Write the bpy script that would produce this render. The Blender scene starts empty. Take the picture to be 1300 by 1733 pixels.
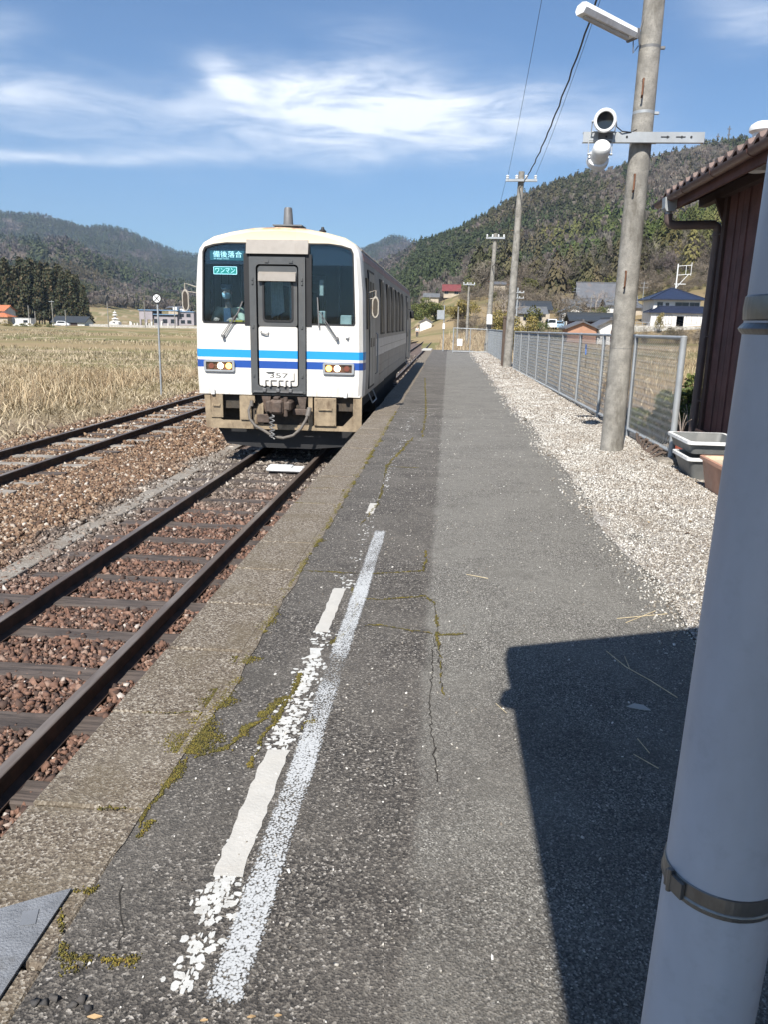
import bpy, math, random
import numpy as np
from math import sin, cos, pi, radians, atan2, hypot, degrees, sqrt
from mathutils import Vector, Matrix
from mathutils.geometry import tessellate_polygon

SC = bpy.context.scene
COL = SC.collection
rnd = random.Random(7)
rng = np.random.default_rng(11)

# ------------------------------------------------------------------ camera
YAW, PITCH, ROLL, EYE, FOC = radians(4.45), radians(13.8), radians(1.2), 1.45, 1300.0
_f = np.array([-sin(YAW)*cos(PITCH), cos(YAW)*cos(PITCH), -sin(PITCH)])
_r0 = np.array([cos(YAW), sin(YAW), 0.0])
_d0 = np.cross(_f, _r0)
_r = cos(ROLL)*_r0 - sin(ROLL)*_d0
_d = sin(ROLL)*_r0 + cos(ROLL)*_d0
CAMP = np.array([0.0, 0.0, EYE])
cam = bpy.data.cameras.new('camera')
camo = bpy.data.objects.new('camera', cam)
COL.objects.link(camo)
cam.sensor_fit = 'VERTICAL'; cam.sensor_height = 24.0; cam.lens = 24.0*FOC/1733.0
cam.clip_start = 0.05; cam.clip_end = 12000
camo.matrix_world = Matrix(((_r[0], -_d[0], -_f[0], 0), (_r[1], -_d[1], -_f[1], 0), (_r[2], -_d[2], -_f[2], EYE), (0, 0, 0, 1)))
SC.camera = camo
SC.view_settings.view_transform = 'Standard'
SC.view_settings.look = 'None'
SC.view_settings.gamma = 1.0
SC.view_settings.exposure = 0.85

# surveying helpers: the real-world point that a spot of the photo shows on a known plane
def ray(x, y): return _f + _r*(x-650.0)/FOC + _d*(y-866.5)/FOC
def onz(x, y, z=0.0):
    v = ray(x, y); return CAMP + v*((z-EYE)/v[2])
def ony(x, y, Y):
    v = ray(x, y); return CAMP + v*(Y/v[1])
def azel(x, y):
    v = ray(x, y); return atan2(v[0], v[1]), v[2]/hypot(v[0], v[1])

# ------------------------------------------------------------------ world and sun
SUN_EL = radians(48.0)
SX, SY = -0.236, -0.972            # horizontal direction towards the sun
world = bpy.data.worlds.new('World'); SC.world = world; world.use_nodes = True

class NT:
    def __init__(s, nt): s.nt = nt; s.n = nt.nodes; s.l = nt.links
    def node(s, t, **k):
        n = s.n.new(t)
        for a, b in k.items(): setattr(n, a, b)
        return n
    def put(s, sock, v):
        if v is None: return
        if isinstance(v, bpy.types.NodeSocket): s.l.new(v, sock)
        elif isinstance(v, (tuple, list)) and len(v) == 3 and sock.type == 'RGBA': sock.default_value = (*v, 1)
        else: sock.default_value = v
    def math(s, op, a, b=None, c=None, clamp=False):
        n = s.node('ShaderNodeMath', operation=op, use_clamp=clamp)
        s.put(n.inputs[0], a); s.put(n.inputs[1], b); s.put(n.inputs[2], c)
        return n.outputs[0]
    def mix(s, f, a, b, bt='MIX'):
        n = s.node('ShaderNodeMix', data_type='RGBA', blend_type=bt, clamp_factor=True)
        s.put(n.inputs[0], f); s.put(n.inputs[6], a); s.put(n.inputs[7], b)
        return n.outputs[2]
    def pos(s): return s.node('ShaderNodeNewGeometry').outputs['Position']
    def obj(s): return s.node('ShaderNodeTexCoord').outputs['Object']
    def island(s): return s.node('ShaderNodeNewGeometry').outputs['Random Per Island']
    def scale(s, v, sc):
        n = s.node('ShaderNodeMapping'); s.put(n.inputs['Vector'], v); n.inputs['Scale'].default_value = sc
        return n.outputs[0]
    def noise(s, sc, det=3, rough=.55, vec=None, dist=0.0):
        n = s.node('ShaderNodeTexNoise'); s.put(n.inputs['Vector'], vec if vec is not None else s.pos())
        n.inputs['Scale'].default_value = sc; n.inputs['Detail'].default_value = det
        n.inputs['Roughness'].default_value = rough; n.inputs['Distortion'].default_value = dist
        return n.outputs[0]
    def vor(s, sc, vec=None, feature='F1', out='Distance'):
        n = s.node('ShaderNodeTexVoronoi', feature=feature); s.put(n.inputs['Vector'], vec if vec is not None else s.pos())
        n.inputs['Scale'].default_value = sc
        return n.outputs[out]
    def ramp(s, f, stops, interp='LINEAR'):
        n = s.node('ShaderNodeValToRGB'); s.put(n.inputs[0], f); cr = n.color_ramp; cr.interpolation = interp
        while len(cr.elements) < len(stops): cr.elements.new(0.5)
        for e, (p, c) in zip(cr.elements, stops):
            e.position = p; e.color = (c, c, c, 1) if isinstance(c, (int, float)) else (*c, 1)
        return n.outputs[0]
    def sep(s, v):
        n = s.node('ShaderNodeSeparateXYZ'); s.put(n.inputs[0], v); return n.outputs
    def comb(s, x, y, z):
        n = s.node('ShaderNodeCombineXYZ'); s.put(n.inputs[0], x); s.put(n.inputs[1], y); s.put(n.inputs[2], z); return n.outputs[0]
    def attr(s, name='Col'): return s.node('ShaderNodeAttribute', attribute_name=name).outputs['Color']
    def ss(s, v, a, b):                     # smooth step
        n = s.node('ShaderNodeMapRange', interpolation_type='SMOOTHSTEP'); s.put(n.inputs[0], v)
        n.inputs[1].default_value = a; n.inputs[2].default_value = b
        return n.outputs[0]

def build_world():
    t = NT(world.node_tree); t.n.clear()
    sky = t.node('ShaderNodeTexSky', sky_type='NISHITA')
    sky.sun_disc = False; sky.sun_elevation = SUN_EL; sky.sun_rotation = atan2(SX, SY)
    sky.altitude = 250; sky.air_density = 1.0; sky.dust_density = 0.35; sky.ozone_density = 2.2
    d = t.node('ShaderNodeTexCoord').outputs['Generated']
    x, y, z = t.sep(d)
    az = t.math('ARCTAN2', x, y); el = t.math('ARCTAN2', z, t.math('SQRT', t.math('ADD', t.math('MULTIPLY', x, x), t.math('MULTIPLY', y, y))))
    total = None
    # wisps of cirrus: centre, length, width given where they stand in the sky
    wisps = [((250, 200), (690, 150), 55, .62), ((420, 165), (860, 215), 42, .9), ((640, 185), (1080, 205), 45, .62), ((345, 98), (420, 175), 22, .8),
             ((-350, 110), (160, 150), 30, .75), ((-200, 200), (420, 195), 30, .28), ((-100, 262), (285, 268), 9, .85), ((150, 255), (700, 262), 14, .36),
             ((1180, 20), (1480, 40), 30, .42), ((-150, 40), (60, 45), 18, .3), ((560, 60), (700, 70), 25, .12), ((820, 245), (1300, 250), 22, .22)]
    for (p, q, w, amp) in wisps:
        a0, e0 = azel(*p); a1, e1 = azel(*q); e0 = math.atan(e0); e1 = math.atan(e1)
        cx, cy = (a0+a1)/2, (e0+e1)/2; L = hypot(a1-a0, e1-e0)/2; an = atan2(e1-e0, a1-a0); W = w/FOC
        dx = t.math('SUBTRACT', az, cx); dy = t.math('SUBTRACT', el, cy)
        u = t.math('ADD', t.math('MULTIPLY', dx, cos(an)/L), t.math('MULTIPLY', dy, sin(an)/L))
        v = t.math('ADD', t.math('MULTIPLY', dx, -sin(an)/W), t.math('MULTIPLY', dy, cos(an)/W))
        vec = t.comb(az, t.math('MULTIPLY', el, 3.2), t.math('ADD', cx, 0.0))
        wob = t.math('MULTIPLY', t.math('SUBTRACT', t.noise(5.5, 5, .6, vec=vec), .5), 3.2)
        v2 = t.math('ADD', v, wob)
        r = t.math('ADD', t.math('POWER', t.math('ABSOLUTE', u), 2.6), t.math('MULTIPLY', v2, v2))
        g = t.math('MULTIPLY', t.math('EXPONENT', t.math('MULTIPLY', r, -1.1)), amp)
        total = g if total is None else t.math('ADD', total, g)
    vec = t.comb(az, t.math('MULTIPLY', el, 5.0), 3.3)
    fib = t.ss(t.noise(9.0, 8, .62, vec=vec, dist=.5), .25, .72)
    m = t.math('MULTIPLY', total, t.math('ADD', t.math('MULTIPLY', fib, .8), .25), clamp=True)
    m = t.math('MULTIPLY', m, .9)
    lift = t.mix(1.0, sky.outputs[0], (0.74, 1.0, 1.22), 'MULTIPLY')
    cl = t.mix(m, lift, (12.4, 12.9, 13.6))
    bg = t.node('ShaderNodeBackground'); t.put(bg.inputs[0], cl); bg.inputs[1].default_value = 0.060
    out = t.node('ShaderNodeOutputWorld'); t.l.new(bg.outputs[0], out.inputs[0])
build_world()
sl = bpy.data.lights.new('sun', 'SUN'); sl.energy = 5.0; sl.angle = radians(0.53); sl.color = (1.0, 0.955, 0.89)
so = bpy.data.objects.new('sun', sl); COL.objects.link(so)
so.rotation_euler = Vector((SX*cos(SUN_EL), SY*cos(SUN_EL), sin(SUN_EL))).to_track_quat('Z', 'Y').to_euler()
SC.cycles.max_bounces = 6; SC.cycles.diffuse_bounces = 3; SC.cycles.transparent_max_bounces = 24; SC.cycles.volume_bounces = 0
SC.cycles.use_denoising = True

# ------------------------------------------------------------------ object helpers
ORG = {}
def tag(o, label=None, cat=None, group=None, kind=None):
    if label: o['label'] = label
    if cat: o['category'] = cat
    if group: o['group'] = group
    if kind: o['kind'] = kind
    return o
def thing(name, loc, label, cat, group=None):
    o = bpy.data.objects.new(name, None); COL.objects.link(o); o.location = loc
    o.empty_display_size = .2
    ORG[o.name] = Vector(loc); return tag(o, label, cat, group)
def copy_tree(o, parent=None):
    c = o.copy(); COL.objects.link(c); c.parent = parent
    for ch in list(o.children): copy_tree(ch, c)
    return c
def link_mesh(name, me, mats, parent=None, smooth=None):
    o = bpy.data.objects.new(name, me); COL.objects.link(o)
    for m in (mats if isinstance(mats, (list, tuple)) else [mats]): me.materials.append(m)
    if smooth is not None:
        try: me.set_sharp_from_angle(angle=radians(smooth))
        except Exception: pass
    if parent is not None:
        o.parent = parent; ORG[o.name] = ORG[parent.name]
    else: ORG[o.name] = Vector((0, 0, 0))
    return o
def basis(d):
    d = Vector(d).normalized(); a = Vector((0, 0, 1)) if abs(d.z) < .9 else Vector((1, 0, 0))
    u = d.cross(a).normalized(); return u, d.cross(u).normalized()
class MB:
    def __init__(s): s.v = []; s.f = []; s.m = []; s.cur = 0
    def add(s, vs, fs):
        b = len(s.v); s.v += [tuple(v) for v in vs]
        for f in fs: s.f.append([b+i for i in f]); s.m.append(s.cur)
        return s
    def mat(s, i): s.cur = i; return s
    def box(s, x0, x1, y0, y1, z0, z1, b=0.0):
        if b <= 0:
            return s.add([(x, y, z) for z in (z0, z1) for y in (y0, y1) for x in (x0, x1)],
                         [(0, 2, 3, 1), (4, 5, 7, 6), (0, 1, 5, 4), (2, 6, 7, 3), (0, 4, 6, 2), (1, 3, 7, 5)])
        b = min(b, (x1-x0)/2.01, (y1-y0)/2.01, (z1-z0)/2.01)
        vs = []
        for sx in (0, 1):
            for sy in (0, 1):
                for sz in (0, 1):
                    X = (x1 if sx else x0); Y = (y1 if sy else y0); Z = (z1 if sz else z0)
                    ix = X + (-b if sx else b); iy = Y + (-b if sy else b); iz = Z + (-b if sz else b)
                    vs += [(X, iy, iz), (ix, Y, iz), (ix, iy, Z)]
        I = lambda sx, sy, sz, k: (sx*4+sy*2+sz)*3+k
        fs = []
        for q in (0, 1):
            fs.append([I(q, 0, 0, 0), I(q, 1, 0, 0), I(q, 1, 1, 0), I(q, 0, 1, 0)][::(1 if q else -1)])
            fs.append([I(0, q, 0, 1), I(1, q, 0, 1), I(1, q, 1, 1), I(0, q, 1, 1)][::(-1 if q else 1)])
            fs.append([I(0, 0, q, 2), I(1, 0, q, 2), I(1, 1, q, 2), I(0, 1, q, 2)][::(1 if q else -1)])
        for a in (0, 1):
            for c in (0, 1):
                fs.append([I(0, a, c, 1), I(1, a, c, 1), I(1, a, c, 2), I(0, a, c, 2)])
                fs.append([I(a, 0, c, 0), I(a, 1, c, 0), I(a, 1, c, 2), I(a, 0, c, 2)])
                fs.append([I(a, c, 0, 0), I(a, c, 1, 0), I(a, c, 1, 1), I(a, c, 0, 1)])
        for sx in (0, 1):
            for sy in (0, 1):
                for sz in (0, 1): fs.append([I(sx, sy, sz, 0), I(sx, sy, sz, 1), I(sx, sy, sz, 2)])
        return s.add(vs, fs)
    def obox(s, c, ux, uy, uz, hx, hy, hz):      # oriented box
        c, ux, uy, uz = Vector(c), Vector(ux), Vector(uy), Vector(uz)
        return s.add([c+ux*hx*a+uy*hy*b+uz*hz*d for d in (-1, 1) for b in (-1, 1) for a in (-1, 1)],
                     [(0, 2, 3, 1), (4, 5, 7, 6), (0, 1, 5, 4), (2, 6, 7, 3), (0, 4, 6, 2), (1, 3, 7, 5)])
    def bar(s, p, q, w, h=None):
        p, q = Vector(p), Vector(q); d = (q-p); L = d.length; d.normalize()
        u, v = basis(d)
        return s.obox((p+q)/2, u, d, v, w/2, L/2, (h or w)/2)
    def tube(s, pts, r, n=8, caps=True):
        pts = [Vector(p) for p in pts]; rs = r if isinstance(r, (list, tuple)) else [r]*len(pts)
        b = len(s.v); u = None; vs = []
        for i, p in enumerate(pts):
            d = (pts[min(i+1, len(pts)-1)]-pts[max(i-1, 0)])
            d = d.normalized() if d.length > 1e-9 else Vector((0, 0, 1))
            if u is None: u, w = basis(d)
            else:
                u = (u-d*u.dot(d)); u = u.normalized() if u.length > 1e-6 else basis(d)[0]
                w = d.cross(u)
            vs += [p+(u*cos(2*pi*k/n)+w*sin(2*pi*k/n))*rs[i] for k in range(n)]
        fs = []
        for i in range(len(pts)-1):
            for k in range(n):
                a = i*n+k; c = i*n+(k+1) % n
                fs.append((a, c, c+n, a+n))
        if caps: fs += [tuple(range(n))[::-1], tuple((len(pts)-1)*n+k for k in range(n))]
        return s.add(vs, fs)
    def cyl(s, p, q, r0, r1=None, n=16): return s.tube([p, q], [r0, r0 if r1 is None else r1], n)
    def lathe(s, prof, c=(0, 0, 0), axis=(0, 0, 1), n=20, cap=True):     # prof: (radius, height)
        c = Vector(c); ax = Vector(axis).normalized(); u, w = basis(ax); vs = []
        for (r, h) in prof: vs += [c+ax*h+(u*cos(2*pi*k/n)+w*sin(2*pi*k/n))*r for k in range(n)]
        fs = [(i*n+k, i*n+(k+1) % n, (i+1)*n+(k+1) % n, (i+1)*n+k) for i in range(len(prof)-1) for k in range(n)]
        if cap: fs += [tuple(range(n))[::-1], tuple((len(prof)-1)*n+k for k in range(n))]
        return s.add(vs, fs)
    def prism(s, poly, a, b, plane='xz'):        # poly extruded from a to b along the third axis
        P = {'xz': lambda x, z, t: (x, t, z), 'xy': lambda x, y, t: (x, y, t), 'yz': lambda y, z, t: (t, y, z)}[plane]
        n = len(poly)
        return s.add([P(x, z, a) for x, z in poly]+[P(x, z, b) for x, z in poly],
                     [tuple(range(n)), tuple(range(2*n-1, n-1, -1))]+[(i, i+n, (i+1) % n+n, (i+1) % n) for i in range(n)])
    def plate(s, outer, holes, a, b, plane='xz'):
        P = {'xz': lambda x, z, t: (x, t, z), 'yz': lambda y, z, t: (t, y, z), 'xy': lambda x, y, t: (x, y, t)}[plane]
        loops = [outer]+holes
        tris = tessellate_polygon([[Vector((x, z, 0)) for x, z in l] for l in loops])
        flat = [p for l in loops for p in l]; n = len(flat); fs = []
        for t in tris: fs.append(tuple(t)); fs.append(tuple(i+n for i in reversed(t)))
        o = 0
        for l in loops:
            m = len(l)
            fs += [(o+i, o+(i+1) % m, o+(i+1) % m+n, o+i+n) for i in range(m)]; o += m
        return s.add([P(x, z, a) for x, z in flat]+[P(x, z, b) for x, z in flat], fs)
    def loft(s, A, B, closed=True):
        n = len(A)
        return s.add(list(A)+list(B), [(i, (i+1) % n, (i+1) % n+n, i+n) for i in range(n if closed else n-1)])
    def build(s, name, mats, parent=None, smooth=None):
        o = ORG[parent.name] if parent is not None else Vector((0, 0, 0))
        me = bpy.data.meshes.new(name)
        me.from_pydata([(v[0]-o.x, v[1]-o.y, v[2]-o.z) for v in s.v], [], s.f)
        me.polygons.foreach_set('material_index', s.m)
        me.validate(); 
        import bmesh
        bm = bmesh.new(); bm.from_mesh(me); bmesh.ops.recalc_face_normals(bm, faces=bm.faces); bm.to_mesh(me); bm.free()
        if smooth: me.polygons.foreach_set('use_smooth', [True]*len(me.polygons))
        return link_mesh(name, me, mats, parent, smooth)
def rrect(x0, x1, z0, z1, r=.05, n=4):
    out = []
    for cx, cz, a0 in ((x1-r, z1-r, 0), (x0+r, z1-r, 90), (x0+r, z0+r, 180), (x1-r, z0+r, 270)):
        out += [(cx+r*cos(radians(a0+90*k/n)), cz+r*sin(radians(a0+90*k/n))) for k in range(n+1)]
    return out
def npmesh(name, V, F, mat, col=None, parent=None, smooth=False):
    V = np.asarray(V, np.float32).reshape(-1, 3); F = np.asarray(F, np.int32); k = F.shape[1]
    me = bpy.data.meshes.new(name)
    me.vertices.add(len(V)); me.vertices.foreach_set('co', V.ravel())
    me.loops.add(F.size); me.loops.foreach_set('vertex_index', F.ravel())
    me.polygons.add(len(F)); me.polygons.foreach_set('loop_start', np.arange(0, F.size, k, dtype=np.int32))
    me.polygons.foreach_set('loop_total', np.full(len(F), k, np.int32))
    if smooth: me.polygons.foreach_set('use_smooth', np.ones(len(F), bool))
    me.update(calc_edges=True)
    if col is not None:
        a = me.color_attributes.new('Col', 'FLOAT_COLOR', 'POINT')
        c = np.ones((len(V), 4), np.float32); c[:, :3] = col; a.data.foreach_set('color', c.ravel())
    return link_mesh(name, me, mat, parent)
def text_mesh(name, body, size, mat, parent, cx, y, cz, w=None, h=None, lean=0.0):
    cu = bpy.data.curves.new(name, 'FONT'); cu.body = body; cu.size = 1.0; cu.extrude = 0.0
    o = bpy.data.objects.new(name, cu); COL.objects.link(o)
    bpy.context.view_layer.update()
    me = bpy.data.meshes.new_from_object(o.evaluated_get(bpy.context.evaluated_depsgraph_get()))
    bpy.data.objects.remove(o)
    V = np.array([v.co for v in me.vertices]); lo, hi = V.min(0), V.max(0)
    sx = w/(hi[0]-lo[0]) if w else size; sz = h/(hi[1]-lo[1]) if h else sx
    org = ORG[parent.name] if parent is not None else Vector((0, 0, 0))
    for v in me.vertices:
        v.co = (cx+(v.co.x-(lo[0]+hi[0])/2)*sx-org.x, y-org.y, cz+(v.co.y-(lo[1]+hi[1])/2)*sz-org.z)
    me.name = name
    return link_mesh(name, me, mat, parent)
def vnoise(x, y, s, seed=0):                   # smooth value noise in [-1,1]
    x = np.asarray(x, float)*s+seed*17.13; y = np.asarray(y, float)*s-seed*9.7
    xi, yi = np.floor(x), np.floor(y); fx, fy = x-xi, y-yi
    fx = fx*fx*(3-2*fx); fy = fy*fy*(3-2*fy)
    h = lambda a, b: (np.sin(a*127.1+b*311.7+seed)*43758.5453) % 1.0
    return 2*((h(xi, yi)*(1-fx)+h(xi+1, yi)*fx)*(1-fy)+(h(xi, yi+1)*(1-fx)+h(xi+1, yi+1)*fx)*fy)-1
# ------------------------------------------------------------------ materials
M = {}
def newmat(name):
    m = bpy.data.materials.new(name); m.use_nodes = True
    t = NT(m.node_tree); b = m.node_tree.nodes['Principled BSDF']
    M[name] = m
    return t, b
def bump(t, b, h, st=.3, dist=.01):
    n = t.node('ShaderNodeBump'); n.inputs['Strength'].default_value = st; n.inputs['Distance'].default_value = dist
    t.put(n.inputs['Height'], h); t.l.new(n.outputs[0], b.inputs['Normal'])
def simple(name, col, rough=.6, metal=0.0, var=.12, sc=6.0, dirt=None, dirt_amt=.4, fine=None, bm=0.0, bsc=60, emit=None, spec=None, alpha=None, coords='pos'):
    t, b = newmat(name)
    P = t.pos() if coords == 'pos' else t.obj()
    c = t.mix(t.ss(t.noise(sc, 5, .6, vec=P), .3, .7), tuple(x*(1-var) for x in col), tuple(min(1, x*(1+var)) for x in col))
    if fine: c = t.mix(t.math('MULTIPLY', t.ss(t.noise(sc*12, 3, .7, vec=P), .5, .75), fine), c, tuple(x*.45 for x in col))
    if dirt: c = t.mix(t.math('MULTIPLY', t.ss(t.noise(sc*.7, 6, .65, vec=t.scale(P, (1, 1, .35))), .48, .72), dirt_amt), c, dirt)
    t.put(b.inputs['Base Color'], c)
    r = t.math('ADD', t.math('MULTIPLY', t.noise(sc*3, 4, .6, vec=P), .25), rough-.12); t.put(b.inputs['Roughness'], r)
    b.inputs['Metallic'].default_value = metal
    if spec is not None: b.inputs['Specular IOR Level'].default_value = spec
    if bm: bump(t, b, t.noise(bsc, 4, .6, vec=P), bm, .006)
    if emit: b.inputs['Emission Color'].default_value = (*emit[0], 1); b.inputs['Emission Strength'].default_value = emit[1]
    return M[name]
simple('concrete_pole', (.26, .245, .215), .85, var=.28, sc=7, dirt=(.10, .09, .072), dirt_amt=.85, fine=.8, bm=1.0, bsc=55)
simple('galv', (.36, .38, .39), .5, .35, var=.1, sc=5, dirt=(.3, .29, .27), dirt_amt=.4)
simple('galv_dark', (.16, .16, .16), .6, .3, dirt=(.1, .06, .04))
simple('white_enamel', (.72, .73, .72), .4, sc=9, dirt=(.42, .38, .32), dirt_amt=.35)
simple('white_pvc', (.40, .455, .53), .42, var=.07, sc=3, dirt=(.27, .30, .34), dirt_amt=.65, fine=.16, bm=.10, bsc=26)
simple('black', (.015, .015, .016), .6)
simple('rubber', (.03, .03, .032), .75)
simple('wire_black', (.012, .012, .014), .5)
simple('dark_wood_post', (.09, .065, .05), .85, sc=5, bm=.5)
simple('rust', (.16, .07, .035), .85, var=.3, sc=9, dirt=(.06, .035, .025), bm=.4)
simple('stainless', (.29, .282, .27), .45, .4, var=.08, sc=2, dirt=(.20, .165, .13), dirt_amt=.65)
simple('door_steel', (.33, .33, .32), .4, .4, var=.06, sc=3)
simple('roof_grey', (.30, .28, .25), .75, sc=4, dirt=(.28, .16, .09), dirt_amt=.8)
simple('cornice', (.30, .19, .16), .6, sc=4, dirt=(.2, .12, .08))
simple('dark_grey_paint', (.085, .088, .088), .4, var=.08, sc=6, dirt=(.12, .10, .08), dirt_amt=.3)
simple('taupe_paint', (.24, .215, .185), .5, var=.06, sc=6, dirt=(.15, .12, .09), dirt_amt=.4)
simple('skirt_paint', (.29, .225, .145), .65, var=.22, sc=8, dirt=(.10, .062, .035), dirt_amt=.95, fine=.3, bm=.3)
simple('underframe', (.045, .038, .03), .85, var=.3, sc=10, dirt=(.10, .07, .045), dirt_amt=.6, bm=.5)
simple('coupler_iron', (.10, .075, .06), .7, .3, var=.3, sc=14, dirt=(.14, .08, .05), bm=.4)
simple('hose', (.13, .115, .10), .7, var=.15, sc=20)
simple('cab_wall', (.045, .07, .085), .8, var=.1, sc=3)
simple('cab_dark', (.02, .03, .04), .8)
simple('cab_cream', (.45, .42, .34), .8)
simple('curtain', (.62, .62, .55), .9, sc=20)
simple('bldg_wood', (.105, .050, .047), .78, var=.22, sc=4, dirt=(.055, .032, .032), dirt_amt=.6, bm=.5)
simple('bldg_beam', (.05, .028, .024), .8, sc=5, bm=.4)
simple('gutter', (.10, .05, .043), .4, sc=5, dirt=(.16, .11, .09), dirt_amt=.4)
simple('downpipe', (.115, .085, .080), .45, sc=5, dirt=(.16, .13, .11), dirt_amt=.5)
simple('clay_tile', (.155, .105, .088), .6, var=.2, sc=5, dirt=(.12, .09, .075), dirt_amt=.6, bm=.3)
simple('plaster_white', (.66, .64, .60), .85, var=.06, sc=1.5, dirt=(.42, .39, .34), dirt_amt=.35)
simple('plaster_orange', (.38, .21, .135), .85, sc=1.5, dirt=(.35, .2, .13))
simple('plaster_lilac', (.30, .275, .29), .8, sc=.6)
simple('plaster_tan', (.42, .36, .28), .85, sc=1)
simple('tile_blue', (.020, .027, .052), .35, var=.2, sc=2)
simple('tile_grey', (.12, .125, .13), .5, var=.2, sc=1.5)
simple('tile_orange', (.42, .15, .07), .6, var=.2, sc=1.5)
simple('roof_red', (.16, .04, .04), .6, var=.15, sc=1)
simple('roof_black', (.035, .04, .045), .5)
simple('metal_roof', (.115, .12, .13), .5, .2, sc=1, dirt=(.2, .13, .09))
simple('metal_roof_blue', (.15, .25, .38), .45, .1, sc=1)
simple('win_dark', (.02, .026, .032), .12, var=.05, sc=.5)
simple('stone_wall', (.40, .385, .345), .9, var=.25, sc=2.5, dirt=(.2, .19, .16), dirt_amt=.7, bm=.5, bsc=8)
simple('pagoda_stone', (.55, .53, .49), .85, sc=2)
simple('car_white', (.75, .76, .77), .25, spec=.6)
simple('car_blue', (.25, .38, .5), .25)
simple('planter_grey', (.16, .165, .16), .55, sc=8, dirt=(.28, .27, .25), dirt_amt=.4)
simple('planter_white', (.70, .70, .68), .5, sc=14, dirt=(.4, .38, .34), dirt_amt=.3)
simple('planter_brown', (.42, .225, .155), .55, var=.08, sc=8, dirt=(.5, .38, .3), dirt_amt=.35)
simple('pot_red', (.30, .08, .05), .6)
simple('soil_pale', (.46, .38, .27), .95, sc=20, fine=.4, bm=.6)
simple('paint_white', (.50, .50, .475), .8, var=.12, sc=26, dirt=(.30, .28, .25), dirt_amt=.65, fine=.25, bm=.3, bsc=120)
simple('putty_grey', (.43, .415, .38), .85, var=.06, sc=14, dirt=(.44, .41, .36), dirt_amt=.4, fine=.12, bm=.35, bsc=90)
simple('plate_metal', (.19, .20, .215), .75, .1, var=.18, sc=16, dirt=(.13, .125, .115), dirt_amt=.5, fine=.7, bm=.9, bsc=160)
simple('strap_steel', (.20, .205, .20), .35, .75, sc=30, dirt=(.10, .09, .08), dirt_amt=.5)
simple('crack_dark', (.022, .019, .015), .95)
simple('side_sheen_pale', (.50, .50, .49), .35, .2, var=.08, sc=3, dirt=(.33, .31, .28), dirt_amt=.6)  # pale tone painted for the bright reflection along the railcar side
simple('plate_pale', (.205, .215, .23), .6, .2, sc=10)
simple('bark', (.12, .095, .075), .9, var=.2, sc=4, bm=.4)
simple('bark_pale', (.30, .26, .22), .9, sc=4)
simple('skin', (.50, .33, .25), .6); simple('mask_cloth', (.62, .78, .78), .8); simple('uniform', (.60, .55, .38), .85)
simple('shirt', (.05, .08, .12), .8); simple('hair', (.015, .013, .012), .5); simple('cap_cloth', (.08, .11, .14), .7)
simple('trousers', (.03, .035, .05), .8); simple('jacket_pale', (.55, .58, .62), .8); simple('vest_orange', (.6, .18, .05), .8)
simple('yellow_plate', (.65, .42, .04), .5)
simple('mirror_rim', (.36, .33, .28), .6, sc=20, dirt=(.2, .13, .08), dirt_amt=.7)
simple('sign_white', (.85, .85, .82), .4, var=.02); simple('mirror_glass', (.55, .57, .6), .08, 1.0, var=.02)
simple('leaf_dry', (.42, .28, .14), .8, var=.3, sc=30)
simple('straw', (.52, .43, .27), .8, var=.2, sc=30)
simple('blue_rope', (.05, .12, .33), .6)

def emitter(name, col, st):
    t, b = newmat(name); b.inputs['Base Color'].default_value = (*col, 1)
    b.inputs['Emission Color'].default_value = (*col, 1); b.inputs['Emission Strength'].default_value = st
emitter('lamp_white', (1.0, .93, .72), 3.2); emitter('lamp_amber', (1.0, .52, .12), 2.6)
emitter('green_sign', (.025, .30, .21), .18); emitter('sign_text', (.75, .95, .88), .6); emitter('dest_bg', (.02, .10, .11), .25)

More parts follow.
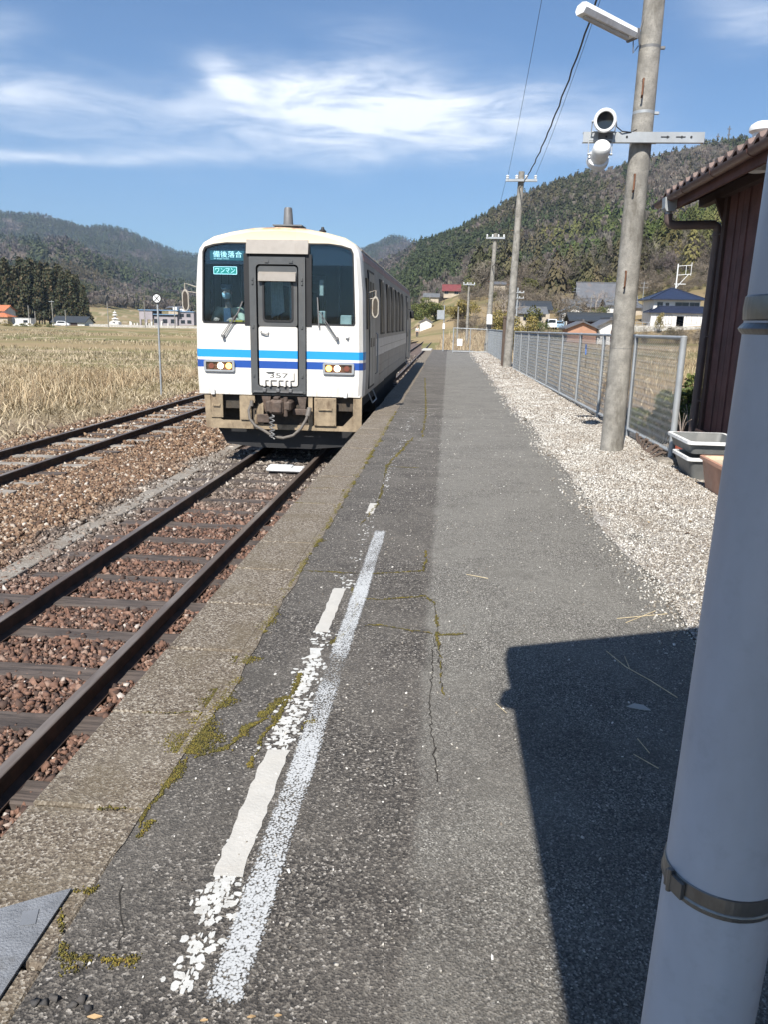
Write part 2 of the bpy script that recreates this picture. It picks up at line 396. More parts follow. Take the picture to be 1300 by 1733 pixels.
# asphalt of the platform: two strips of different make
def asphalt():
    t, b = newmat('asphalt'); P = t.pos(); x, y, z = t.sep(P)
    wob = t.math('MULTIPLY', t.math('SUBTRACT', t.noise(2.6, 6, .7), .5), .11)
    near_ = t.math('SUBTRACT', 1.0, t.ss(y, 2.2, 3.6))
    right = t.ss(t.math('ADD', t.math('ADD', x, wob), t.math('MULTIPLY', near_, -.01)), -.075, -.025)
    right = t.math('MULTIPLY', right, t.math('SUBTRACT', 1.0, t.math('MULTIPLY', near_, t.math('MULTIPLY', t.ss(t.noise(1.1, 4, .6), .35, .6), .65))))
    cell = t.vor(150, out='Color'); cr = t.sep(cell)[0]
    cell2 = t.vor(210, out='Color'); cr2 = t.sep(cell2)[1]
    nz = t.noise(220, 3, .7); big = t.noise(1.3, 4, .55); mid = t.noise(9, 4, .6)
    left_c = t.ramp(cr, [(0, (.016, .014, .012)), (.4, (.056, .049, .042)), (.75, (.118, .104, .088)), (.93, (.20, .182, .155)), (1, (.40, .37, .33))])
    right_c = t.ramp(cr2, [(0, (.042, .038, .031)), (.4, (.105, .097, .083)), (.75, (.205, .192, .168)), (.93, (.31, .295, .26)), (1, (.50, .48, .43))])
    c = t.mix(right, left_c, right_c)
    c = t.mix(t.math('MULTIPLY', t.ss(nz, .45, .75), .5), c, t.mix(right, (.03, .028, .026), (.06, .058, .054)))
    c = t.mix(t.math('MULTIPLY', t.ss(big, .38, .62), .42), c, t.mix(right, (.135, .122, .104), (.20, .19, .165)))
    c = t.mix(t.math('MULTIPLY', t.ss(t.noise(2.1, 6, .7, vec=t.scale(P, (1, .6, 1))), .54, .66), .40), c, t.mix(right, (.045, .040, .034), (.085, .078, .066)))
    c = t.mix(t.math('MULTIPLY', t.ss(mid, .5, .8), .35), c, (.045, .042, .039))
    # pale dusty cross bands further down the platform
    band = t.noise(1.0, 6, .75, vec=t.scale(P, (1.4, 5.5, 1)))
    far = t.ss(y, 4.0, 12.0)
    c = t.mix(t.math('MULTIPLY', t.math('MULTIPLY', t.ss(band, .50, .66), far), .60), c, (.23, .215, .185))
    seam = t.math('SUBTRACT', 1.0, t.ss(t.math('ABSOLUTE', t.math('ADD', t.math('ADD', x, .045), wob)), .004, .02))
    c = t.mix(t.math('MULTIPLY', t.math('MULTIPLY', seam, t.ss(t.noise(3, 4), .5, .65)), .30), c, (.04, .036, .03))
    t.put(b.inputs['Base Color'], c); b.inputs['Roughness'].default_value = .88
    hgt = t.math('ADD', t.math('MULTIPLY', t.vor(150), .6), t.math('ADD', t.math('MULTIPLY', nz, .35), t.math('MULTIPLY', t.vor(210), .4)))
    bump(t, b, hgt, .7, .008)
asphalt()
def coping():
    t, b = newmat('coping_concrete'); P = t.pos()
    cr = t.sep(t.vor(150, out='Color'))[0]
    c = t.ramp(cr, [(0, (.050, .036, .025)), (.4, (.135, .106, .076)), (.75, (.215, .180, .134)), (1, (.40, .36, .30))])
    c = t.mix(t.math('MULTIPLY', t.ss(t.noise(260, 3, .7), .5, .8), .6), c, (.06, .048, .04))
    c = t.mix(t.math('MULTIPLY', t.ss(t.noise(4, 5, .6), .42, .7), .55), c, (.125, .098, .060))
    c = t.mix(t.math('MULTIPLY', t.ss(t.noise(1.6, 4, .6), .5, .75), .4), c, (.22, .195, .155))
    t.put(b.inputs['Base Color'], c); b.inputs['Roughness'].default_value = .9
    bump(t, b, t.math('ADD', t.noise(260, 3, .7), t.vor(150)), .6, .006)
coping()
def ground_mat(name, stops, scales, br=.9, bs=.5, mixc=None):
    t, b = newmat(name)
    cr = t.sep(t.vor(scales[0], out='Color'))[0]
    c = t.ramp(cr, stops)
    c = t.mix(t.math('MULTIPLY', t.ss(t.noise(scales[1], 5, .65), .4, .7), .6), c, mixc or stops[1][1])
    t.put(b.inputs['Base Color'], c); b.inputs['Roughness'].default_value = br
    bump(t, b, t.vor(scales[0]), bs, .02)
ground_mat('ballast_bed', [(0, (.035, .022, .017)), (.5, (.11, .075, .058)), (1, (.26, .20, .165))], (30, 1.2), bs=1.0)
ground_mat('gravel_bed', [(0, (.10, .085, .07)), (.45, (.30, .27, .235)), (1, (.62, .59, .55))], (90, 2.2), bs=.8, mixc=(.30, .25, .19))
ground_mat('trough_concrete', [(0, (.15, .13, .105)), (.5, (.22, .20, .17)), (1, (.34, .31, .27))], (80, 1.5), bs=.3, mixc=(.16, .125, .09))
def stone_mat(name, stops, mossy=None, zoned=False):
    t, b = newmat(name)
    i = t.island(); c = t.ramp(i, stops)
    if zoned:    # browner, rustier stones near the platform track; tan ones by the far track and grey ones between
        x, y, z = t.sep(t.pos())
        tan = t.ramp(i, [(0, (.05, .034, .024)), (.3, (.125, .072, .043)), (.6, (.20, .120, .070)), (.85, (.28, .19, .12)), (.96, (.40, .34, .27)), (1, (.6, .55, .48))])
        gry = t.ramp(i, [(0, (.055, .043, .034)), (.4, (.135, .108, .086)), (.8, (.24, .205, .17)), (1, (.46, .42, .37))])
        w = t.math('MULTIPLY', t.math('SUBTRACT', t.noise(1.1, 3), .5), 1.2)
        xx = t.math('ADD', x, w)
        c = t.mix(t.ss(t.math('ADD', y, t.math('MULTIPLY', w, 4)), 8.0, 12.0), c, gry)
        c = t.mix(t.math('MULTIPLY', t.math('SUBTRACT', 1.0, t.ss(xx, -3.9, -3.4)), t.ss(y, 5, 9)), c, gry)
        c = t.mix(t.math('SUBTRACT', 1.0, t.ss(xx, -4.5, -4.1)), c, tan)
    if name == 'gravel_stone':
        x, y, z = t.sep(t.pos()); far = t.math('MULTIPLY', t.ss(y, 12, 26), .35)
        pt = t.ss(t.math('ADD', t.noise(1.4, 5, .65), t.math('MULTIPLY', t.ss(x, 1.7, 2.6), .12)), .40, .66)
        c = t.mix(t.math('ADD', t.math('MULTIPLY', pt, .75), far, clamp=True), c, t.mix(.5, c, (.20, .145, .095)))
    c = t.mix(t.math('MULTIPLY', t.ss(t.noise(70, 4, .7), .45, .75), .45), c, t.mix(.5, c, (.05, .03, .02)))
    t.put(b.inputs['Base Color'], c); b.inputs['Roughness'].default_value = .85
    bump(t, b, t.noise(90, 4, .7), .35, .006)
stone_mat('ballast_stone', [(0, (.04, .024, .018)), (.3, (.095, .056, .041)), (.6, (.158, .082, .054)), (.85, (.22, .125, .086)), (.98, (.28, .20, .155)), (1, (.50, .45, .40))], zoned=True)
stone_mat('gravel_stone', [(0, (.10, .08, .06)), (.2, (.29, .265, .225)), (.6, (.49, .465, .415)), (1, (.76, .74, .69))])
stone_mat('flake_paint', [(0, (.60, .60, .58)), (1, (.78, .78, .76))])
stone_mat('dark_stone', [(0, (.025, .025, .027)), (1, (.07, .065, .06))])
def moss():
    t, b = newmat('moss'); i = t.island()
    c = t.ramp(i, [(0, (.028, .026, .008)), (.4, (.085, .074, .014)), (.8, (.165, .140, .026)), (1, (.10, .062, .018))])
    c = t.mix(t.ss(t.noise(6, 3), .45, .65), c, t.mix(1.0, c, (1.45, 1.35, 1.1), 'MULTIPLY'))
    t.put(b.inputs['Base Color'], c); b.inputs['Roughness'].default_value = .95
moss()
def blades(name, stops):
    t, b = newmat(name); c = t.ramp(t.island(), stops)
    t.put(b.inputs['Base Color'], c); b.inputs['Roughness'].default_value = .75
blades('dry_grass', [(0, (.13, .085, .05)), (.35, (.29, .205, .115)), (.75, (.45, .345, .205)), (1, (.62, .52, .35))])
blades('matted_grass', [(0, (.12, .09, .055)), (.5, (.31, .25, .155)), (1, (.50, .42, .29))])
blades('green_leaf', [(0, (.035, .055, .012)), (.6, (.09, .115, .025)), (1, (.20, .19, .05))])
blades('yellow_leaf', [(0, (.10, .085, .02)), (.6, (.22, .18, .05)), (1, (.36, .27, .09))])
blades('cedar_leaf', [(0, (.022, .032, .012)), (.5, (.045, .052, .018)), (.8, (.075, .062, .025)), (1, (.11, .07, .032))])
blades('litter_leaf', [(0, (.05, .03, .018)), (.5, (.17, .11, .06)), (1, (.38, .28, .16))])
blades('twig', [(0, (.12, .095, .075)), (.6, (.22, .18, .15)), (1, (.36, .31, .27))])
def vcol(name, sc=.15, amt=.35, rough=.95, sc2=1.5):
    t, b = newmat(name); c = t.attr()
    c = t.mix(t.math('MULTIPLY', t.ss(t.noise(sc, 6, .65), .35, .7), amt), c, t.mix(1.0, c, (.55, .55, .55), 'MULTIPLY'))
    c = t.mix(t.math('MULTIPLY', t.ss(t.noise(sc2, 5, .7), .4, .7), amt), c, t.mix(1.0, c, (1.5, 1.42, 1.3), 'MULTIPLY'))
    t.put(b.inputs['Base Color'], c); b.inputs['Roughness'].default_value = rough
    b.inputs['Specular IOR Level'].default_value = .15
vcol('terrain_mat'); vcol('forest_mat', amt=0.0)
def rail_mat():
    t, b = newmat('rail_steel'); x, y, z = t.sep(t.pos())
    top = t.ss(z, -.766, -.762)
    side = t.mix(t.ss(t.noise(7, 5, .65), .35, .7), (.032, .021, .016), (.075, .042, .028))
    top_c = t.mix(t.ss(t.noise(5, 4, .6, vec=t.scale(t.pos(), (1, .12, 1))), .4, .65), (.13, .10, .08), (.24, .205, .175))
    t.put(b.inputs['Base Color'], t.mix(top, side, top_c)); t.put(b.inputs['Metallic'], t.math('MULTIPLY', top, .35))
    t.put(b.inputs['Roughness'], t.math('SUBTRACT', .8, t.math('MULTIPLY', top, .35)))
rail_mat()
def wood(name, a, c2, ax=(3, 40, 3)):
    t, b = newmat(name); P = t.pos(); g = t.noise(1.0, 5, .7, vec=t.scale(P, ax))
    c = t.mix(t.ss(g, .3, .7), a, c2); c = t.mix(t.math('MULTIPLY', t.ss(t.noise(2.2, 3), .5, .7), .5), c, tuple(v*.6 for v in a))
    t.put(b.inputs['Base Color'], c); b.inputs['Roughness'].default_value = .85; bump(t, b, g, .8, .012)
wood('sleeper_wood', (.038, .030, .026), (.115, .09, .075)); wood('sleeper_pale', (.15, .135, .115), (.34, .31, .27))
def front_paint():
    t, b = newmat('front_paint'); x, y, z = t.sep(t.pos())
    c = (.70, .68, .63)
    streak = t.noise(1.0, 5, .65, vec=t.scale(t.pos(), (9, 3, .9)))
    c = t.mix(t.math('MULTIPLY', t.ss(streak, .48, .74), .30), c, (.50, .42, .32))
    c = t.mix(t.ss(z, 2.52, 2.68), c, (.76, .64, .43))
    top = t.math('MULTIPLY', t.ss(z, 2.66, 2.86), t.math('ADD', t.math('MULTIPLY', t.noise(7, 5, .7), 1.0), .0), clamp=True)
    c = t.mix(top, c, (.60, .37, .19))
    grime = t.math('MULTIPLY', t.math('SUBTRACT', 1.0, t.ss(z, .30, .55)), t.ss(t.noise(1.0, 6, .7, vec=t.scale(t.pos(), (14, 5, 3))), .42, .70))
    c = t.mix(t.math('MULTIPLY', grime, .45), c, (.36, .27, .18))
    rs = t.math('MULTIPLY', t.ss(t.noise(1.0, 4, .7, vec=t.scale(t.pos(), (30, 9, 1.3))), .66, .74), .35); c = t.mix(rs, c, (.45, .33, .22))
    edge = t.math('MULTIPLY', t.ss(z, 2.79, 2.86), t.ss(t.noise(9, 4), .35, .6)); c = t.mix(edge, c, (.28, .13, .06))
    def band(z0, z1): return t.math('MULTIPLY', t.math('GREATER_THAN', z, z0), t.math('LESS_THAN', z, z1))
    c = t.mix(band(.871, .995), c, (.02, .29, .66)); c = t.mix(band(.712, .828), c, (.018, .075, .32))
    t.put(b.inputs['Base Color'], c); b.inputs['Roughness'].default_value = .38
front_paint()
def wash(name, tint, gl=.12):
    t, b = newmat(name); t.n.remove(b); out = t.n['Material Output']
    tr = t.node('ShaderNodeBsdfTransparent'); tr.inputs[0].default_value = (*tint, 1)
    g = t.node('ShaderNodeBsdfGlossy'); g.inputs['Roughness'].default_value = .02; g.inputs[0].default_value = (.9, .95, 1, 1)
    f = t.node('ShaderNodeLayerWeight'); fz = t.math('ADD', .03+gl, t.math('MULTIPLY', t.math('POWER', f.outputs['Facing'], 4.0), .8))
    mx = t.node('ShaderNodeMixShader'); t.put(mx.inputs[0], fz); t.l.new(tr.outputs[0], mx.inputs[1]); t.l.new(g.outputs[0], mx.inputs[2])
    t.l.new(mx.outputs[0], out.inputs[0])
wash('windscreen', (.76, .87, .93), .0); wash('lens', (.9, .9, .9), .03)
simple('side_glass', (.012, .014, .016), .35, spec=.2, var=.05, sc=1); simple('header_black', (.02, .024, .032), .15)
def spray_mat():
    t, b = newmat('spray_paint'); out = t.n['Material Output']; x, y, z = t.sep(t.pos())
    b.inputs['Base Color'].default_value = (.43, .44, .44, 1); b.inputs['Roughness'].default_value = .85
    wob = t.math('MULTIPLY', t.math('SUBTRACT', t.noise(2.0, 3), .5), .02)
    d = t.math('ABSOLUTE', t.math('ADD', t.math('ADD', x, .436), wob))
    core = t.math('SUBTRACT', 1.0, t.ss(d, .030, .070))
    fine = t.math('ADD', t.math('ADD', t.math('MULTIPLY', t.noise(190, 4, .75), .75), t.math('MULTIPLY', t.vor(140), .55)), t.math('MULTIPLY', t.noise(38, 3, .6), .35))
    vary = t.math('ADD', t.math('MULTIPLY', t.noise(1.7, 4), .55), .22)
    ends = t.math('MULTIPLY', t.math('SUBTRACT', 1.0, t.ss(y, 5.25, 5.42)), t.ss(y, 1.30, 1.36))
    gap = t.ss(t.math('ABSOLUTE', t.math('SUBTRACT', y, 3.02)), .02, .25)
    m = t.math('MULTIPLY', t.math('MULTIPLY', core, ends), t.math('ADD', vary, t.math('MULTIPLY', gap, .22)))
    a = t.ss(t.math('SUBTRACT', t.math('MULTIPLY', m, 1.30), fine), -.10, .16)
    tr = t.node('ShaderNodeBsdfTransparent'); mx = t.node('ShaderNodeMixShader')
    t.put(mx.inputs[0], a); t.l.new(tr.outputs[0], mx.inputs[1]); t.l.new(b.outputs[0], mx.inputs[2]); t.l.new(mx.outputs[0], out.inputs[0])
spray_mat()
# ------------------------------------------------------------------ terrain, hills and forest
# hill lines surveyed from the photo: (distance, tree height allowed for, skyline)
ROWS = [
 (420, 11, [(-600, 500), (0, 527), (110, 524), (150, 520), (200, 516), (260, 524), (330, 530), (600, 528), (660, 512), (700, 492), (760, 478), (800, 462), (840, 455), (900, 458), (940, 444), (1000, 424), (1050, 410), (1090, 398), (1130, 388), (1180, 375), (1240, 362), (1300, 350), (1900, 320)]),
 (800, 9, [(-600, 440), (0, 480), (110, 470), (200, 490), (330, 512), (600, 520), (650, 478), (680, 455), (705, 425), (725, 411), (760, 395), (800, 377), (840, 358), (870, 342), (920, 322), (960, 308), (1000, 294), (1040, 286), (1080, 278), (1130, 262), (1180, 250), (1230, 242), (1270, 238), (1300, 240), (1450, 235), (1900, 260)]),
 (1350, 12, [(-600, 380), (0, 402), (60, 408), (110, 405), (150, 425), (200, 450), (260, 474), (330, 490), (400, 500), (590, 470), (630, 440), (650, 430), (690, 412), (715, 405), (740, 420), (900, 470), (1300, 470), (1900, 470)]),
 (1900, 12, [(-600, 420), (0, 420), (150, 430), (330, 480), (500, 500), (640, 470), (700, 450), (1900, 480)]),
 (2800, 14, [(-900, 340), (-300, 345), (-60, 352), (0, 354), (60, 359), (100, 371), (140, 381), (175, 379), (210, 386), (250, 405), (300, 426), (330, 430), (420, 445), (520, 440), (600, 425), (625, 413), (650, 401), (665, 397), (700, 402), (720, 408), (760, 425), (800, 450), (1900, 470)]),
 (4200, 0, [(-900, 420), (0, 430), (300, 440), (700, 460), (1900, 480)])]
NEAR = [(60, [(-600, -1.3), (330, -1.25), (700, -1.05), (760, -.95), (800, -.7), (1000, -.3), (1300, 0), (1900, .3)]),
        (100, [(-600, -1.3), (330, -1.2), (700, -.95), (760, -.6), (830, 0), (900, .1), (1000, -.3), (1100, -.5), (1900, 0)]),
        (141, [(-600, -1.3), (330, -1.1), (690, -.85), (730, .3), (800, 1.5), (870, 1.1), (960, 1.0), (1000, .2), (1040, -.5), (1250, -.4), (1900, 1)]),
        (150, [(-600, -1.3), (330, -1.1), (690, -.8), (730, 1.0), (760, 2.5), (850, 3.0), (940, 2.2), (1075, 1.75), (1250, 1.75), (1900, 4)]),
        (200, [(-600, -1.3), (330, -1.0), (690, 0), (730, 3.5), (800, 8), (850, 9), (930, 6.5), (1050, 6.0), (1130, 8), (1900, 14)]),
        (260, [(-600, -1.2), (200, -.9), (330, -.5), (680, 2), (720, 7), (800, 13), (900, 14), (1000, 16), (1100, 22), (1200, 27), (1900, 35)])]
def row_z(azs, r, sub, pts):
    A = [azel(x, y) for x, y in pts]
    return EYE+r*np.interp(azs, [a[0] for a in A], [a[1] for a in A])-sub
def near_z(azs, pts):
    A = [azel(x, 560)[0] for x, _ in pts]
    return np.interp(azs, A, [z for _, z in pts])
def base_z(x, y):                                # the ground round the station
    x = np.asarray(x, float); y = np.asarray(y, float)
    z = np.full(np.broadcast(x, y).shape, -1.08)
    z = z-.22*np.clip((-9.0-x)/6.0, 0, 1)                         # drops to the field on the left
    right = np.clip((x-2.75)/.5, 0, 1)*np.clip((50-y)/4, 0, 1)
    z = z*(1-right)+(-.22-.010*np.clip(y, 0, 50)*np.clip((x-3)/3, 0, 1)*.5)*right
    right2 = np.clip((x-6)/20, 0, 1)*np.clip((y-46)/10, 0, 1)
    z = z*(1-right2)+(-.5)*right2
    return z
def terr(azs, r):
    azs = np.atleast_1d(np.asarray(azs, float)); r = np.broadcast_to(np.asarray(r, float), azs.shape)
    x, y = r*np.sin(azs), r*np.cos(azs)
    back = np.clip((np.abs(azs)-1.3)/1.2, 0, 1)
    rr = [60]; zz = [near_z(azs, NEAR[0][1])]
    for R, p in NEAR[1:]: rr.append(R); zz.append(near_z(azs, p))
    for R, s, p in ROWS: rr.append(R); zz.append(row_z(azs, R, s, p))
    rr = np.array(rr, float); zz = np.array(zz)
    i = np.clip(np.searchsorted(rr, r, side='right')-1, 0, len(rr)-2); k = np.arange(len(azs))
    t = np.clip((r-rr[i])/(rr[i+1]-rr[i]), 0, 1)
    z = zz[i, k]*(1-t)+zz[i+1, k]*t
    hz = np.clip((r-230)/300, 0, 1)
    z = z+hz*(vnoise(x, y, 1/140, 3)*7+vnoise(x, y, 1/55, 5)*2.5)*np.where(r > 1000, 1.8, 1)*np.clip(np.abs(z)/30, 0, 1)
    z = z+np.clip((r-60)/60, 0, 1)*vnoise(x, y, 1/18, 9)*.12
    z = z*(1-back*.9)
    b = base_z(x, y); w = np.clip((r-35)/28, 0, 1)
    return b*(1-w)+z*w
PX = lambda azs, tel: None
def to_px(x, y, z):                              # where a point of the hills stood in the photo
    v = np.stack([x, y, z-EYE], -1); w = v@_f
    w = np.where(w < 1, 1, w)
    return 650+FOC*(v@_r)/w, 866.5+FOC*(v@_d)/w
BARE = [[(765, 482), (785, 452), (830, 436), (868, 440), (862, 482)], [(866, 505), (876, 470), (930, 448), (962, 465), (950, 505)],
        [(925, 460), (985, 418), (1052, 408), (1040, 470), (995, 500)], [(1000, 300), (1050, 286), (1062, 345), (1015, 352)],
        [(1085, 288), (1130, 266), (1250, 236), (1340, 236), (1340, 300), (1180, 325), (1090, 338)], [(1100, 352), (1228, 328), (1230, 395), (1170, 382), (1105, 380)],
        [(560, 470), (635, 440), (650, 427), (718, 402), (705, 440), (676, 478)], [(690, 545), (700, 500), (760, 484), (860, 490), (900, 520), (880, 560)],
        [(0, 375), (32, 378), (28, 402), (0, 402)], [(172, 396), (215, 398), (217, 409), (176, 404)], [(214, 430), (272, 428), (268, 441), (216, 438)],
        [(60, 400), (125, 405), (128, 432), (95, 434)], [(0, 418), (45, 415), (44, 452), (0, 455)], [(112, 520), (200, 500), (330, 520), (330, 545), (112, 545)],
        [(115, 490), (200, 478), (330, 500), (330, 512), (170, 500)], [(40, 352), (115, 372), (140, 383), (60, 372)], [(110, 440), (150, 425), (200, 448), (330, 488), (330, 494), (180, 452)]]
MIXED = [([(870, 345), (1000, 300), (1050, 300), (1050, 410), (960, 440), (900, 430)], .38), ([(1050, 330), (1240, 300), (1240, 400), (1050, 420)], .45), ([(1060, 380), (1240, 370), (1240, 440), (1060, 440)], .15), ([(700, 430), (880, 350), (880, 440), (760, 470)], .12)]
def inpoly(px, py, poly):
    c = np.zeros(px.shape, bool); n = len(poly)
    for i in range(n):
        x0, y0 = poly[i]; x1, y1 = poly[(i+1) % n]
        if y0 == y1: continue
        c ^= ((y0 > py) != (y1 > py)) & (px < (x1-x0)*(py-y0)/(y1-y0)+x0)
    return c
def bare_at(x, y, z):
    px, py = to_px(x, y, z); px = px+vnoise(x, y, 1/35, 21)*16; py = py+vnoise(x, y, 1/45, 22)*8
    b = np.zeros(px.shape, bool)
    for p in BARE: b |= inpoly(px, py, p)
    return b
def terrain():
    a = np.concatenate([np.radians(np.linspace(-180, -36, 50))[:-1], np.radians(np.linspace(-36, 34, 420)), np.radians(np.linspace(34, 180, 50))[1:]])
    r = np.concatenate([[.01, 1, 2, 3, 4, 5, 6, 7, 8, 9], np.linspace(10, 60, 45), np.geomspace(63, 4200, 150)])
    A, R = np.meshgrid(a, r); Z = terr(A.ravel(), R.ravel()).reshape(A.shape); X = R*np.sin(A); Y = R*np.cos(A)
    V = np.stack([X, Y, Z], -1).reshape(-1, 3); na = len(a)
    i, j = np.meshgrid(np.arange(len(r)-1), np.arange(na-1), indexing='ij'); q = (i*na+j).ravel()
    F = np.stack([q, q+1, q+na+1, q+na], -1)
    x, y, z = V.T; rr = np.hypot(x, y); n1 = vnoise(x, y, 1/9, 1)[:, None]; n2 = vnoise(x, y*3, 1/30, 2)[:, None]
    straw = np.array([.27, .205, .115]); green = np.array([.15, .145, .06]); dirt = np.array([.20, .15, .105])
    # paddy strips on the left: dry stubble, green weeds and pale banks
    strips = (np.sin(y*.16+x*.03)+.5*np.sin(y*.41+1))[:, None]
    col = straw+(green-straw)*np.clip(.45+strips*.45+n1*.3, 0, 1)
    col = np.where((np.abs(strips-.9) < .12)[:, :], np.array([.36, .29, .19]), col)
    near = np.clip((30-rr)/12, 0, 1)[:, None]; col = col*(1-near)+dirt*near
    rightside = ((x > 1) & (rr > 40))[:, None]; col = np.where(rightside, straw*.85*(1+.25*n1)+(green-straw)*np.clip(n2, 0, .6), col)
    hill = np.clip((z-9)/6, 0, 1)[:, None]*np.clip((rr-200)/60, 0, 1)[:, None]
    bare = bare_at(x, y, z)[:, None]
    hc = np.where(bare, np.array([.125, .100, .078]), np.array([.030, .042, .020]))
    col = col*(1-hill)+hc*hill
    o = npmesh('terrain', V, F, M['terrain_mat'], col=col, smooth=True); tag(o, kind='structure')
terrain()

# templates of distant crowns, made of many small faces
def conifer_tpl(seed, n=34, fs=1.0):
    g = np.random.default_rng(seed); V = []; 
    t = g.random(n)**.8*.92+.06; an = g.random(n)*2*pi; R = (1-t)**.75*.24*(.65+.5*g.random(n))
    for k in range(n):
        c = np.array([R[k]*cos(an[k]), R[k]*sin(an[k]), t[k]]); out = np.array([cos(an[k]), sin(an[k]), -.5]); side = np.array([-sin(an[k]), cos(an[k]), g.normal()*.3])
        s = .070*fs*(1.35-t[k])*(0.8+.6*g.random())
        V += [c+side*s+np.array([0, 0, s*.8]), c-side*s+np.array([0, 0, s*.6]), c+out*s*1.5-np.array([0, 0, s*.8])]
    V += [(0, 0, 1.03), (.05, 0, .78), (-.05, .03, .78)]
    return np.array(V)
def bare_tpl(seed, n=30, fs=.8):
    g = np.random.default_rng(seed); V = []
    for k in range(n):
        d = g.normal(size=3); d[2] = abs(d[2])*1.2+.15; d /= np.linalg.norm(d)
        base = np.array([0, 0, .30])+d*.12*g.random(); tip = np.array([0, 0, .42])+d*np.array([.36, .36, .50])*(.75+.35*g.random())
        s = np.cross(d, g.normal(size=3)); s /= np.linalg.norm(s); w = (.035+.03*g.random())*fs
        if k % 2: V += [base, tip+s*w*1.2, tip-s*w*1.2]
        else: V += [tip, base+s*w, base-s*w]
    return np.array(V)
def crown_tpl(seed, n, bare):                   # rounded crown: clumps of fine twigs or of leaves
    g = np.random.default_rng(seed); nb = 9; c = g.normal(size=(nb, 3))*np.array([.17, .17, .13])+np.array([0, 0, .58]); V = []
    for k in range(n):
        q = g.normal(size=3); q /= np.linalg.norm(q); p = c[g.integers(nb)]+q*np.array([.17, .17, .19])*(.45+.6*g.random()); p[2] = max(p[2], .04)
        o = p-np.array([0, 0, .25]); o /= np.linalg.norm(o)+1e-6
        if bare: d = o*.7+g.normal(size=3)*.55; d /= np.linalg.norm(d); s = np.cross(d, g.normal(size=3)); s /= np.linalg.norm(s); L = .07+.10*g.random(); V += [p-d*L, p-d*L*.4+s*.011, p+d*L]
        else: s = .035+.025*g.random(); a = g.normal(size=3); b = g.normal(size=3); V += [p+a/np.linalg.norm(a)*s, p+b/np.linalg.norm(b)*s, p-(a+b)/np.linalg.norm(a+b)*s]
    for k in range(6): b = c[k]; V += [(-.012, 0, 0), (.012, 0, 0), tuple(b)]
    return np.array(V)
CT = [conifer_tpl(i, 46) for i in range(8)]; BT = [bare_tpl(50+i, 44) for i in range(8)]
CTN = [conifer_tpl(200+i, 210, .55) for i in range(6)]; BTN = [crown_tpl(250+i, 330, True) for i in range(6)]; LTN = [crown_tpl(350+i, 260, False) for i in range(5)]
CTL = [conifer_tpl(100+i, 16) for i in range(6)]; BTL = [bare_tpl(150+i, 14) for i in range(6)]
def plant(tpls, x, y, z, h, w, cols):
    Vs, Cs = [], []
    which = rng.integers(0, len(tpls), len(x)); rot = rng.random(len(x))*2*pi
    for k, tp in enumerate(tpls):
        m = which == k
        if not m.any(): continue
        c, s = np.cos(rot[m])[:, None], np.sin(rot[m])[:, None]
        X = (tp[None, :, 0]*c-tp[None, :, 1]*s)*w[m][:, None]+x[m][:, None]; Y = (tp[None, :, 0]*s+tp[None, :, 1]*c)*w[m][:, None]+y[m][:, None]
        Z = tp[None, :, 2]*h[m][:, None]+z[m][:, None]
        Vs.append(np.stack([X, Y, Z], -1).reshape(-1, 3)); Cs.append(np.repeat(cols[m], len(tp), 0))
    return np.concatenate(Vs), np.concatenate(Cs)
def brush():                                   # leafless scrub, young trees and thickets round the village
    n = 5200; r = 90+(270-90)*rng.random(n)**.8; a = np.radians(-3.5+36*rng.random(n)); x, y = r*np.sin(a), r*np.cos(a); z = terr(a, r)
    px, py = to_px(x, y, z)
    k = (x > -1.2+.02*y) & (vnoise(x, y, 1/14, 61)+.5*vnoise(x, y, 1/5, 62) > .12) & ~((x > 27) & (y > 128) & (y < 172)) & ~((x > 7) & (x < 30) & (y > 80) & (y < 155) & (rng.random(n) < .8))
    k &= ~((px > 700) & (px < 840) & (rng.random(n) < .35))
    x, y, z = x[k], y[k], z[k]
    r2 = 262+(430-262)*rng.random(2600); a2 = np.radians(-33+21*rng.random(2600)); x2, y2 = r2*np.sin(a2), r2*np.cos(a2); z2 = terr(a2, r2); k2 = (z2 > .9)&(vnoise(x2, y2, 1/16, 66) > -.45)
    x, y, z = np.concatenate([x, x2[k2]]), np.concatenate([y, y2[k2]]), np.concatenate([z, z2[k2]]); m = len(x); ev = rng.random(m) < .16; h = np.where(rng.random(m) < .2, 5.5, 2.6)*(.6+.7*rng.random(m))
    j = rng.random((m, 1)); cb = np.array([.175, .145, .11])*(.7+.6*j); ce = np.array([.085, .085, .03])*(.6+.8*j)
    Vs, Cs = plant(BTN, x[~ev], y[~ev], z[~ev]-h[~ev]*.15, h[~ev], h[~ev]*1.15, cb[~ev]); V2, C2 = plant(LTN, x[ev], y[ev], z[ev]-h[ev]*.2, h[ev], h[ev]*1.0, ce[ev])
    V = np.concatenate([Vs, V2]); o = npmesh('brush', V, np.arange(len(V)).reshape(-1, 3), M['forest_mat'], col=np.concatenate([Cs, C2])); tag(o, 'leafless scrub and thickets on the slopes round the village', 'brush', kind='stuff')
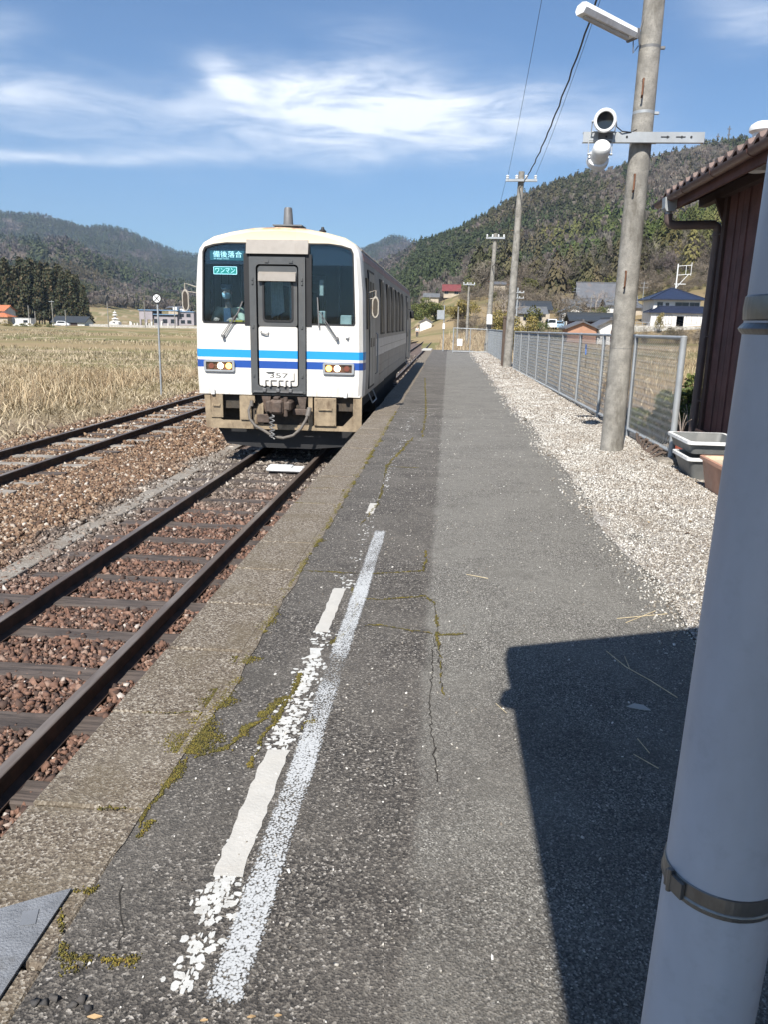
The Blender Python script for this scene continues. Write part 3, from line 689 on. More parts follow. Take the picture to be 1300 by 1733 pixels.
def forest(name, label, n, r0, r1, hc, hb, tC, tB, amin=-33, amax=32, zmin=8, flip=(.07, .5)):
    r = np.sqrt(rng.random(n)*(r1**2-r0**2)+r0**2); a = np.radians(amin+rng.random(n)*(amax-amin))
    x, y = r*np.sin(a), r*np.cos(a); z = terr(a, r); z2 = terr(a, r*.93)
    ok = (z > zmin+vnoise(x, y, 1/30, 8)*2) & ((z-z2)/(r*.07) > -.06)
    px, py = to_px(x, y, z)
    ok &= ~((px > 700) & (px < 800) & (py > 490) & (r < 420))           # the open slope with the red roofed house
    x, y, z, r = x[ok], y[ok], z[ok], r[ok]
    bare = bare_at(x, y, z)
    qx, qy = to_px(x, y, z)
    for pm, pr in MIXED: bare |= inpoly(qx+vnoise(x, y, 1/40, 23)*18, qy+vnoise(x, y, 1/30, 24)*8, pm) & (rng.random(len(x)) < pr)
    mixn = vnoise(x, y, 1/60, 31); fl = rng.random(len(x)); bare ^= (fl < flip[0]) | ((fl < flip[1]) & (mixn > .62))
    V, C = [], []
    for b, tp, hh in ((False, tC, hc), (True, tB, hb)):
        m = bare == b; k = m.sum()
        if not k: continue
        h = hh*(.7+.6*rng.random(k)); j = rng.random((k, 1))
        if b: col = (np.array([.150, .128, .104]) if r0 < 900 else np.array([.105, .092, .080]))*(.72+.5*j)*(1+.03*rng.normal(size=(k, 3)))*(1+.12*rng.normal(size=(k, 1)))
        else:
            brown = np.clip(.35+vnoise(x[m], y[m], 1/80, 41)*1.1, 0, 1)[:, None]*(.4+.6*rng.random((k, 1)))*(1 if r0 < 900 else .3)
            col = (np.array([.042, .054, .024])*(1-brown)+np.array([.090, .070, .040])*brown)*(.6+.9*j)
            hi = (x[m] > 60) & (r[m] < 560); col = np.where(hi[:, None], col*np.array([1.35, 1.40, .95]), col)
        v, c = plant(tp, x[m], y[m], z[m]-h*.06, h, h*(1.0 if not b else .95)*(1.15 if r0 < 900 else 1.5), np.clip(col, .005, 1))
        V.append(v); C.append(c)
    V = np.concatenate(V); C = np.concatenate(C)
    o = npmesh(name, V, np.arange(len(V)).reshape(-1, 3), M['forest_mat'], col=C)
    tag(o, label, 'forest', kind='stuff')
forest('near_hill_forest', 'green conifers and bare grey trees at the foot of the right hand hill', 5200, 225, 440, 11, 8.5, CTN, BTN)
forest('hill_forest', 'green conifers and bare grey trees covering the upper hillside', 25000, 420, 1000, 10.5, 8.5, CT, BT)
forest('far_forest', 'dark woods covering the distant mountain sides', 34000, 1000, 2950, 15, 12, CTL, BTL, flip=(.04, .25))
brush()

# ------------------------------------------------------------------ track bed, platform, gravel strip
def sheet(name, x0, x1, y0, y1, zf, mat, nx, ny, kind='structure', wob=0.0, seed=1):
    X, Y = np.meshgrid(np.linspace(x0, x1, nx+1), np.linspace(y0, y1, ny+1)); E = (np.arange(nx+1) == 0) | (np.arange(nx+1) == nx)
    X = X+E[None, :]*wob*vnoise(Y, X, 1.3, seed)
    Z = zf(X, Y); V = np.stack([X, Y, Z], -1).reshape(-1, 3); i, j = np.meshgrid(np.arange(ny), np.arange(nx), indexing='ij'); q = (i*(nx+1)+j).ravel()
    o = npmesh(name, V, np.stack([q, q+1, q+nx+2, q+nx+1], -1), M[mat], smooth=True); return tag(o, kind=kind)
def zbed(X, Y):
    s = np.clip((X+9.3)/1.2, 0, 1)
    return -1.10+.155*s*s*(3-2*s)+.012*vnoise(X, Y, 3.1, 4)+.02*np.exp(-((X+4.8)/.5)**2)
sheet('ballast_bed', -9.4, -1.12, -2, 170, zbed, 'ballast_bed', 60, 700)
def band(y, a, b): return 0
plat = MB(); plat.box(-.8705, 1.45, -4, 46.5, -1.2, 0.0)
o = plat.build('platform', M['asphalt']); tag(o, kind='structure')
g = MB(); g.box(1.4505, 2.72, -4, 44.5, -1.2, -.02); o = g.build('platform_shoulder', M['gravel_bed']); tag(o, kind='structure')
# gravel lies over the asphalt with an uneven edge
def zgr(X, Y): return .006+.010*vnoise(X, Y, 2.2, 6)+.012*np.clip(X-1.4, 0, 1)-.05*np.clip((X-2.35)/.3, 0, 1)+.0*Y
sheet('gravel_strip', 1.24, 2.70, -4, 44.3, zgr, 'gravel_bed', 14, 300, wob=.09, seed=3)
sheet('concrete_apron', 2.72, 5.0, 6.0, 10.6, lambda X, Y: -.06+0*X, 'trough_concrete', 4, 8)
cp = MB(); y = -1.53; 
while y < 47:
    L = .585; dz = rnd.uniform(-.004, .004); dx = rnd.uniform(-.004, .004)
    cp.box(-1.225+dx, -.87, y+.004, y+L-.004, -.30, .003+dz, .008); y += L
cp.box(-1.20, -.871, -4, 47, -1.2, -.301)
o = cp.build('platform_coping', M['coping_concrete']); tag(o, kind='structure')
# thin ragged screed along the coping
pts = [(y, -.90+.045*min(1, (y-1.75)/.9)+.018*vnoise(y, 0, 2.1, 2)+.014*vnoise(y, 0, 9, 3)) for y in np.arange(1.75, 30, .08)]
sc = MB()
for (y0, a), (y1, b) in zip(pts[:-1], pts[1:]): sc.add([(-.874, y0, .006), (a+.03, y0, .004), (b+.03, y1, .004), (-.874, y1, .006)], [(0, 1, 2, 3)])
o = sc.build('screed_strip', M['coping_concrete']); tag(o, kind='structure')
tr = MB()
yy = -1.0
while yy < 60: tr.box(-4.16, -3.93, yy+.006, yy+.994, -1.05, -.895+rnd.uniform(-.006, .006), .008); yy += 1.0
o = tr.build('cable_trough', M['trough_concrete']); tag(o, kind='structure')

# ---- stones (thousands: nobody could count them)
CUBE = np.array([(x, y, z) for z in (-1, 1) for y in (-1, 1) for x in (-1, 1)], float)
CF = np.array([(0, 2, 3, 1), (4, 5, 7, 6), (0, 1, 5, 4), (2, 6, 7, 3), (0, 4, 6, 2), (1, 3, 7, 5)])
def stones(name, x, y, z, s, mat, label, cat, flat=.75, jit=.52, tilt=1.0, sink=.25):
    n = len(x); v = CUBE[None]*(1+0*s[:, None, None]); v = v*.72+jit*(rng.random((n, 8, 3))-.5)*1.75
    v[:, 4:, :2] *= (.35+.6*rng.random((n, 1, 2)))
    sc = np.stack([s*(.8+.5*rng.random(n)), s*(.6+.4*rng.random(n)), s*flat*(.7+.5*rng.random(n))], -1); v = v*sc[:, None, :]
    # random rotation
    q = rng.normal(size=(n, 4)); q[:, 1:3] *= tilt*.7; q /= np.linalg.norm(q, axis=1, keepdims=True); w, a, b, c = q.T
    R = np.stack([1-2*(b*b+c*c), 2*(a*b-c*w), 2*(a*c+b*w), 2*(a*b+c*w), 1-2*(a*a+c*c), 2*(b*c-a*w), 2*(a*c-b*w), 2*(b*c+a*w), 1-2*(a*a+b*b)], -1).reshape(n, 3, 3)
    v = np.einsum('nij,nkj->nki', R, v); v += np.stack([x, y, z+s*sink], -1)[:, None, :]
    F = (CF[None]+8*np.arange(n)[:, None, None]).reshape(-1, 4)
    o = npmesh(name, v.reshape(-1, 3), F, M[mat]); tag(o, label, cat, kind='stuff'); return o
def inframe(x, y, z, mx=520, my=650):
    px, py = to_px(x, y, z); return (px > -mx) & (px < 1300+mx) & (py < 1733+my)
def scatter(n, x0, x1, y0, y1, z=-.9, p=1.0):
    x = x0+(x1-x0)*rng.random(n); y = y0+(y1-y0)*rng.random(n)**p; k = inframe(x, y, np.full(n, z)); return x[k], y[k]
def ballast():
    X, Y, S = [], [], []
    for (n, x0, x1, y0, y1, s) in ((66000, -5.2, -1.22, .2, 7.5, .0175), (66000, -8.4, -1.22, 7.5, 14, .020), (15000, -8.6, -4.0, 14, 22, .026), (9000, -8.7, -4.2, 22, 40, .036), (2600, -5, -1.2, 29, 60, .045)):
        x, y = scatter(n, x0, x1, y0, y1); X.append(x); Y.append(y); S.append(s*(.5+.8*rng.random(len(x))+.9*(rng.random(len(x)) < .08)))
    x, y, s = map(np.concatenate, (X, Y, S))
    tro = (x > -4.20) & (x < -3.89); keep = ~(tro & (rng.random(len(x)) > .38)); 
    pitch = .65; ph = (y-2.65) % pitch; ins = ((x > -3.85) & (x < -1.6)) & ((ph < .09) | (ph > pitch-.09)); keep &= ~(ins & (rng.random(len(x)) > .05))
    rl = (np.abs(x+2.15) < .075) | (np.abs(x+3.27) < .075) | (np.abs(x+6.29) < .07) | (np.abs(x+7.43) < .07); keep &= ~rl
    ins2 = ((x > -7.9) & (x < -5.8)) & (((y-2.3) % .68 < .09) | ((y-2.3) % .68 > .60)); keep &= ~(ins2 & (rng.random(len(x)) > .35))
    x, y, s = x[keep], y[keep], s[keep]
    z = zbed(x, y)+rng.random(len(x))*.018+.05*np.exp(-((x+1.35)/.2)**2)+np.where((x > -3.85) & (x < -1.6), .028, .02)
    stones('ballast_stones', x, y, z, s, 'ballast_stone', 'broken brown and grey ballast stones packed round the sleepers', 'ballast')
ballast()
def gravel():
    X, Y, S = [], [], []
    for (n, y0, y1, s) in ((32000, 1.8, 6, .0066), (40000, 6, 12, .0085), (24000, 12, 22, .013), (9000, 22, 44, .022)):
        x, y = scatter(n, 1.05, 2.72, y0, y1, 0); X.append(x); Y.append(y); S.append(s*(.5+rng.random(len(x))))
    x, y, s = map(np.concatenate, (X, Y, S)); e = 1.30+.09*vnoise(y, 0*y, 1.1, 4)+.05*vnoise(y, x, 4, 5)
    pr = np.where(x > e, 1.0, np.exp(-(e-x)/.075)*.8); keep = rng.random(len(x)) < pr; x, y, s = x[keep], y[keep], s[keep]
    z = np.where(x > 1.25, zgr(x, y), 0)+.002
    cx_ = rng.random(len(x)) < np.clip((y-14)/25, 0, .45)
    stones('gravel_chips', x, y, z, s, 'gravel_stone', 'pale crushed gravel strewn between asphalt and chain link fence', 'gravel', flat=.45, tilt=.6)
    n = 2600; x, y = scatter(n, -.8, 1.25, 1.2, 14, 0); s = .0028+.0045*rng.random(len(x))**2
    stones('loose_grit', x, y, 0*x+.001, s, 'gravel_stone', 'loose white grit scattered over the asphalt', 'grit', flat=.4, tilt=.3)
gravel()
# ---- moss growing in the cracks and along the coping
def litter():
    x, y = scatter(2600, 1.5, 2.75, 4, 44, 0); k = rng.random(len(x)) < np.clip((x-1.5)/1.0, .08, 1)*np.clip(.35+.5*vnoise(x, y, .8, 71), 0, 1); x, y = x[k], y[k]; n = len(x)
    an = rng.random(n)*pi; s = .012+.03*rng.random(n)**2*(1+y/25); V = []
    c, si = np.cos(an), np.sin(an); w = s*.35; z = .012+.012*rng.random((n, 4))+0*s[:, None]
    X = np.stack([x-c*s, x+si*w, x+c*s, x-si*w], 1); Y = np.stack([y-si*s, y-c*w, y+si*s, y+c*w], 1)
    o = npmesh('leaf_litter', np.stack([X, Y, z], -1).reshape(-1, 3), np.arange(4*n).reshape(-1, 4), M['litter_leaf']); tag(o, 'dead brown leaves and straw caught in the gravel by the fence', 'leaves', kind='stuff')
litter()
def moss_build():
    P, S = [], []
    def line(pts, wpx, dens, s=.0045, world=False):
        dens = dens*(7.5 if wpx > .0115 else 3.2); s = s*(.55 if wpx > .0115 else .42)
        pts = [onz(*p)[:2] if not world else p for p in pts]
        for (a, b) in zip(pts[:-1], pts[1:]):
            L = hypot(b[0]-a[0], b[1]-a[1]); n = int(L*dens*max(.3, wpx*10)); t = rng.random(n)
            pz = vnoise(t*L+a[0]*3, np.full(n, a[1]*2.1), 9.0, 8)+.5*vnoise(t*L+a[1], np.full(n, a[0]), 31.0, 9); kk = rng.random(n) < np.clip(.62+pz*1.1, 0.03, 1); t = t[kk]; n = len(t); pz = pz[kk]
            off = rng.normal(size=n)*wpx*.40*np.clip(.8+pz, .25, 1.8)+(.014 if wpx > .009 else .006)*vnoise(t*L*1.0+a[0]*7, np.full(n, a[1]), 17.0, 5)+.006*vnoise(t*L*1.0+a[0]*5, np.full(n, a[1]), 60.0, 6); nx, ny = -(b[1]-a[1])/L, (b[0]-a[0])/L
            x = a[0]+(b[0]-a[0])*t+nx*off+.008*vnoise(t*L*6, 0*t, 1.7, 3); y = a[1]+(b[1]-a[1])*t+ny*off
            P.append(np.stack([x, y], -1)); S.append(s*(.5+rng.random(n)))
    def wob(x, y): return x
    ys = [1.9, 2.1, 2.3, 2.5, 2.7, 2.9, 3.1, 3.4, 3.7, 4.0, 4.3, 4.7, 5.1, 5.6, 6.2, 6.8, 7.5, 8.2, 9, 10, 11.5, 13]
    ws = [.006, .03, .075, .07, .06, .045, .02, .028, .02, .014, .02, .045, .016, .018, .03, .02, .03, .024, .03, .03, .02, .015]
    for i in range(len(ys)-1): line([(-.845, ys[i]), (-.845+rnd.uniform(-.01, .01), ys[i+1])], ws[i], 2600, world=True)
    line([(440, 1215), (470, 1190), (490, 1180)], .022, 3000); line([(330, 1285), (385, 1265), (410, 1245), (445, 1215)], .014, 2400)
    line([(425, 1300), (440, 1260), (460, 1225), (510, 1140)], .012, 1300); line([(505, 1245), (520, 1220), (535, 1225)], .016, 1800)
    line([(500, 965), (560, 968), (620, 972), (720, 966), (722, 932)], .008, 1400); line([(600, 1012), (650, 1015), (720, 1008), (737, 1020), (741, 1070), (750, 1180)], .008, 1500)
    line([(560, 1090), (590, 1064), (640, 1058), (700, 1068), (745, 1075), (803, 1074)], .010, 1900); line([(595, 985), (603, 1030), (600, 1050), (560, 1090)], .011, 1700)
    line([(240, 1207), (335, 1205)], .004, 1200); line([(165, 1370), (225, 1372)], .008, 1700); line([(205, 1368), (225, 1374)], .016, 1500)
    line([(400, 961), (500, 963)], .003, 900); line([(442, 915), (520, 918)], .003, 700); line([(515, 826), (565, 826)], .003, 700); line([(496, 851), (550, 852)], .003, 600)
    line([(110, 1520), (140, 1510), (170, 1500)], .02, 900); line([(120, 1610), (165, 1620), (235, 1630)], .018, 1000); line([(100, 1540), (120, 1650)], .02, 700); line([(240, 1420), (265, 1390)], .016, 700)
    line([(610, 890), (640, 850), (655, 790), (710, 792)], .01, 900); line([(700, 740), (655, 790)], .02, 400); line([(720, 640), (722, 700), (715, 740)], .012, 500)
    p = np.concatenate(P); s = np.concatenate(S)
    stones('moss', p[:, 0], p[:, 1], 0*p[:, 0]+.002, s*1.0, 'moss', 'yellow green moss growing in the cracks of the platform', 'moss', flat=.9, jit=.6)
moss_build()
# ---- worn white line: old flaking paint with smooth filler on it, and a newer sprayed line beside it
def cracks():
    m = MB()
    for k, pts in enumerate(([(500, 965), (560, 968), (620, 972), (720, 966), (722, 932)], [(600, 1012), (650, 1015), (720, 1008), (737, 1020), (741, 1070), (750, 1180)], [(560, 1090), (590, 1064), (640, 1058), (700, 1068), (745, 1075), (803, 1074)],
                           [(595, 985), (603, 1030), (600, 1050)], [(735, 1080), (728, 1200), (742, 1330)], [(203, 1500), (208, 1560), (200, 1620)], [(640, 850), (655, 790), (710, 792)])):
        P_ = [onz(*p) for p in pts]; L = []
        for a, b in zip(P_[:-1], P_[1:]):
            n = max(3, int(hypot(b[0]-a[0], b[1]-a[1])/.022))
            for i in range(n): t = i/n; L.append((a[0]+(b[0]-a[0])*t+rnd.gauss(0, .0045), a[1]+(b[1]-a[1])*t+rnd.gauss(0, .0045), rnd.uniform(.0008, .0032)))
        for (a, b) in zip(L[:-1], L[1:]):
            d = hypot(b[0]-a[0], b[1]-a[1])+1e-6; nx, ny = -(b[1]-a[1])/d, (b[0]-a[0])/d
            m.add([(a[0]+nx*a[2], a[1]+ny*a[2], .0012), (a[0]-nx*a[2], a[1]-ny*a[2], .0012), (b[0]-nx*b[2], b[1]-ny*b[2], .0012), (b[0]+nx*b[2], b[1]+ny*b[2], .0012)], [(0, 1, 2, 3)])
    tag(m.build('pavement_cracks', M['crack_dark']), kind='structure')
cracks()
def old_line():
    m = MB()
    def blob_(*a, **k): pass
    def blob(cx, cy, a, b, h, n=9, mi=0, irregular=.35):
        ph = rnd.random()*6; pts = []
        for k in range(n):
            t = 2*pi*k/n+rnd.uniform(-.2, .2); rr = 1+rnd.uniform(-irregular, irregular); pts.append((cx+a*rr*cos(t+ph), cy+b*rr*sin(t+ph)))
        m.mat(mi).prism(pts, 0.0, h, 'xy')
    def patch(y0, y1, x0, x1, h=.003, mi=1, jag=.008):
        L, Rr = [], []; yv = y0
        while yv < y1:
            L.append((x0+rnd.uniform(-jag, jag), yv)); Rr.append((x1+rnd.uniform(-jag, jag), yv+rnd.uniform(-.01, .01))); yv += .035
        m.mat(mi).prism(L+Rr[::-1], 0.0, h, 'xy')
    patch(1.73, 2.38, -.578, -.498, .0022, jag=.005); patch(3.42, 4.08, -.59, -.525, .0024, jag=.005); patch(5.82, 6.2, -.60, -.54, .0020, jag=.004)
    patch(3.12, 3.26, -.575, -.52, .0022, 0, .016)
    for (y0, y1, n, s) in ((1.36, 1.53, 60, .012), (1.56, 1.76, 110, .012), (1.75, 2.4, 26, .010), (2.36, 3.12, 300, .014), (3.26, 3.44, 26, .016), (4.06, 4.3, 26, .013), (4.4, 5.7, 36, .010), (6.2, 8.0, 40, .013), (8.0, 12.5, 60, .015)):
        for k in range(n):
            yv = rnd.uniform(y0, y1); xv = -.540+rnd.gauss(0, .026)
            blob(xv, yv, s*.8*rnd.uniform(.25, 1.1), s*.8*rnd.uniform(.25, 1.3), rnd.uniform(.0009, .0016), n=rnd.choice((7, 8, 9, 11)), irregular=.3)
    o = m.build('old_painted_line', [M['paint_white'], M['putty_grey']]); tag(o, kind='structure')
    s = MB(); s.add([(-.53, 1.2, .0045), (-.33, 1.2, .0045), (-.33, 5.5, .0045), (-.53, 5.5, .0045)], [(0, 1, 2, 3)])
    o = s.build('sprayed_line', M['spray_paint']); tag(o, kind='structure')
old_line()

# ---- dry grass and weeds
def grass(name, label, x, y, z, h, mat, w=.006, lean=.35, cat='grass', curl=.25):
    n = len(x); an = rng.random(n)*2*pi; ln = lean*rng.random(n)*h; dx, dy = np.cos(an)*ln, np.sin(an)*ln; sx, sy = -np.sin(an)*w, np.cos(an)*w
    rot = rng.random(n)*pi; sx, sy = np.cos(rot)*w*(.6+.8*rng.random(n)), np.sin(rot)*w*(.6+.8*rng.random(n))
    mz = .55+.1*rng.random(n); tz = 1-curl*rng.random(n)
    V = np.stack([np.stack([x-sx, y-sy, z], -1), np.stack([x+sx, y+sy, z], -1), np.stack([x+sx*.8+dx*.35, y+sy*.8+dy*.35, z+h*mz], -1), np.stack([x-sx*.8+dx*.35, y-sy*.8+dy*.35, z+h*mz], -1),
                  np.stack([x+dx, y+dy, z+h*tz], -1), np.stack([x+dx+sx*.3, y+dy+sy*.3, z+h*tz], -1)], 1)
    F = np.array([[0, 1, 2, 3], [3, 2, 5, 4]])[None]+6*np.arange(n)[:, None, None]
    o = npmesh(name, V.reshape(-1, 3), F.reshape(-1, 4), M[mat]); tag(o, label, cat, kind='stuff'); return o
def ground_at(x, y): return terr(np.arctan2(x, y), np.hypot(x, y))
def weeds():
    n = 150000; x = -8.6-26*rng.random(n)**1.25; y = 8+52*rng.random(n); k = inframe(x, y, np.full(n, -.5), 260)
    x, y = x[k], y[k]; cl = vnoise(x, y, .22, 12)+.6*vnoise(x, y, .7, 13)
    dens = np.clip((-x-9.2)/2.5, 0, 1)
    tall = (y < 42)*np.clip(cl*.8-.08+1.0*np.exp(-((x+13.5)/4)**2-((y-32)/9)**2)-.25*(np.hypot(x, y) < 24), 0, 1)*dens
    keep = (rng.random(len(x)) < .24+.5*tall); x, y, tall = x[keep], y[keep], tall[keep]
    t = (tall > .45) & (rng.random(len(x)) < .50)
    h = np.where(t, (.22+.70*rng.random(len(x)))*tall*1.0, .10+.2*rng.random(len(x)))
    grass('field_grass', 'tall dry straw coloured grass standing in the field', x[t], y[t], ground_at(x[t], y[t])-.02, h[t], 'dry_grass', w=.009, lean=1.5, curl=.45)
    grass('matted_grass', 'short matted dead grass beside the far track', x[~t], y[~t], ground_at(x[~t], y[~t])-.03, h[~t], 'matted_grass', w=.014, lean=2.2)
    n = 30000; x = -14-75*rng.random(n); y = 45+110*rng.random(n); k = inframe(x, y, np.full(n, -.5), 60) & (np.abs(x/y) < .66); x, y = x[k], y[k]
    k = vnoise(x, y*2.5, .05, 14) > -.1; x, y = x[k], y[k]
    grass('stubble', 'sparse stubble in the dry paddy fields', x, y, ground_at(x, y)-.03, .12+.3*rng.random(len(x)), 'matted_grass', w=.03, lean=.8)
    n = 34000; x = 2.9+16*rng.random(n)**1.2; y = 9+70*rng.random(n); k = inframe(x, y, np.full(n, .3), 60) & ~((x > 3.1) & (x < 7.5) & (y < 10.2)) & ~((x < 5) & (y < 10.7)); x, y = x[k], y[k]
    grass('bank_grass', 'dry weeds and straw behind the chain link fence', x, y, ground_at(x, y)-.03, (.12+.45*rng.random(len(x)))*(.6+.5*np.clip(vnoise(x, y, .5, 15), 0, 1)), 'dry_grass', w=.008, lean=.9)
    n = 9000; x = -1+6*rng.random(n)**.8; x = np.where(rng.random(n) < .5, 2.0+4*rng.random(n), x); y = 48+60*rng.random(n); k = (x > -1.1+.0*y); x, y = x[k], y[k]
    grass('platform_end_grass', 'dry reeds growing beyond the end of the platform', x, y, ground_at(x, y)-.03, .3+.9*rng.random(len(x)), 'dry_grass', w=.016, lean=.5)
weeds()
# ------------------------------------------------------------------ rails and sleepers
RP = [(-.0635, 0), (.0635, 0), (.0635, .010), (.012, .026), (.0085, .10), (.0325, .112), (.0325, .136), (.027, .141), (-.027, .141), (-.0325, .136), (-.0325, .112), (-.0085, .10), (-.012, .026), (-.0635, .010)]
def rail(path, label, cat='rail'):
    m = MB(); rings = []
    for i, (x, y) in enumerate(path): rings.append([(x+a, y, -.901+b) for a, b in RP])
    n = len(RP)
    for A in rings: m.v += A
    for i in range(len(rings)-1):
        for k in range(n): m.f.append([i*n+k, i*n+(k+1) % n, (i+1)*n+(k+1) % n, (i+1)*n+k]); m.m.append(0)
    m.f.append(list(range(n))); m.m.append(0); m.f.append([(len(rings)-1)*n+k for k in range(n)]); m.m.append(0)
    o = m.build('rail', M['rail_steel'], smooth=25); return tag(o, label, 'rail', 'rails of the two tracks')
def mainx(y): return -2.71-2.6*max(0, (y-150)/250)**2
def leftx(y):
    if y < 55: return -6.86
    t = min(1, (y-55)/95); return -6.86+(mainx(150)+6.86)*(t*t*(3-2*t))
ysm = [-6, -2, 2, 8, 20, 60, 120, 150]+[170+20*i for i in range(12)]
r_right = rail([(mainx(y)+.56, y) for y in ysm], 'dark rusty rail nearest the platform edge, passing under the train')
r_left = rail([(mainx(y)-.56, y) for y in ysm], "the platform track's other rail, farther from the platform edge")
ysl = [-6, 0, 8, 20, 40, 55]+[55+5*i for i in range(1, 19)]
rail([(leftx(y)+.57, y) for y in ysl], 'nearer rail of the second track beside the grassy field')
rail([(leftx(y)-.57, y) for y in ysl], 'farthest rail of all, along the dry grass edge')
# fishplates on the near rail joint
for side, nm in ((-1, 'plate on the inner web'), (1, 'plate on the outer web')):
    m = MB(); m.box(-2.15+side*.011 if side > 0 else -2.15-.028, -2.15+.028 if side > 0 else -2.15-.011, 2.28, 2.86, -.872, -.80, .004)
    for yb in (2.34, 2.48, 2.66, 2.80): m.cyl((-2.15+side*.026, yb, -.836), (-2.15+side*.055, yb, -.836), .016, n=6)
    m.build('fishplate', M['rust'], r_right)
def sleeper_mesh(L, w, seed):
    g = random.Random(seed); m = MB(); n = 14; A = []
    for i in range(n+1):
        x = -L/2+L*i/n; j = lambda a: g.uniform(-a, a); e = .012 if i in (0, n) else 0
        A.append([(x, -w/2+j(.006)+e, -.13), (x, w/2+j(.006)-e, -.13), (x, w/2+j(.008)-e, -.012+j(.003)), (x, w/2-.012+j(.006), j(.003)), (x, g.uniform(-.03, .03), -.003+j(.004)), (x, -w/2+.012+j(.006), j(.003)), (x, -w/2+j(.008)+e, -.012+j(.003))])
    for i in range(n): m.loft(A[i], A[i+1])
    m.add(A[0], [tuple(range(7))]); m.add(A[-1], [tuple(range(7))])
    return m
protos = []
for s in range(4):
    o = sleeper_mesh(2.15, .20, s).build('sleeper', M['sleeper_wood']); protos.append(o)
def lay(proto, x, y, z, rz, label, mat=None):
    c = proto.copy(); COL.objects.link(c); c.location = (x, y, z); c.rotation_euler = (0, 0, rz); tag(c, label, 'sleeper'); return c
ys_main = [2.65+.65*i for i in range(-3, 18)]
ORD = ['first', 'second', 'third', 'fourth', 'fifth', 'sixth', 'seventh', 'eighth', 'ninth', 'tenth', 'eleventh', 'twelfth', 'thirteenth', 'fourteenth', 'fifteenth', 'sixteenth', 'seventeenth', 'eighteenth', 'nineteenth', 'twentieth']
k = 0
for y in ys_main:
    if y < 1.8 : continue
    o = lay(protos[k % 4], -2.71+rnd.uniform(-.03, .03), y, -.888+rnd.uniform(-.006, .006), rnd.uniform(-.012, .012), 'dark weathered wooden sleeper, %s from the bottom of the photo on the platform track' % ORD[k])
    o['group'] = 'sleepers of the platform track'; k += 1
for i in range(26):
    y = 29+.65*i*1.6
    o = lay(protos[i % 4], mainx(y), y, -.888, 0, 'far off wooden sleeper of the platform track beyond the train'); o['group'] = 'sleepers beyond the train'
LM = []
for s in range(3):
    o = sleeper_mesh(2.1, .19, 30+s).build('sleeper', M['sleeper_pale' if s else 'sleeper_wood']); LM.append(o)
for i in range(34):
    y = 9.1+.68*i
    o = lay(LM[i % 3], -6.86+rnd.uniform(-.03, .03), y, -.880+rnd.uniform(-.01, .008), rnd.uniform(-.02, .02), 'half buried weathered sleeper of the second track by the field'); o['group'] = 'sleepers of the second track'
for o in protos+LM: bpy.data.objects.remove(o)
# white marker plate lying between the rails under the train nose
m = MB(); m.box(-2.80, -2.22, 11.72, 11.98, -.86, -.795, .02); m.box(-2.78, -2.40, 11.76, 11.94, -.794, -.772, .01)
tag(m.build('track_beacon', M['white_enamel']), 'white flat box lying between the rails just before the train', 'beacon')

# ------------------------------------------------------------------ the railcar
TX, TY = -2.70, 12.30
YB = 28.1
car = thing('railcar', (TX, TY, -.76), 'white fronted single diesel railcar with light and dark blue stripes standing at the platform', 'train')
HW = 1.365
def prof(s=0.0, zb=.30):          # outline (x offset, z), s = inset
    right = [(HW-.012-s, zb), (HW-s, .62), (HW-s, 1.0), (HW-.02-s, 1.9), (HW-.065-s, 2.40-s*.3), (HW-.095-s, 2.53-s*.5), (HW-.17-s, 2.63-s*.7), (HW-.33-s*.7, 2.72-s), (.75, 2.79-s), (.40, 2.85-s), (0, 2.87-s)]
    return right+[(-x, z) for x, z in right[-2::-1]]
P3 = lambda pr, y: [(TX+x, y, z) for x, z in pr]
# white front moulding with openings for the two windscreens and the gangway
LW = [(-1.19, 1.41), (-.50, 1.41), (-.455, 1.44), (-.455, 2.655), (-.8, 2.62), (-1.0, 2.585), (-1.155, 2.535), (-1.175, 2.50), (-1.225, 1.46)]
RW = [(-x, z) for x, z in LW][::-1]
dx0, dx1 = -.455, .455
LW = [(x-0.0, z) for x, z in LW]
fr = MB()
outer = prof(.075, .30); outer[0] = (HW-.085, .30); outer[-1] = (-(HW-.085), .30)
gang = [(-.445, .295), (-.445, 2.45), (.445, 2.45), (.445, .295)]
# outline runs right-bottom .. top .. left-bottom, then round the gangway notch
outer2 = outer+[(-.445, .30), (-.445, 2.46), (.445, 2.46), (.445, .30)]
off = lambda L: [(TX+x, z) for x, z in L]
def shrink(L, d): 
    cx = sum(p[0] for p in L)/len(L); cz = sum(p[1] for p in L)/len(L)
    return [(x+(d if x < cx else -d), z+(d if z < cz else -d)) for x, z in L]
LWh = [(-1.205, 1.40), (-.52, 1.40), (-.50, 1.43), (-.50, 2.60), (-.80, 2.60), (-1.0, 2.575), (-1.15, 2.53), (-1.185, 2.48), (-1.225, 1.44)]
LWh = [(x+.02 if x > -.6 else x, z+(.02 if z > 2.5 else 0)) for x, z in LWh]
RWh = [(-x, z) for x, z in LWh][::-1]
fr.plate(off(outer2), [off(LWh), off(RWh)], TY, TY+.05)
fr.loft(P3(prof(.075), TY+.0005), P3(prof(.02), TY+.06), closed=False); fr.loft(P3(prof(.02), TY+.06), P3(prof(0), TY+.16), closed=False); fr.loft(P3(prof(0), TY+.16), P3(prof(0), TY+.34), closed=False)
fr.box(TX-HW+.05, TX-.445, TY+.001, TY+.2, .285, .3); fr.box(TX+.445, TX+HW-.05, TY+.001, TY+.2, .285, .3)
front = fr.build('front_panel', M['front_paint'], car, smooth=30)
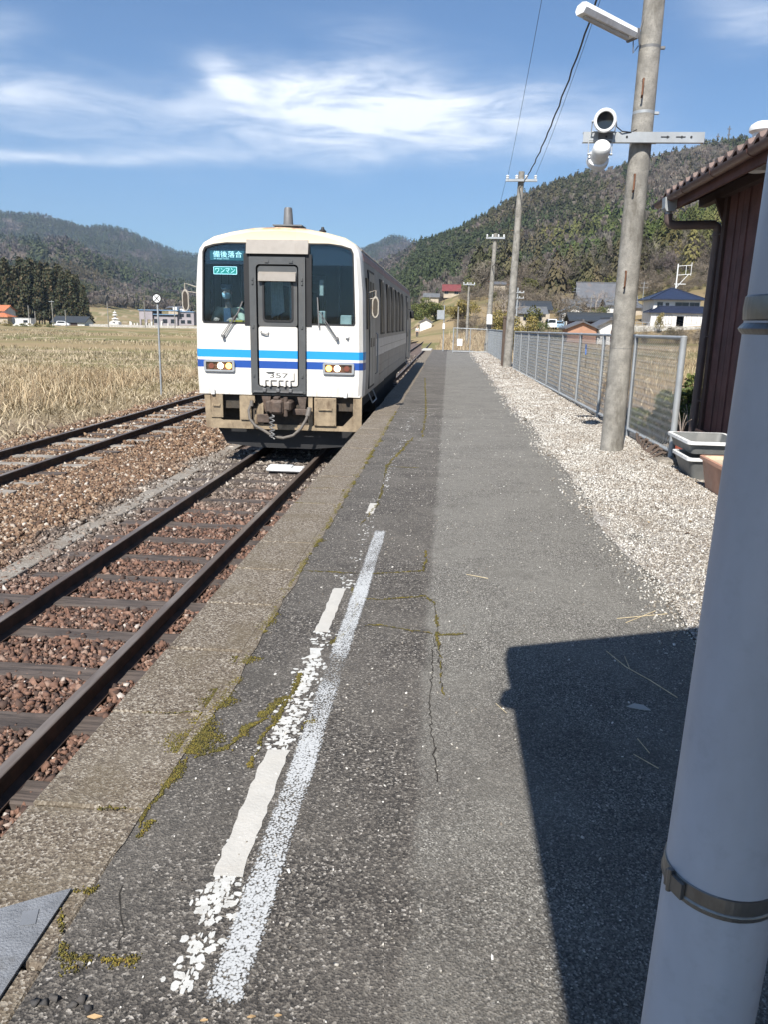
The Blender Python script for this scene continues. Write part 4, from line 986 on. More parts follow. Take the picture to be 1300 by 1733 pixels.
# windscreens and gaskets
for s, W in ((-1, LWh), (1, RWh)):
    m = MB(); m.plate(off(W), [], TY+.022, TY+.030); ws = m.build('windscreen', M['windscreen'], car)
    m = MB(); m.plate(off(W), [off(shrink(W, .022))], TY-.008, TY+.06); m.build('gasket', M['black'], ws)
    zt = 2.30
    top = [(x, z) for x, z in shrink(W, .02) if z > 2.4]; xs = [p[0] for p in top]
    poly = [(min(xs)+.0, zt), (max(xs), zt)]+sorted(top, key=lambda p: -p[0])
    m = MB(); m.plate(off(poly), [], TY+.05, TY+.058); m.build('header_panel', M['header_black'], ws)
# signs behind the left glass
m = MB(); m.box(TX-1.08, TX-.54, TY+.042, TY+.047, 2.355, 2.50)
dest = m.build('destination_sign', M['dest_bg'], car)
dest['label'] = 'dark teal destination roll sign with pale characters'
text_mesh('lettering', '備後落合', 1, M['sign_text'], dest, TX-.80, TY+.0405, 2.445, w=.46, h=.095)
text_mesh('lettering', 'for Bingo-Ochiai', 1, M['sign_text'], dest, TX-.90, TY+.0405, 2.377, w=.24, h=.02)
m = MB(); m.box(TX-1.03, TX-.655, TY+.04, TY+.045, 2.145, 2.262)
wm = m.build('one_man_sign', M['green_sign'], car); wm['label'] = 'small green sign with white katakana'
text_mesh('lettering', 'ワンマン', 1, M['sign_text'], wm, TX-.843, TY+.0385, 2.203, w=.31, h=.07)
m = MB(); m.plate(off(rrect(-1.03, -.655, 2.145, 2.262, .01)), [off(rrect(-1.022, -.663, 2.153, 2.254, .008))], TY+.0375, TY+.0395); m.build('sign_border', M['sign_text'], wm)
for s in (-1, 1):
    m = MB(); a_, b_ = sorted((TX+s*.446, TX+s*.535)); m.box(a_, b_, TY-.012, TY+.0, 1.375, 2.455); m.build('window_pillar', M['black'], car)
# gangway: frame, leaf, hood, window
m = MB(); m.plate(off([(-.44, .32), (.44, .32), (.44, 2.41), (-.44, 2.41)]), [off(rrect(-.335, .335, .42, 2.30, .06))], TY-.055, TY+.08)
for zz in (2.34,):
    for xx in (-.16, .22): m.box(TX+xx-.03, TX+xx+.03, TY-.068, TY-.054, zz-.02, zz+.02, .004)
for xx in (-.39, .39):
    for zz in (.60, 1.36, 2.02, 2.08): m.box(TX+xx-.015, TX+xx+.015, TY-.07, TY-.054, zz-.025, zz+.025, .004)
gf = m.build('gangway_frame', M['dark_grey_paint'], car)
m = MB(); m.plate(off([(-.46, .30), (.46, .30), (.46, 2.47), (-.46, 2.47)]), [off([(-.30, .40), (.30, .40), (.30, 2.2), (-.30, 2.2)])], TY+.02, TY+.16); m.build('gangway_recess', M['black'], car)
m = MB()
m.prism([(TY-.055, 2.455), (TY-.005, 2.665), (TY+.05, 2.665), (TY+.05, 2.455)], TX-.485, TX+.485, 'yz')
m.build('gangway_hood', M['taupe_paint'], car)
m = MB(); m.mat(0).plate(off(rrect(-.31, .31, .44, 1.36, .03)), [], TY-.03, TY+.02); 
door = m.build('gangway_door', M['front_paint'], car)
m = MB(); m.plate(off(rrect(-.31, .31, 1.362, 2.275, .05)), [off(rrect(-.225, .235, 1.45, 2.06, .05))], TY-.032, TY+.02); m.build('upper_panel', M['dark_grey_paint'], door)
m = MB(); m.plate(off(rrect(-.225, .235, 1.45, 2.06, .05)), [], TY-.018, TY-.010); m.build('door_window', M['windscreen'], door)
m = MB(); m.plate(off(rrect(-.24, .25, 1.435, 2.075, .06)), [off(rrect(-.21, .22, 1.465, 2.045, .045))], TY-.042, TY-.030); m.build('window_gasket', M['black'], door)
m = MB(); m.prism([(TY-.032, 2.19), (TY-.075, 2.16), (TY-.095, 2.05), (TY-.085, 2.045), (TY-.032, 2.06)], TX-.295, TX+.295, 'yz'); m.build('blind_box', M['taupe_paint'], door)
m = MB(); m.tube([(TX-.27, TY-.03, 1.29), (TX-.27, TY-.06, 1.27), (TX-.20, TY-.06, 1.245), (TX-.16, TY-.06, 1.25), (TX-.15, TY-.03, 1.27)], .011); m.build('handle', M['stainless'], door)
m = MB(); m.box(TX-.26, TX+.26, TY-.055, TY-.03, .52, .665, .012)
for xx in (-.22, -.13, .0, .11, .19): m.box(TX+xx-.016, TX+xx+.016, TY-.10, TY-.03, .43, .53, .006)
tb = m.build('tail_board', M['front_paint'], door)
nt = text_mesh('number', '357', 1, M['dark_grey_paint'], tb, TX+.01, TY-.0565, .605, w=.30, h=.075)
m = MB(); m.prism([(TX-.20, .66), (TX-.05, .665), (TX-.09, .64), (TX-.16, .635)], TY-.064, TY-.056, 'xz'); m.build('peeled_flap', M['dark_grey_paint'], tb)
m = MB()
for xx in (-.22, .0, .2): m.box(TX+xx-.03, TX+xx+.03, TY-.10, TY-.055, .34, .40, .01)
m.box(TX-.4, TX+.4, TY-.075, TY-.055, .335, .36); m.build('gangway_step', M['galv_dark'], car)
# headlamps
for s in (-1, 1):
    cx = TX+s*.965; m = MB(); m.plate(rrect(cx-.25, cx+.25, .645, .822, .03), [rrect(cx-.215, cx+.215, .672, .796, .012)], TY-.035, TY+.01)
    hl = m.build('headlamp', M['galv'], car, smooth=30); m = MB(); m.box(cx-.215, cx+.215, TY-.004, TY+.006, .672, .796); m.build('lamp_backing', M['rust'], hl)
    for dx, mt in ((-s*.02, 'lamp_white'), (-s*.155, 'lamp_amber')):
        m = MB(); m.lathe([(.030, 0), (.047, .018), (.050, .024)], (cx+dx, TY-.004, .735), (0, -1, 0), 16); m.build('lamp_bulb', M[mt], hl, smooth=60)
    m = MB(); m.lathe([(.03, 0), (.045, .018)], (cx+s*.13, TY-.004, .735), (0, -1, 0), 14); m.build('lamp_bulb', M['pot_red'], hl, smooth=60)
    m = MB(); m.box(cx-.215, cx+.215, TY-.030, TY-.026, .672, .796); m.build('lens', M['lens'], hl)
# wipers
for base, mid, tip, t2 in (((-.885, 1.20), (-.66, 1.53), (-.56, 1.74), (-.70, 1.42)), ((.94, 1.205), (.67, 1.60), (.63, 1.82), (.655, 1.36))):
    m = MB(); y = TY-.05
    m.tube([(TX+base[0], y, base[1]), (TX+mid[0], y, mid[1])], .009, 6); m.tube([(TX+base[0]-.03, y, base[1]+.01), (TX+mid[0]-.03, y+.01, mid[1]-.02)], .006, 6)
    m.cyl((TX+base[0], TY+.0, base[1]), (TX+base[0], y-.015, base[1]), .024, n=10)
    m.bar((TX+t2[0], y+.018, t2[1]), (TX+tip[0], y+.018, tip[1]), .012, .02); m.tube([(TX+mid[0], y, mid[1]), (TX+(t2[0]+tip[0])/2, y+.018, (t2[1]+tip[1])/2)], .006, 6)
    m.build('wiper', M['galv_dark'], car)
m = MB(); m.box(TX+1.07, TX+1.13, TY-.03, TY+.01, 1.20, 1.26, .01); m.cyl((TX+1.1, TY-.03, 1.23), (TX+1.1, TY-.05, 1.23), .018); m.build('socket_cover', M['white_enamel'], car)
for xx in (-1.08, 1.08):
    m = MB(); m.box(TX+xx-.03, TX+xx+.03, TY-.045, TY+.005, .27, .37, .012); m.build('bracket', M['white_enamel'], car)
# roof, cornice, body
def sideprof(y0, y1): return
m = MB(); roofp = [(x, z+.004) for x, z in prof(0) if z > 2.5]
A = P3(roofp, TY+.342); B = P3(roofp, YB-.1); m.loft(A, B, closed=False); m.add(B, [tuple(range(len(B)))])
for i in range(9): m.box(TX-.4, TX+.4, 14.2+i*1.6, 14.22+i*1.6, 2.80, 2.866)
m.build('roof', M['roof_grey'], car, smooth=40)
m = MB(); body = [(x, z) for x, z in prof(0)]
m.loft(P3(body, TY+.341), P3(body, YB-.08), closed=False); m.loft(P3(body, YB-.08), P3(prof(.06), YB), closed=False); b = P3(prof(.06), YB); m.add(b, [tuple(range(len(b)))])
m.box(TX-HW+.02, TX+HW-.02, TY+.06, YB, .28, .30)
for s in (-1, 1):
    for zz in (.48, .66, .84, 1.0): m.box(*sorted((TX+s*(HW-.003), TX+s*(HW+.006))), 15.2, 24.2, zz, zz+.012)
bd = m.build('body', M['stainless'], car, smooth=40)
for s in (-1, 1):
    m = MB(); m.prism([(TX+s*(HW-.09), 2.40), (TX+s*(HW-.061), 2.40), (TX+s*(HW-.088), 2.515), (TX+s*(HW-.12), 2.515)], TY+.36, YB-.1, 'xz'); m.build('cornice', M['cornice'], car)
    m = MB(); xx = sorted((TX+s*(HW-.15), TX+s*(HW-.098))); m.box(xx[0], xx[1], TY+.36, YB-.1, 2.545, 2.57); m.build('rain_gutter', M['roof_grey'], car)
    m = MB(); m.prism([(TX+s*(HW-.01), .86), (TX+s*(HW+.0035), .86), (TX+s*(HW+.0035), 1.0), (TX+s*(HW-.0005), 1.17), (TX+s*(HW-.02), 1.17)], 14.3, 24.8, 'xz'); m.build('side_sheen', M['side_sheen_pale'], car)  # lower side band; its reflection is put into the pale colour
    # windows
    for (a, c) in ((15.3, 16.4), (17.1, 18.1), (18.5, 19.45), (19.95, 20.9), (21.3, 22.3), (22.75, 23.4)):
        m = MB(); xo = TX+s*(HW-.018)
        lean = lambda z: s*(-.022*(z-1.9)/.5)
        m.prism([(TX+s*(HW-.06), 1.24), (TX+s*(HW+.006), 1.24), (TX+s*(HW-.030), 2.27), (TX+s*(HW-.09), 2.27)], a, c, 'xz'); w = m.build('window', M['black'], car)
        m = MB(); m.prism([(TX+s*(HW-.05), 1.28), (TX+s*(HW+.009), 1.28), (TX+s*(HW-.025), 2.23), (TX+s*(HW-.085), 2.23)], a+.04, c-.04, 'xz'); m.build('pane', M['side_glass'], w)
        m = MB(); m.prism([(TX+s*(HW-.02), 1.24), (TX+s*(HW+.016), 1.24), (TX+s*(HW-.018), 2.27), (TX+s*(HW-.05), 2.27)], (a+c)/2-.012, (a+c)/2+.012, 'xz'); m.build('mullion', M['door_steel'], w)
    for (a, c) in ((13.12, 14.05), (25.0, 25.95)):
        m = MB(); m.prism([(TX+s*(HW-.05), .36), (TX+s*(HW+.004), .36), (TX+s*(HW+.004), 1.3), (TX+s*(HW-.03), 2.30), (TX+s*(HW-.1), 2.30)], a, c, 'xz'); dr = m.build('side_door', M['black'], car)
        for q0, q1 in ((a+.04, (a+c)/2-.02), ((a+c)/2+.02, c-.04)):
            m = MB(); m.prism([(TX+s*(HW-.05), .40), (TX+s*(HW+.012), .40), (TX+s*(HW+.012), 1.3), (TX+s*(HW-.022), 2.26), (TX+s*(HW-.1), 2.26)], q0, q1, 'xz'); lf = m.build('door_leaf', M['door_steel'], dr)
            m = MB(); m.prism([(TX+s*(HW-.02), 1.05), (TX+s*(HW+.016), 1.05), (TX+s*(HW-.012), 2.12), (TX+s*(HW-.06), 2.12)], q0+.09, q1-.09, 'xz'); m.build('door_pane', M['side_glass'], lf)
        m = MB(); m.tube([(TX+s*(HW+.01), c+.12, .55), (TX+s*(HW+.045), c+.12, .58), (TX+s*(HW+.045), c+.12, 1.25), (TX+s*(HW+.005), c+.12, 1.28)], .012, 6); m.build('grab_rail', M['galv'], car)
        m = MB(); m.tube([(TX+s*(HW-.02), a+.1, .30), (TX+s*(HW+.06), a+.1, .12), (TX+s*(HW+.06), c-.1, .12), (TX+s*(HW-.02), c-.1, .30)], .012, 6); m.build('door_step', M['galv'], car)
# cab side: conductor window shape
m = MB(); m.prism([(TX+HW-.05, 1.35), (TX+HW+.008, 1.35), (TX+HW-.022, 2.15), (TX+HW-.08, 2.15)], 12.74, 13.02, 'xz'); w = m.build('window', M['side_glass'], car)
# mirrors
def mirror(sx, y, zc, arm):
    m = MB(); x1 = TX+sx*(HW+.13)
    m.tube([(TX+sx*(HW-.03), y+.02, zc+.21), (x1, y-.03, zc+.26 if arm else zc+.2), (x1, y-.03, zc+.0)], .011, 6); m.tube([(TX+sx*(HW-.03), y+.02, zc+.12), (x1, y-.03, zc+.14)], .008, 6)
    a = m.build('mirror_arm', M['mirror_rim'], car)
    m = MB(); L = [(.055*cos(t), (.17 if abs(sin(t)) > 0 else .17)*sin(t)) for t in [2*pi*k/20 for k in range(20)]]
    L = [(max(-.055, min(.055, x*1.25)), z) for x, z in L]
    xx = x1-sx*.005
    m.plate([(xx+x, zc+z) for x, z in L], [], y-.01, y-.045); mr = m.build('mirror', M['mirror_rim'], a)
    m = MB(); m.plate([(xx+x*.66, zc+z*.82) for x, z in L], [], y-.047, y-.052); m.build('mirror_back', M['underframe'], mr)
    m = MB(); m.plate([(xx+x*.85, zc+z*.9) for x, z in L], [], y-.009, y-.004); m.build('mirror_face', M['mirror_glass'], mr)
mirror(-1, TY+.05, 1.74, True); mirror(1, TY+.50, 1.70, True)
m = MB(); m.box(TX+HW+.02, TX+HW+.16, 26.3, 26.4, 1.62, 1.88, .04); m.tube([(TX+HW-.03, 26.35, 1.9), (TX+HW+.09, 26.35, 1.93), (TX+HW+.09, 26.35, 1.85)], .012, 6); m.build('rear_mirror', M['black'], car)
# roof gear
m = MB(); m.box(TX-.24, TX+.24, TY+.75, TY+1.15, 2.955, 2.975); 
for xx in (-.2, .2): m.box(TX+xx-.015, TX+xx+.015, TY+.8, TY+1.1, 2.80, 2.955)
m.lathe([(.12, 0), (.10, .015), (.082, .02), (.066, .26), (.055, .285), (.0, .287)], (TX-.02, TY+.95, 2.975), n=18); m.build('radio_antenna', M['galv_dark'], car, smooth=40)
m = MB(); m.lathe([(.07, 0), (.06, .02), (.035, .03), (.03, .07), (.06, .085), (.06, .10), (.03, .125), (.02, .16), (0, .161)], (TX+.56, TY+.9, 2.80), n=14); m.build('roof_beacon', M['black'], car, smooth=40)
# cab inside
m = MB(); m.box(TX-HW+.06, TX+HW-.06, TY+.065, TY+1.75, .31, .36); 
m.mat(1).box(TX-HW+.08, TX-.50, TY+.10, TY+.45, .38, 1.42, .03).box(TX+.50, TX+HW-.08, TY+.10, TY+.50, .38, 1.36, .03)
m.mat(0).box(TX-HW+.14, TX-.48, TY+1.75, TY+1.80, .36, 2.50).box(TX+.48, TX+HW-.14, TY+1.75, TY+1.80, .36, 2.50).box(TX-.48, TX+.48, TY+1.75, TY+1.80, 2.25, 2.50).box(TX-1.08, TX+1.08, TY+.17, TY+1.75, 2.54, 2.57)
ci = m.build('cab_interior', [M['cab_wall'], M['cab_dark']], car)
m = MB(); m.box(TX+.62, TX+.72, TY+.16, TY+.30, 1.42, 1.62, .01).box(TX+.96, TX+1.14, TY+.18, TY+.34, 1.40, 1.56, .012).box(TX+.60, TX+.67, TY+.3, TY+.36, 1.85, 2.10, .01); m.build('fare_equipment', M['cab_cream'], ci)
m = MB(); m.box(TX+.60, TX+1.15, TY+.12, TY+.32, 1.365, 1.41, .01); m.build('dashboard_top', M['cab_cream'], ci)
m = MB(); m.box(TX-.82, TX-.52, TY+.11, TY+.2, 1.42, 1.45, .005); m.build('yellow_ledge', M['yellow_plate'], ci)
m = MB(); m.cyl((TX-.98, TY+1.2, .36), (TX-.98, TY+1.2, .85), .05).box(TX-1.2, TX-.72, TY+.95, TY+1.40, .85, .93, .03).box(TX-1.18, TX-.74, TY+1.38, TY+1.46, .93, 1.55, .03); m.build('driver_seat', M['cab_dark'], ci)
for xx, ww in ((-1.0, .10), (-.62, .07), (.75, .05), (1.0, .12)):
    m = MB(); m.tube([(TX+xx, TY+1.6, .36), (TX+xx, TY+1.6, 2.6)], .015, 6); m.build('grab_pole', M['galv'], ci)
m = MB()
for k in range(10): m.tube([(TX-.20+.018*k, TY+.45+.01*(k % 2), 2.2), (TX-.20+.018*k+.004*k, TY+.45, 1.5+.01*k)], .010, 6)
for k in range(8): m.tube([(TX+.10+.015*k, TY+.45+.01*(k % 2), 2.2), (TX+.10+.012*k, TY+.45, 1.45+.02*k)], .010, 6)
m.build('curtain', M['curtain'], ci)
# skirt below the front
m = MB(); y0, y1 = TY+.02, TY+.06
m.plate(off([(-1.22, -.27), (1.27, -.27), (1.34, -.20), (1.34, .285), (1.20, .285), (1.20, -.01), (1.03, -.19), (.54, -.19), (.54, .285), (.47, .285), (.47, -.19), (-.47, -.19), (-.47, .285), (-.66, .285), (-.66, -.14), (-.94, -.14), (-1.14, -.02), (-1.14, .285), (-1.24, .285)]), [], y0, y1)
sk = m.build('front_skirt', M['skirt_paint'], car)
m = MB(); m.box(TX-1.13, TX-.93, y0-.02, y0-.003, -.10, .275, .006); m.tube([(TX-1.09, y0-.02, .12), (TX-1.09, y0-.045, .10), (TX-.98, y0-.045, .10), (TX-.98, y0-.02, .12)], .008, 6); m.build('box_cover', M['skirt_paint'], sk)
m = MB(); m.box(TX+.57, TX+.93, y0-.035, y0-.003, -.19, .265, .008)
for zz in (.24, -.16):
    for xx in (.60, .90): m.cyl((TX+xx, y0-.035, zz), (TX+xx, y0-.045, zz), .012, n=6)
m.tube([(TX+.64, y0-.035, .11), (TX+.64, y0-.065, .085), (TX+.86, y0-.065, .085), (TX+.86, y0-.035, .11)], .008, 6); m.build('box_cover', M['skirt_paint'], sk)
m = MB(); m.plate(off([(-.64, -.12), (-.50, -.12), (-.50, .10), (-.46, .16), (-.40, .16), (-.40, .27), (-.64, .27)]), [], y0-.03, y0-.004); m.build('hose_plate', M['skirt_paint'], sk)
# coupler
m = MB(); m.box(TX-.10, TX+.12, TY-.30, TY+.35, .01, .24, .03).box(TX+.10, TX+.24, TY-.26, TY+.1, .06, .22, .03).box(TX-.20, TX-.08, TY-.12, TY+.1, .02, .2, .02).cyl((TX+.15, TY-.22, -.02), (TX+.15, TY-.22, .28), .035, n=10)
m.box(TX-.06, TX+.10, TY-.32, TY-.29, .04, .21, .012).box(TX-.04, TX+.05, TY-.27, TY-.12, .24, .285, .01); cpl = m.build('coupler', M['coupler_iron'], car)
m = MB(); m.prism([(TX-.45, -.18), (TX-.40, -.02), (TX-.33, .13), (TX-.26, .17), (TX-.26, -.18)], TY-.01, TY+.018, 'xz'); m.build('left_bracket', M['skirt_paint'], cpl)
m = MB(); m.prism([(TX+.30, .27), (TX+.45, .27), (TX+.42, .02), (TX+.36, .02)], TY-.03, TY+.0, 'xz').box(TX+.22, TX+.46, TY-.05, TY+.05, -.02, .08, .01); m.build('right_bracket', M['coupler_iron'], cpl)
m = MB(); m.prism([(TX-.28, .27), (TX-.13, .27), (TX-.17, .02), (TX-.23, .02)], TY-.03, TY+.0, 'xz').box(TX-.36, TX-.16, TY-.04, TY+.05, -.16, -.02, .01); m.build('centre_bracket', M['coupler_iron'], cpl)
m = MB(); H = [(-.43, .16), (-.47, .05), (-.45, -.08), (-.36, -.19), (-.22, -.26), (-.05, -.36), (.10, -.375), (.26, -.33), (.38, -.22), (.46, -.08), (.50, .03)]
hp = []
for i in range(len(H)-1):
    for t in (0, .5): hp.append((TX+H[i][0]*(1-t)+H[i+1][0]*t, TY-.10-.10*sin(pi*(i+t)/10), H[i][1]*(1-t)+H[i+1][1]*t))
m.tube(hp, .024, 10); m.cyl((TX-.43, TY-.09, .20), (TX-.43, TY-.11, .11), .032, n=10).cyl((TX+.50, TY-.04, .10), (TX+.48, TY-.11, -.03), .04, n=10); m.build('brake_hose', M['hose'], car, smooth=50)
m = MB()
for i in range(16):
    t = i/15; m.tube([(TX-.06+.05*sin(i*2.1), TY-.28+.02*cos(i*1.7), .0-.36*t), (TX-.06+.05*sin((i+1)*2.1), TY-.28, .0-.36*(t+1/15))], .012, 5)
m.build('chain', M['galv_dark'], cpl)
m = MB(); m.plate(off([(-1.10, -.29), (-1.02, -.42), (-.95, -.56), (-.40, -.61), (.50, -.61), (1.0, -.56), (1.15, -.45), (1.22, -.29)]), [], TY+.25, TY+.28); m.build('snow_plough', M['black'], car)
m = MB(); m.box(TX-1.25, TX+1.25, TY+.1, YB-.1, .05, .28).box(TX-1.2, TX+1.2, TY+.40, TY+.5, -.30, .05).box(TX-1.1, TX+1.1, 17.2, 23.2, -.5, .05).box(TX-.6, TX+.6, TY+.08, TY+.6, -.2, .1); m.build('underframe', M['underframe'], car)
for yb in (TY+2.4, YB-2.6):
    m = MB(); m.box(TX-.95, TX-.75, yb-1.4, yb+1.4, -.42, -.15, .03).box(TX+.75, TX+.95, yb-1.4, yb+1.4, -.42, -.15, .03).box(TX-.8, TX+.8, yb-.25, yb+.25, -.35, .02, .03); bg = m.build('bogie', M['underframe'], car)
    for ya in (yb-.95, yb+.95):
        m = MB()
        for s in (-1, 1): m.lathe([(.0, -.065), (.38, -.065), (.38, -.04), (.36, 0), (.355, .06), (0, .06)], (TX-.005+s*.56, ya, -.40), (s, 0, 0), 28)
        m.cyl((TX-.56, ya, -.40), (TX+.56, ya, -.40), .07); m.build('wheelset', M['rust'], bg, smooth=40)
# ------------------------------------------------------------------ people
def skin(name, chains, mat, parent, sub=2):
    V, E_, R = [], [], []; idx = {}
    for ch in chains:
        prev = None
        for (p, r) in ch:
            key = tuple(round(c, 4) for c in p)
            if key not in idx: idx[key] = len(V); V.append(p); R.append(r)
            if prev is not None and prev != idx[key]: E_.append((prev, idx[key]))
            prev = idx[key]
    o0 = ORG[parent.name]; me = bpy.data.meshes.new(name); me.from_pydata([(v[0]-o0.x, v[1]-o0.y, v[2]-o0.z) for v in V], E_, [])
    o = bpy.data.objects.new(name, me); COL.objects.link(o); o.modifiers.new('s', 'SKIN').use_smooth_shade = True
    sv = me.skin_vertices[0].data
    for i, r in enumerate(R): sv[i].radius = (r, r) if not isinstance(r, tuple) else r
    sv[0].use_root = True
    s = o.modifiers.new('u', 'SUBSURF'); s.levels = s.render_levels = sub
    bpy.context.view_layer.update()
    nm = bpy.data.meshes.new_from_object(o.evaluated_get(bpy.context.evaluated_depsgraph_get())); bpy.data.objects.remove(o); nm.name = name
    return link_mesh(name, nm, M[mat], parent)
def head(c, parent, skinm, hair=True, mask=False, cap=False):
    x, y, z = c; n = 16; m = MB(); rings = []
    prof_ = [(-.118, .030, .045), (-.105, .045, .062), (-.08, .056, .075), (-.04, .066, .088), (0, .073, .094), (.045, .074, .096), (.08, .064, .085), (.105, .042, .058), (.118, .012, .016)]
    for (dz, rx, ry) in prof_:
        R_ = []
        for k in range(n):
            a = 2*pi*k/n; px, py = rx*cos(a), ry*sin(a)
            if sin(a) < -.9 and -.05 < dz < .02: py -= .020          # nose
            if sin(a) < -.5 and abs(cos(a)) > .25 and -.005 < dz < .05: py += .010   # eye sockets
            if sin(a) < -.9 and dz < -.09: py -= .008                # chin
            R_.append((x+px, y+py, z+dz))
        rings.append(R_)
    for A, B in zip(rings[:-1], rings[1:]): m.loft(A, B)
    for s in (-1, 1): m.lathe([(.012, 0), (.026, .006), (.022, .014), (0, .016)], (x+s*.072, y+.008, z-.005), (s, 0, 0), 8)
    h = m.build('head', M[skinm], parent, smooth=80)
    m = MB()
    for s in (-1, 1): m.lathe([(.013, 0), (.010, .004), (0, .006)], (x+s*.030, y-.080, z+.015), (0, -1, 0), 8)
    m.build('eyes', M['black'], h)
    if mask:
        m = MB(); g = []
        for dz, rx, ry in ((-.10, .045, .075), (-.07, .062, .098), (-.035, .069, .108), (-.005, .068, .098)):
            g.append([(x+rx*cos(a), y+ry*sin(a)-.006, z+dz) for a in [pi+pi*k/10 for k in range(11)]])
        for A, B in zip(g[:-1], g[1:]): m.loft(A, B, closed=False)
        m.build('face_mask', M['mask_cloth'], h, smooth=60)
    m = MB(); g = []
    for dz, k_ in ((-.02, 1.02), (.03, 1.09), (.075, 1.10), (.105, 1.1), (.128, .9)):
        rx = .075*k_*sqrt(max(.02, 1-(dz/.135)**2)); ry = .097*k_*sqrt(max(.02, 1-(dz/.135)**2))
        g.append([(x+rx*cos(a), y+.006+ry*sin(a)*(.62 if (sin(a) < -.3 and dz < .06) else 1), z+dz) for a in [2*pi*k/16 for k in range(16)]])
    for A, B in zip(g[:-1], g[1:]): m.loft(A, B)
    m.add(g[-1], [tuple(range(16))]); m.build('hair', M['hair'], h, smooth=60)
    if cap:
        m = MB(); m.lathe([(.083, .045), (.092, .09), (.10, .115), (.085, .135), (0, .14)], (x, y, z), n=18)
        m.prism([(x-.07, y-.05), (x-.05, y-.12), (x, y-.14), (x+.05, y-.12), (x+.07, y-.05)], z+.05, z+.058, 'xy'); m.build('cap', M['cap_cloth'], h, smooth=50)
def hand_chains(w, d, up=(0, 0, 1), side=(1, 0, 0)):
    w, d, side, up = Vector(w), Vector(d).normalized(), Vector(side).normalized(), Vector(up); out = []
    palm = w+d*.045; tip = w+d*.085; out.append([(tuple(w), .024), (tuple(palm), (.036)), (tuple(tip), .034)])
    for k, L in enumerate((.062, .074, .070, .055)):
        b = tip+side*(k-1.5)*.021; c1 = b+d*L*.5-up*.008; c2 = b+d*L*.85-up*.030
        out.append([(tuple(tip), .034), (tuple(b), .0095), (tuple(c1), .0085), (tuple(c2), .007)])
    t1 = w+d*.03-side*.045; t2 = t1+d*.035-side*.012; out.append([(tuple(palm), .036), (tuple(t1), .011), (tuple(t2), .009)])
    return out
def driver():
    bx, by = TX-.955, TY+.42; hz = 1.885
    p = thing('person', (bx, by+.55, .93), 'train driver with a face mask and olive jacket sitting behind the left cab window', 'person')
    pel = (bx, by+.52, 1.02); sp = (bx, by+.42, 1.25); ch = (bx, by+.28, 1.50); nk = (bx, by+.16, 1.66); hd = (bx, by+.10, 1.76)
    body = [[(pel, .14), (sp, .13), (ch, .15), (nk, .055), (hd, .05)]]
    for s in (-1, 1):
        sh = (bx+s*.19, by+.22, 1.60); el = (bx+s*.25, by+.08, 1.40); wr = (bx+s*.14, by-.10, 1.46)
        body += [[(ch, .15), (sh, .06), (el, .045), (wr, .03)]]; body += hand_chains(wr, (-s*.3, -1, .0), side=(s*1, -.3, 0))
        hip = (bx+s*.09, by+.46, .99); kn = (bx+s*.13, by+.08, 1.0); an = (bx+s*.13, by+.05, .55); to = (bx+s*.13, by-.08, .46)
        body += [[(pel, .14), (hip, .09), (kn, .06), (an, .04), (to, .035)]]
    b = skin('body', body, 'skin', p, 1); head((bx, by+.055, hz), b, 'skin', mask=True, cap=True)
    jk = [[(pel, .155), (sp, .15), (ch, .172), ((bx, by+.20, 1.62), .075)]]
    for s in (-1, 1): jk += [[(ch, .172), ((bx+s*.19, by+.22, 1.60), .08), ((bx+s*.25, by+.08, 1.40), .062), ((bx+s*.15, by-.07, 1.455), .048)]]
    skin('jacket', jk, 'uniform', p, 2)
    m = MB(); m.prism([(bx-.055, 1.64), (bx+.055, 1.64), (bx+.07, 1.40), (bx+.02, 1.2), (bx-.06, 1.2)], by+.045, by+.09, 'xz'); m.build('shirt_front', M['shirt'], p)
    skin('trousers', [[(pel, .15)]+[((bx+s*.09, by+.44, .99), .10), ((bx+s*.13, by+.08, 1.0), .072), ((bx+s*.13, by+.05, .57), .052)] for s in (-1, 1)], 'trousers', p, 1)
driver()
def walker():
    q = ony(707, 566, 120.0); bx, by = float(q[0]), 120.0; z0 = float(terr(np.array([atan2(bx, by)]), np.array([hypot(bx, by)]))[0])
    p = thing('person', (bx, by, z0), 'far off person in dark trousers and pale top standing beside the track', 'person')
    L = lambda x, y, z: (bx+x, by+y, z0+z)
    pel = L(0, 0, .95); ch = L(0, 0, 1.35); body = [[(pel, .12), (L(0, 0, 1.1), .11), (ch, .14), (L(0, 0, 1.48), .055), (L(0, 0, 1.56), .05)]]
    for s in (-1, 1):
        body += [[(pel, .12), (L(s*.09, 0, .85), .085), (L(s*.1, -.03, .48), .058), (L(s*.11, 0, .08), .04), (L(s*.12, -.14, .03), .035)], [(ch, .14), (L(s*.19, 0, 1.4), .055), (L(s*.23, .02, 1.12), .042), (L(s*.22, -.06, .88), .03)]]
        body += hand_chains(L(s*.22, -.06, .88), (0, -.1, -1), up=(0, -1, 0))
    b = skin('body', body, 'skin', p, 1); head(L(0, -.02, 1.64), b, 'skin')
    jk = [[(L(0, 0, .92), .13), (L(0, 0, 1.1), .13), (ch, .155), (L(0, 0, 1.47), .07)]]+[[(ch, .155), (L(s*.19, 0, 1.4), .07), (L(s*.23, .02, 1.12), .055), (L(s*.22, -.05, .92), .042)] for s in (-1, 1)]
    skin('jacket', jk, 'jacket_pale', p, 1)
    skin('trousers', [[(pel, .135), (L(s*.09, 0, .85), .098), (L(s*.1, -.03, .48), .072), (L(s*.11, 0, .10), .055)] for s in (-1, 1)], 'trousers', p, 1)
walker()

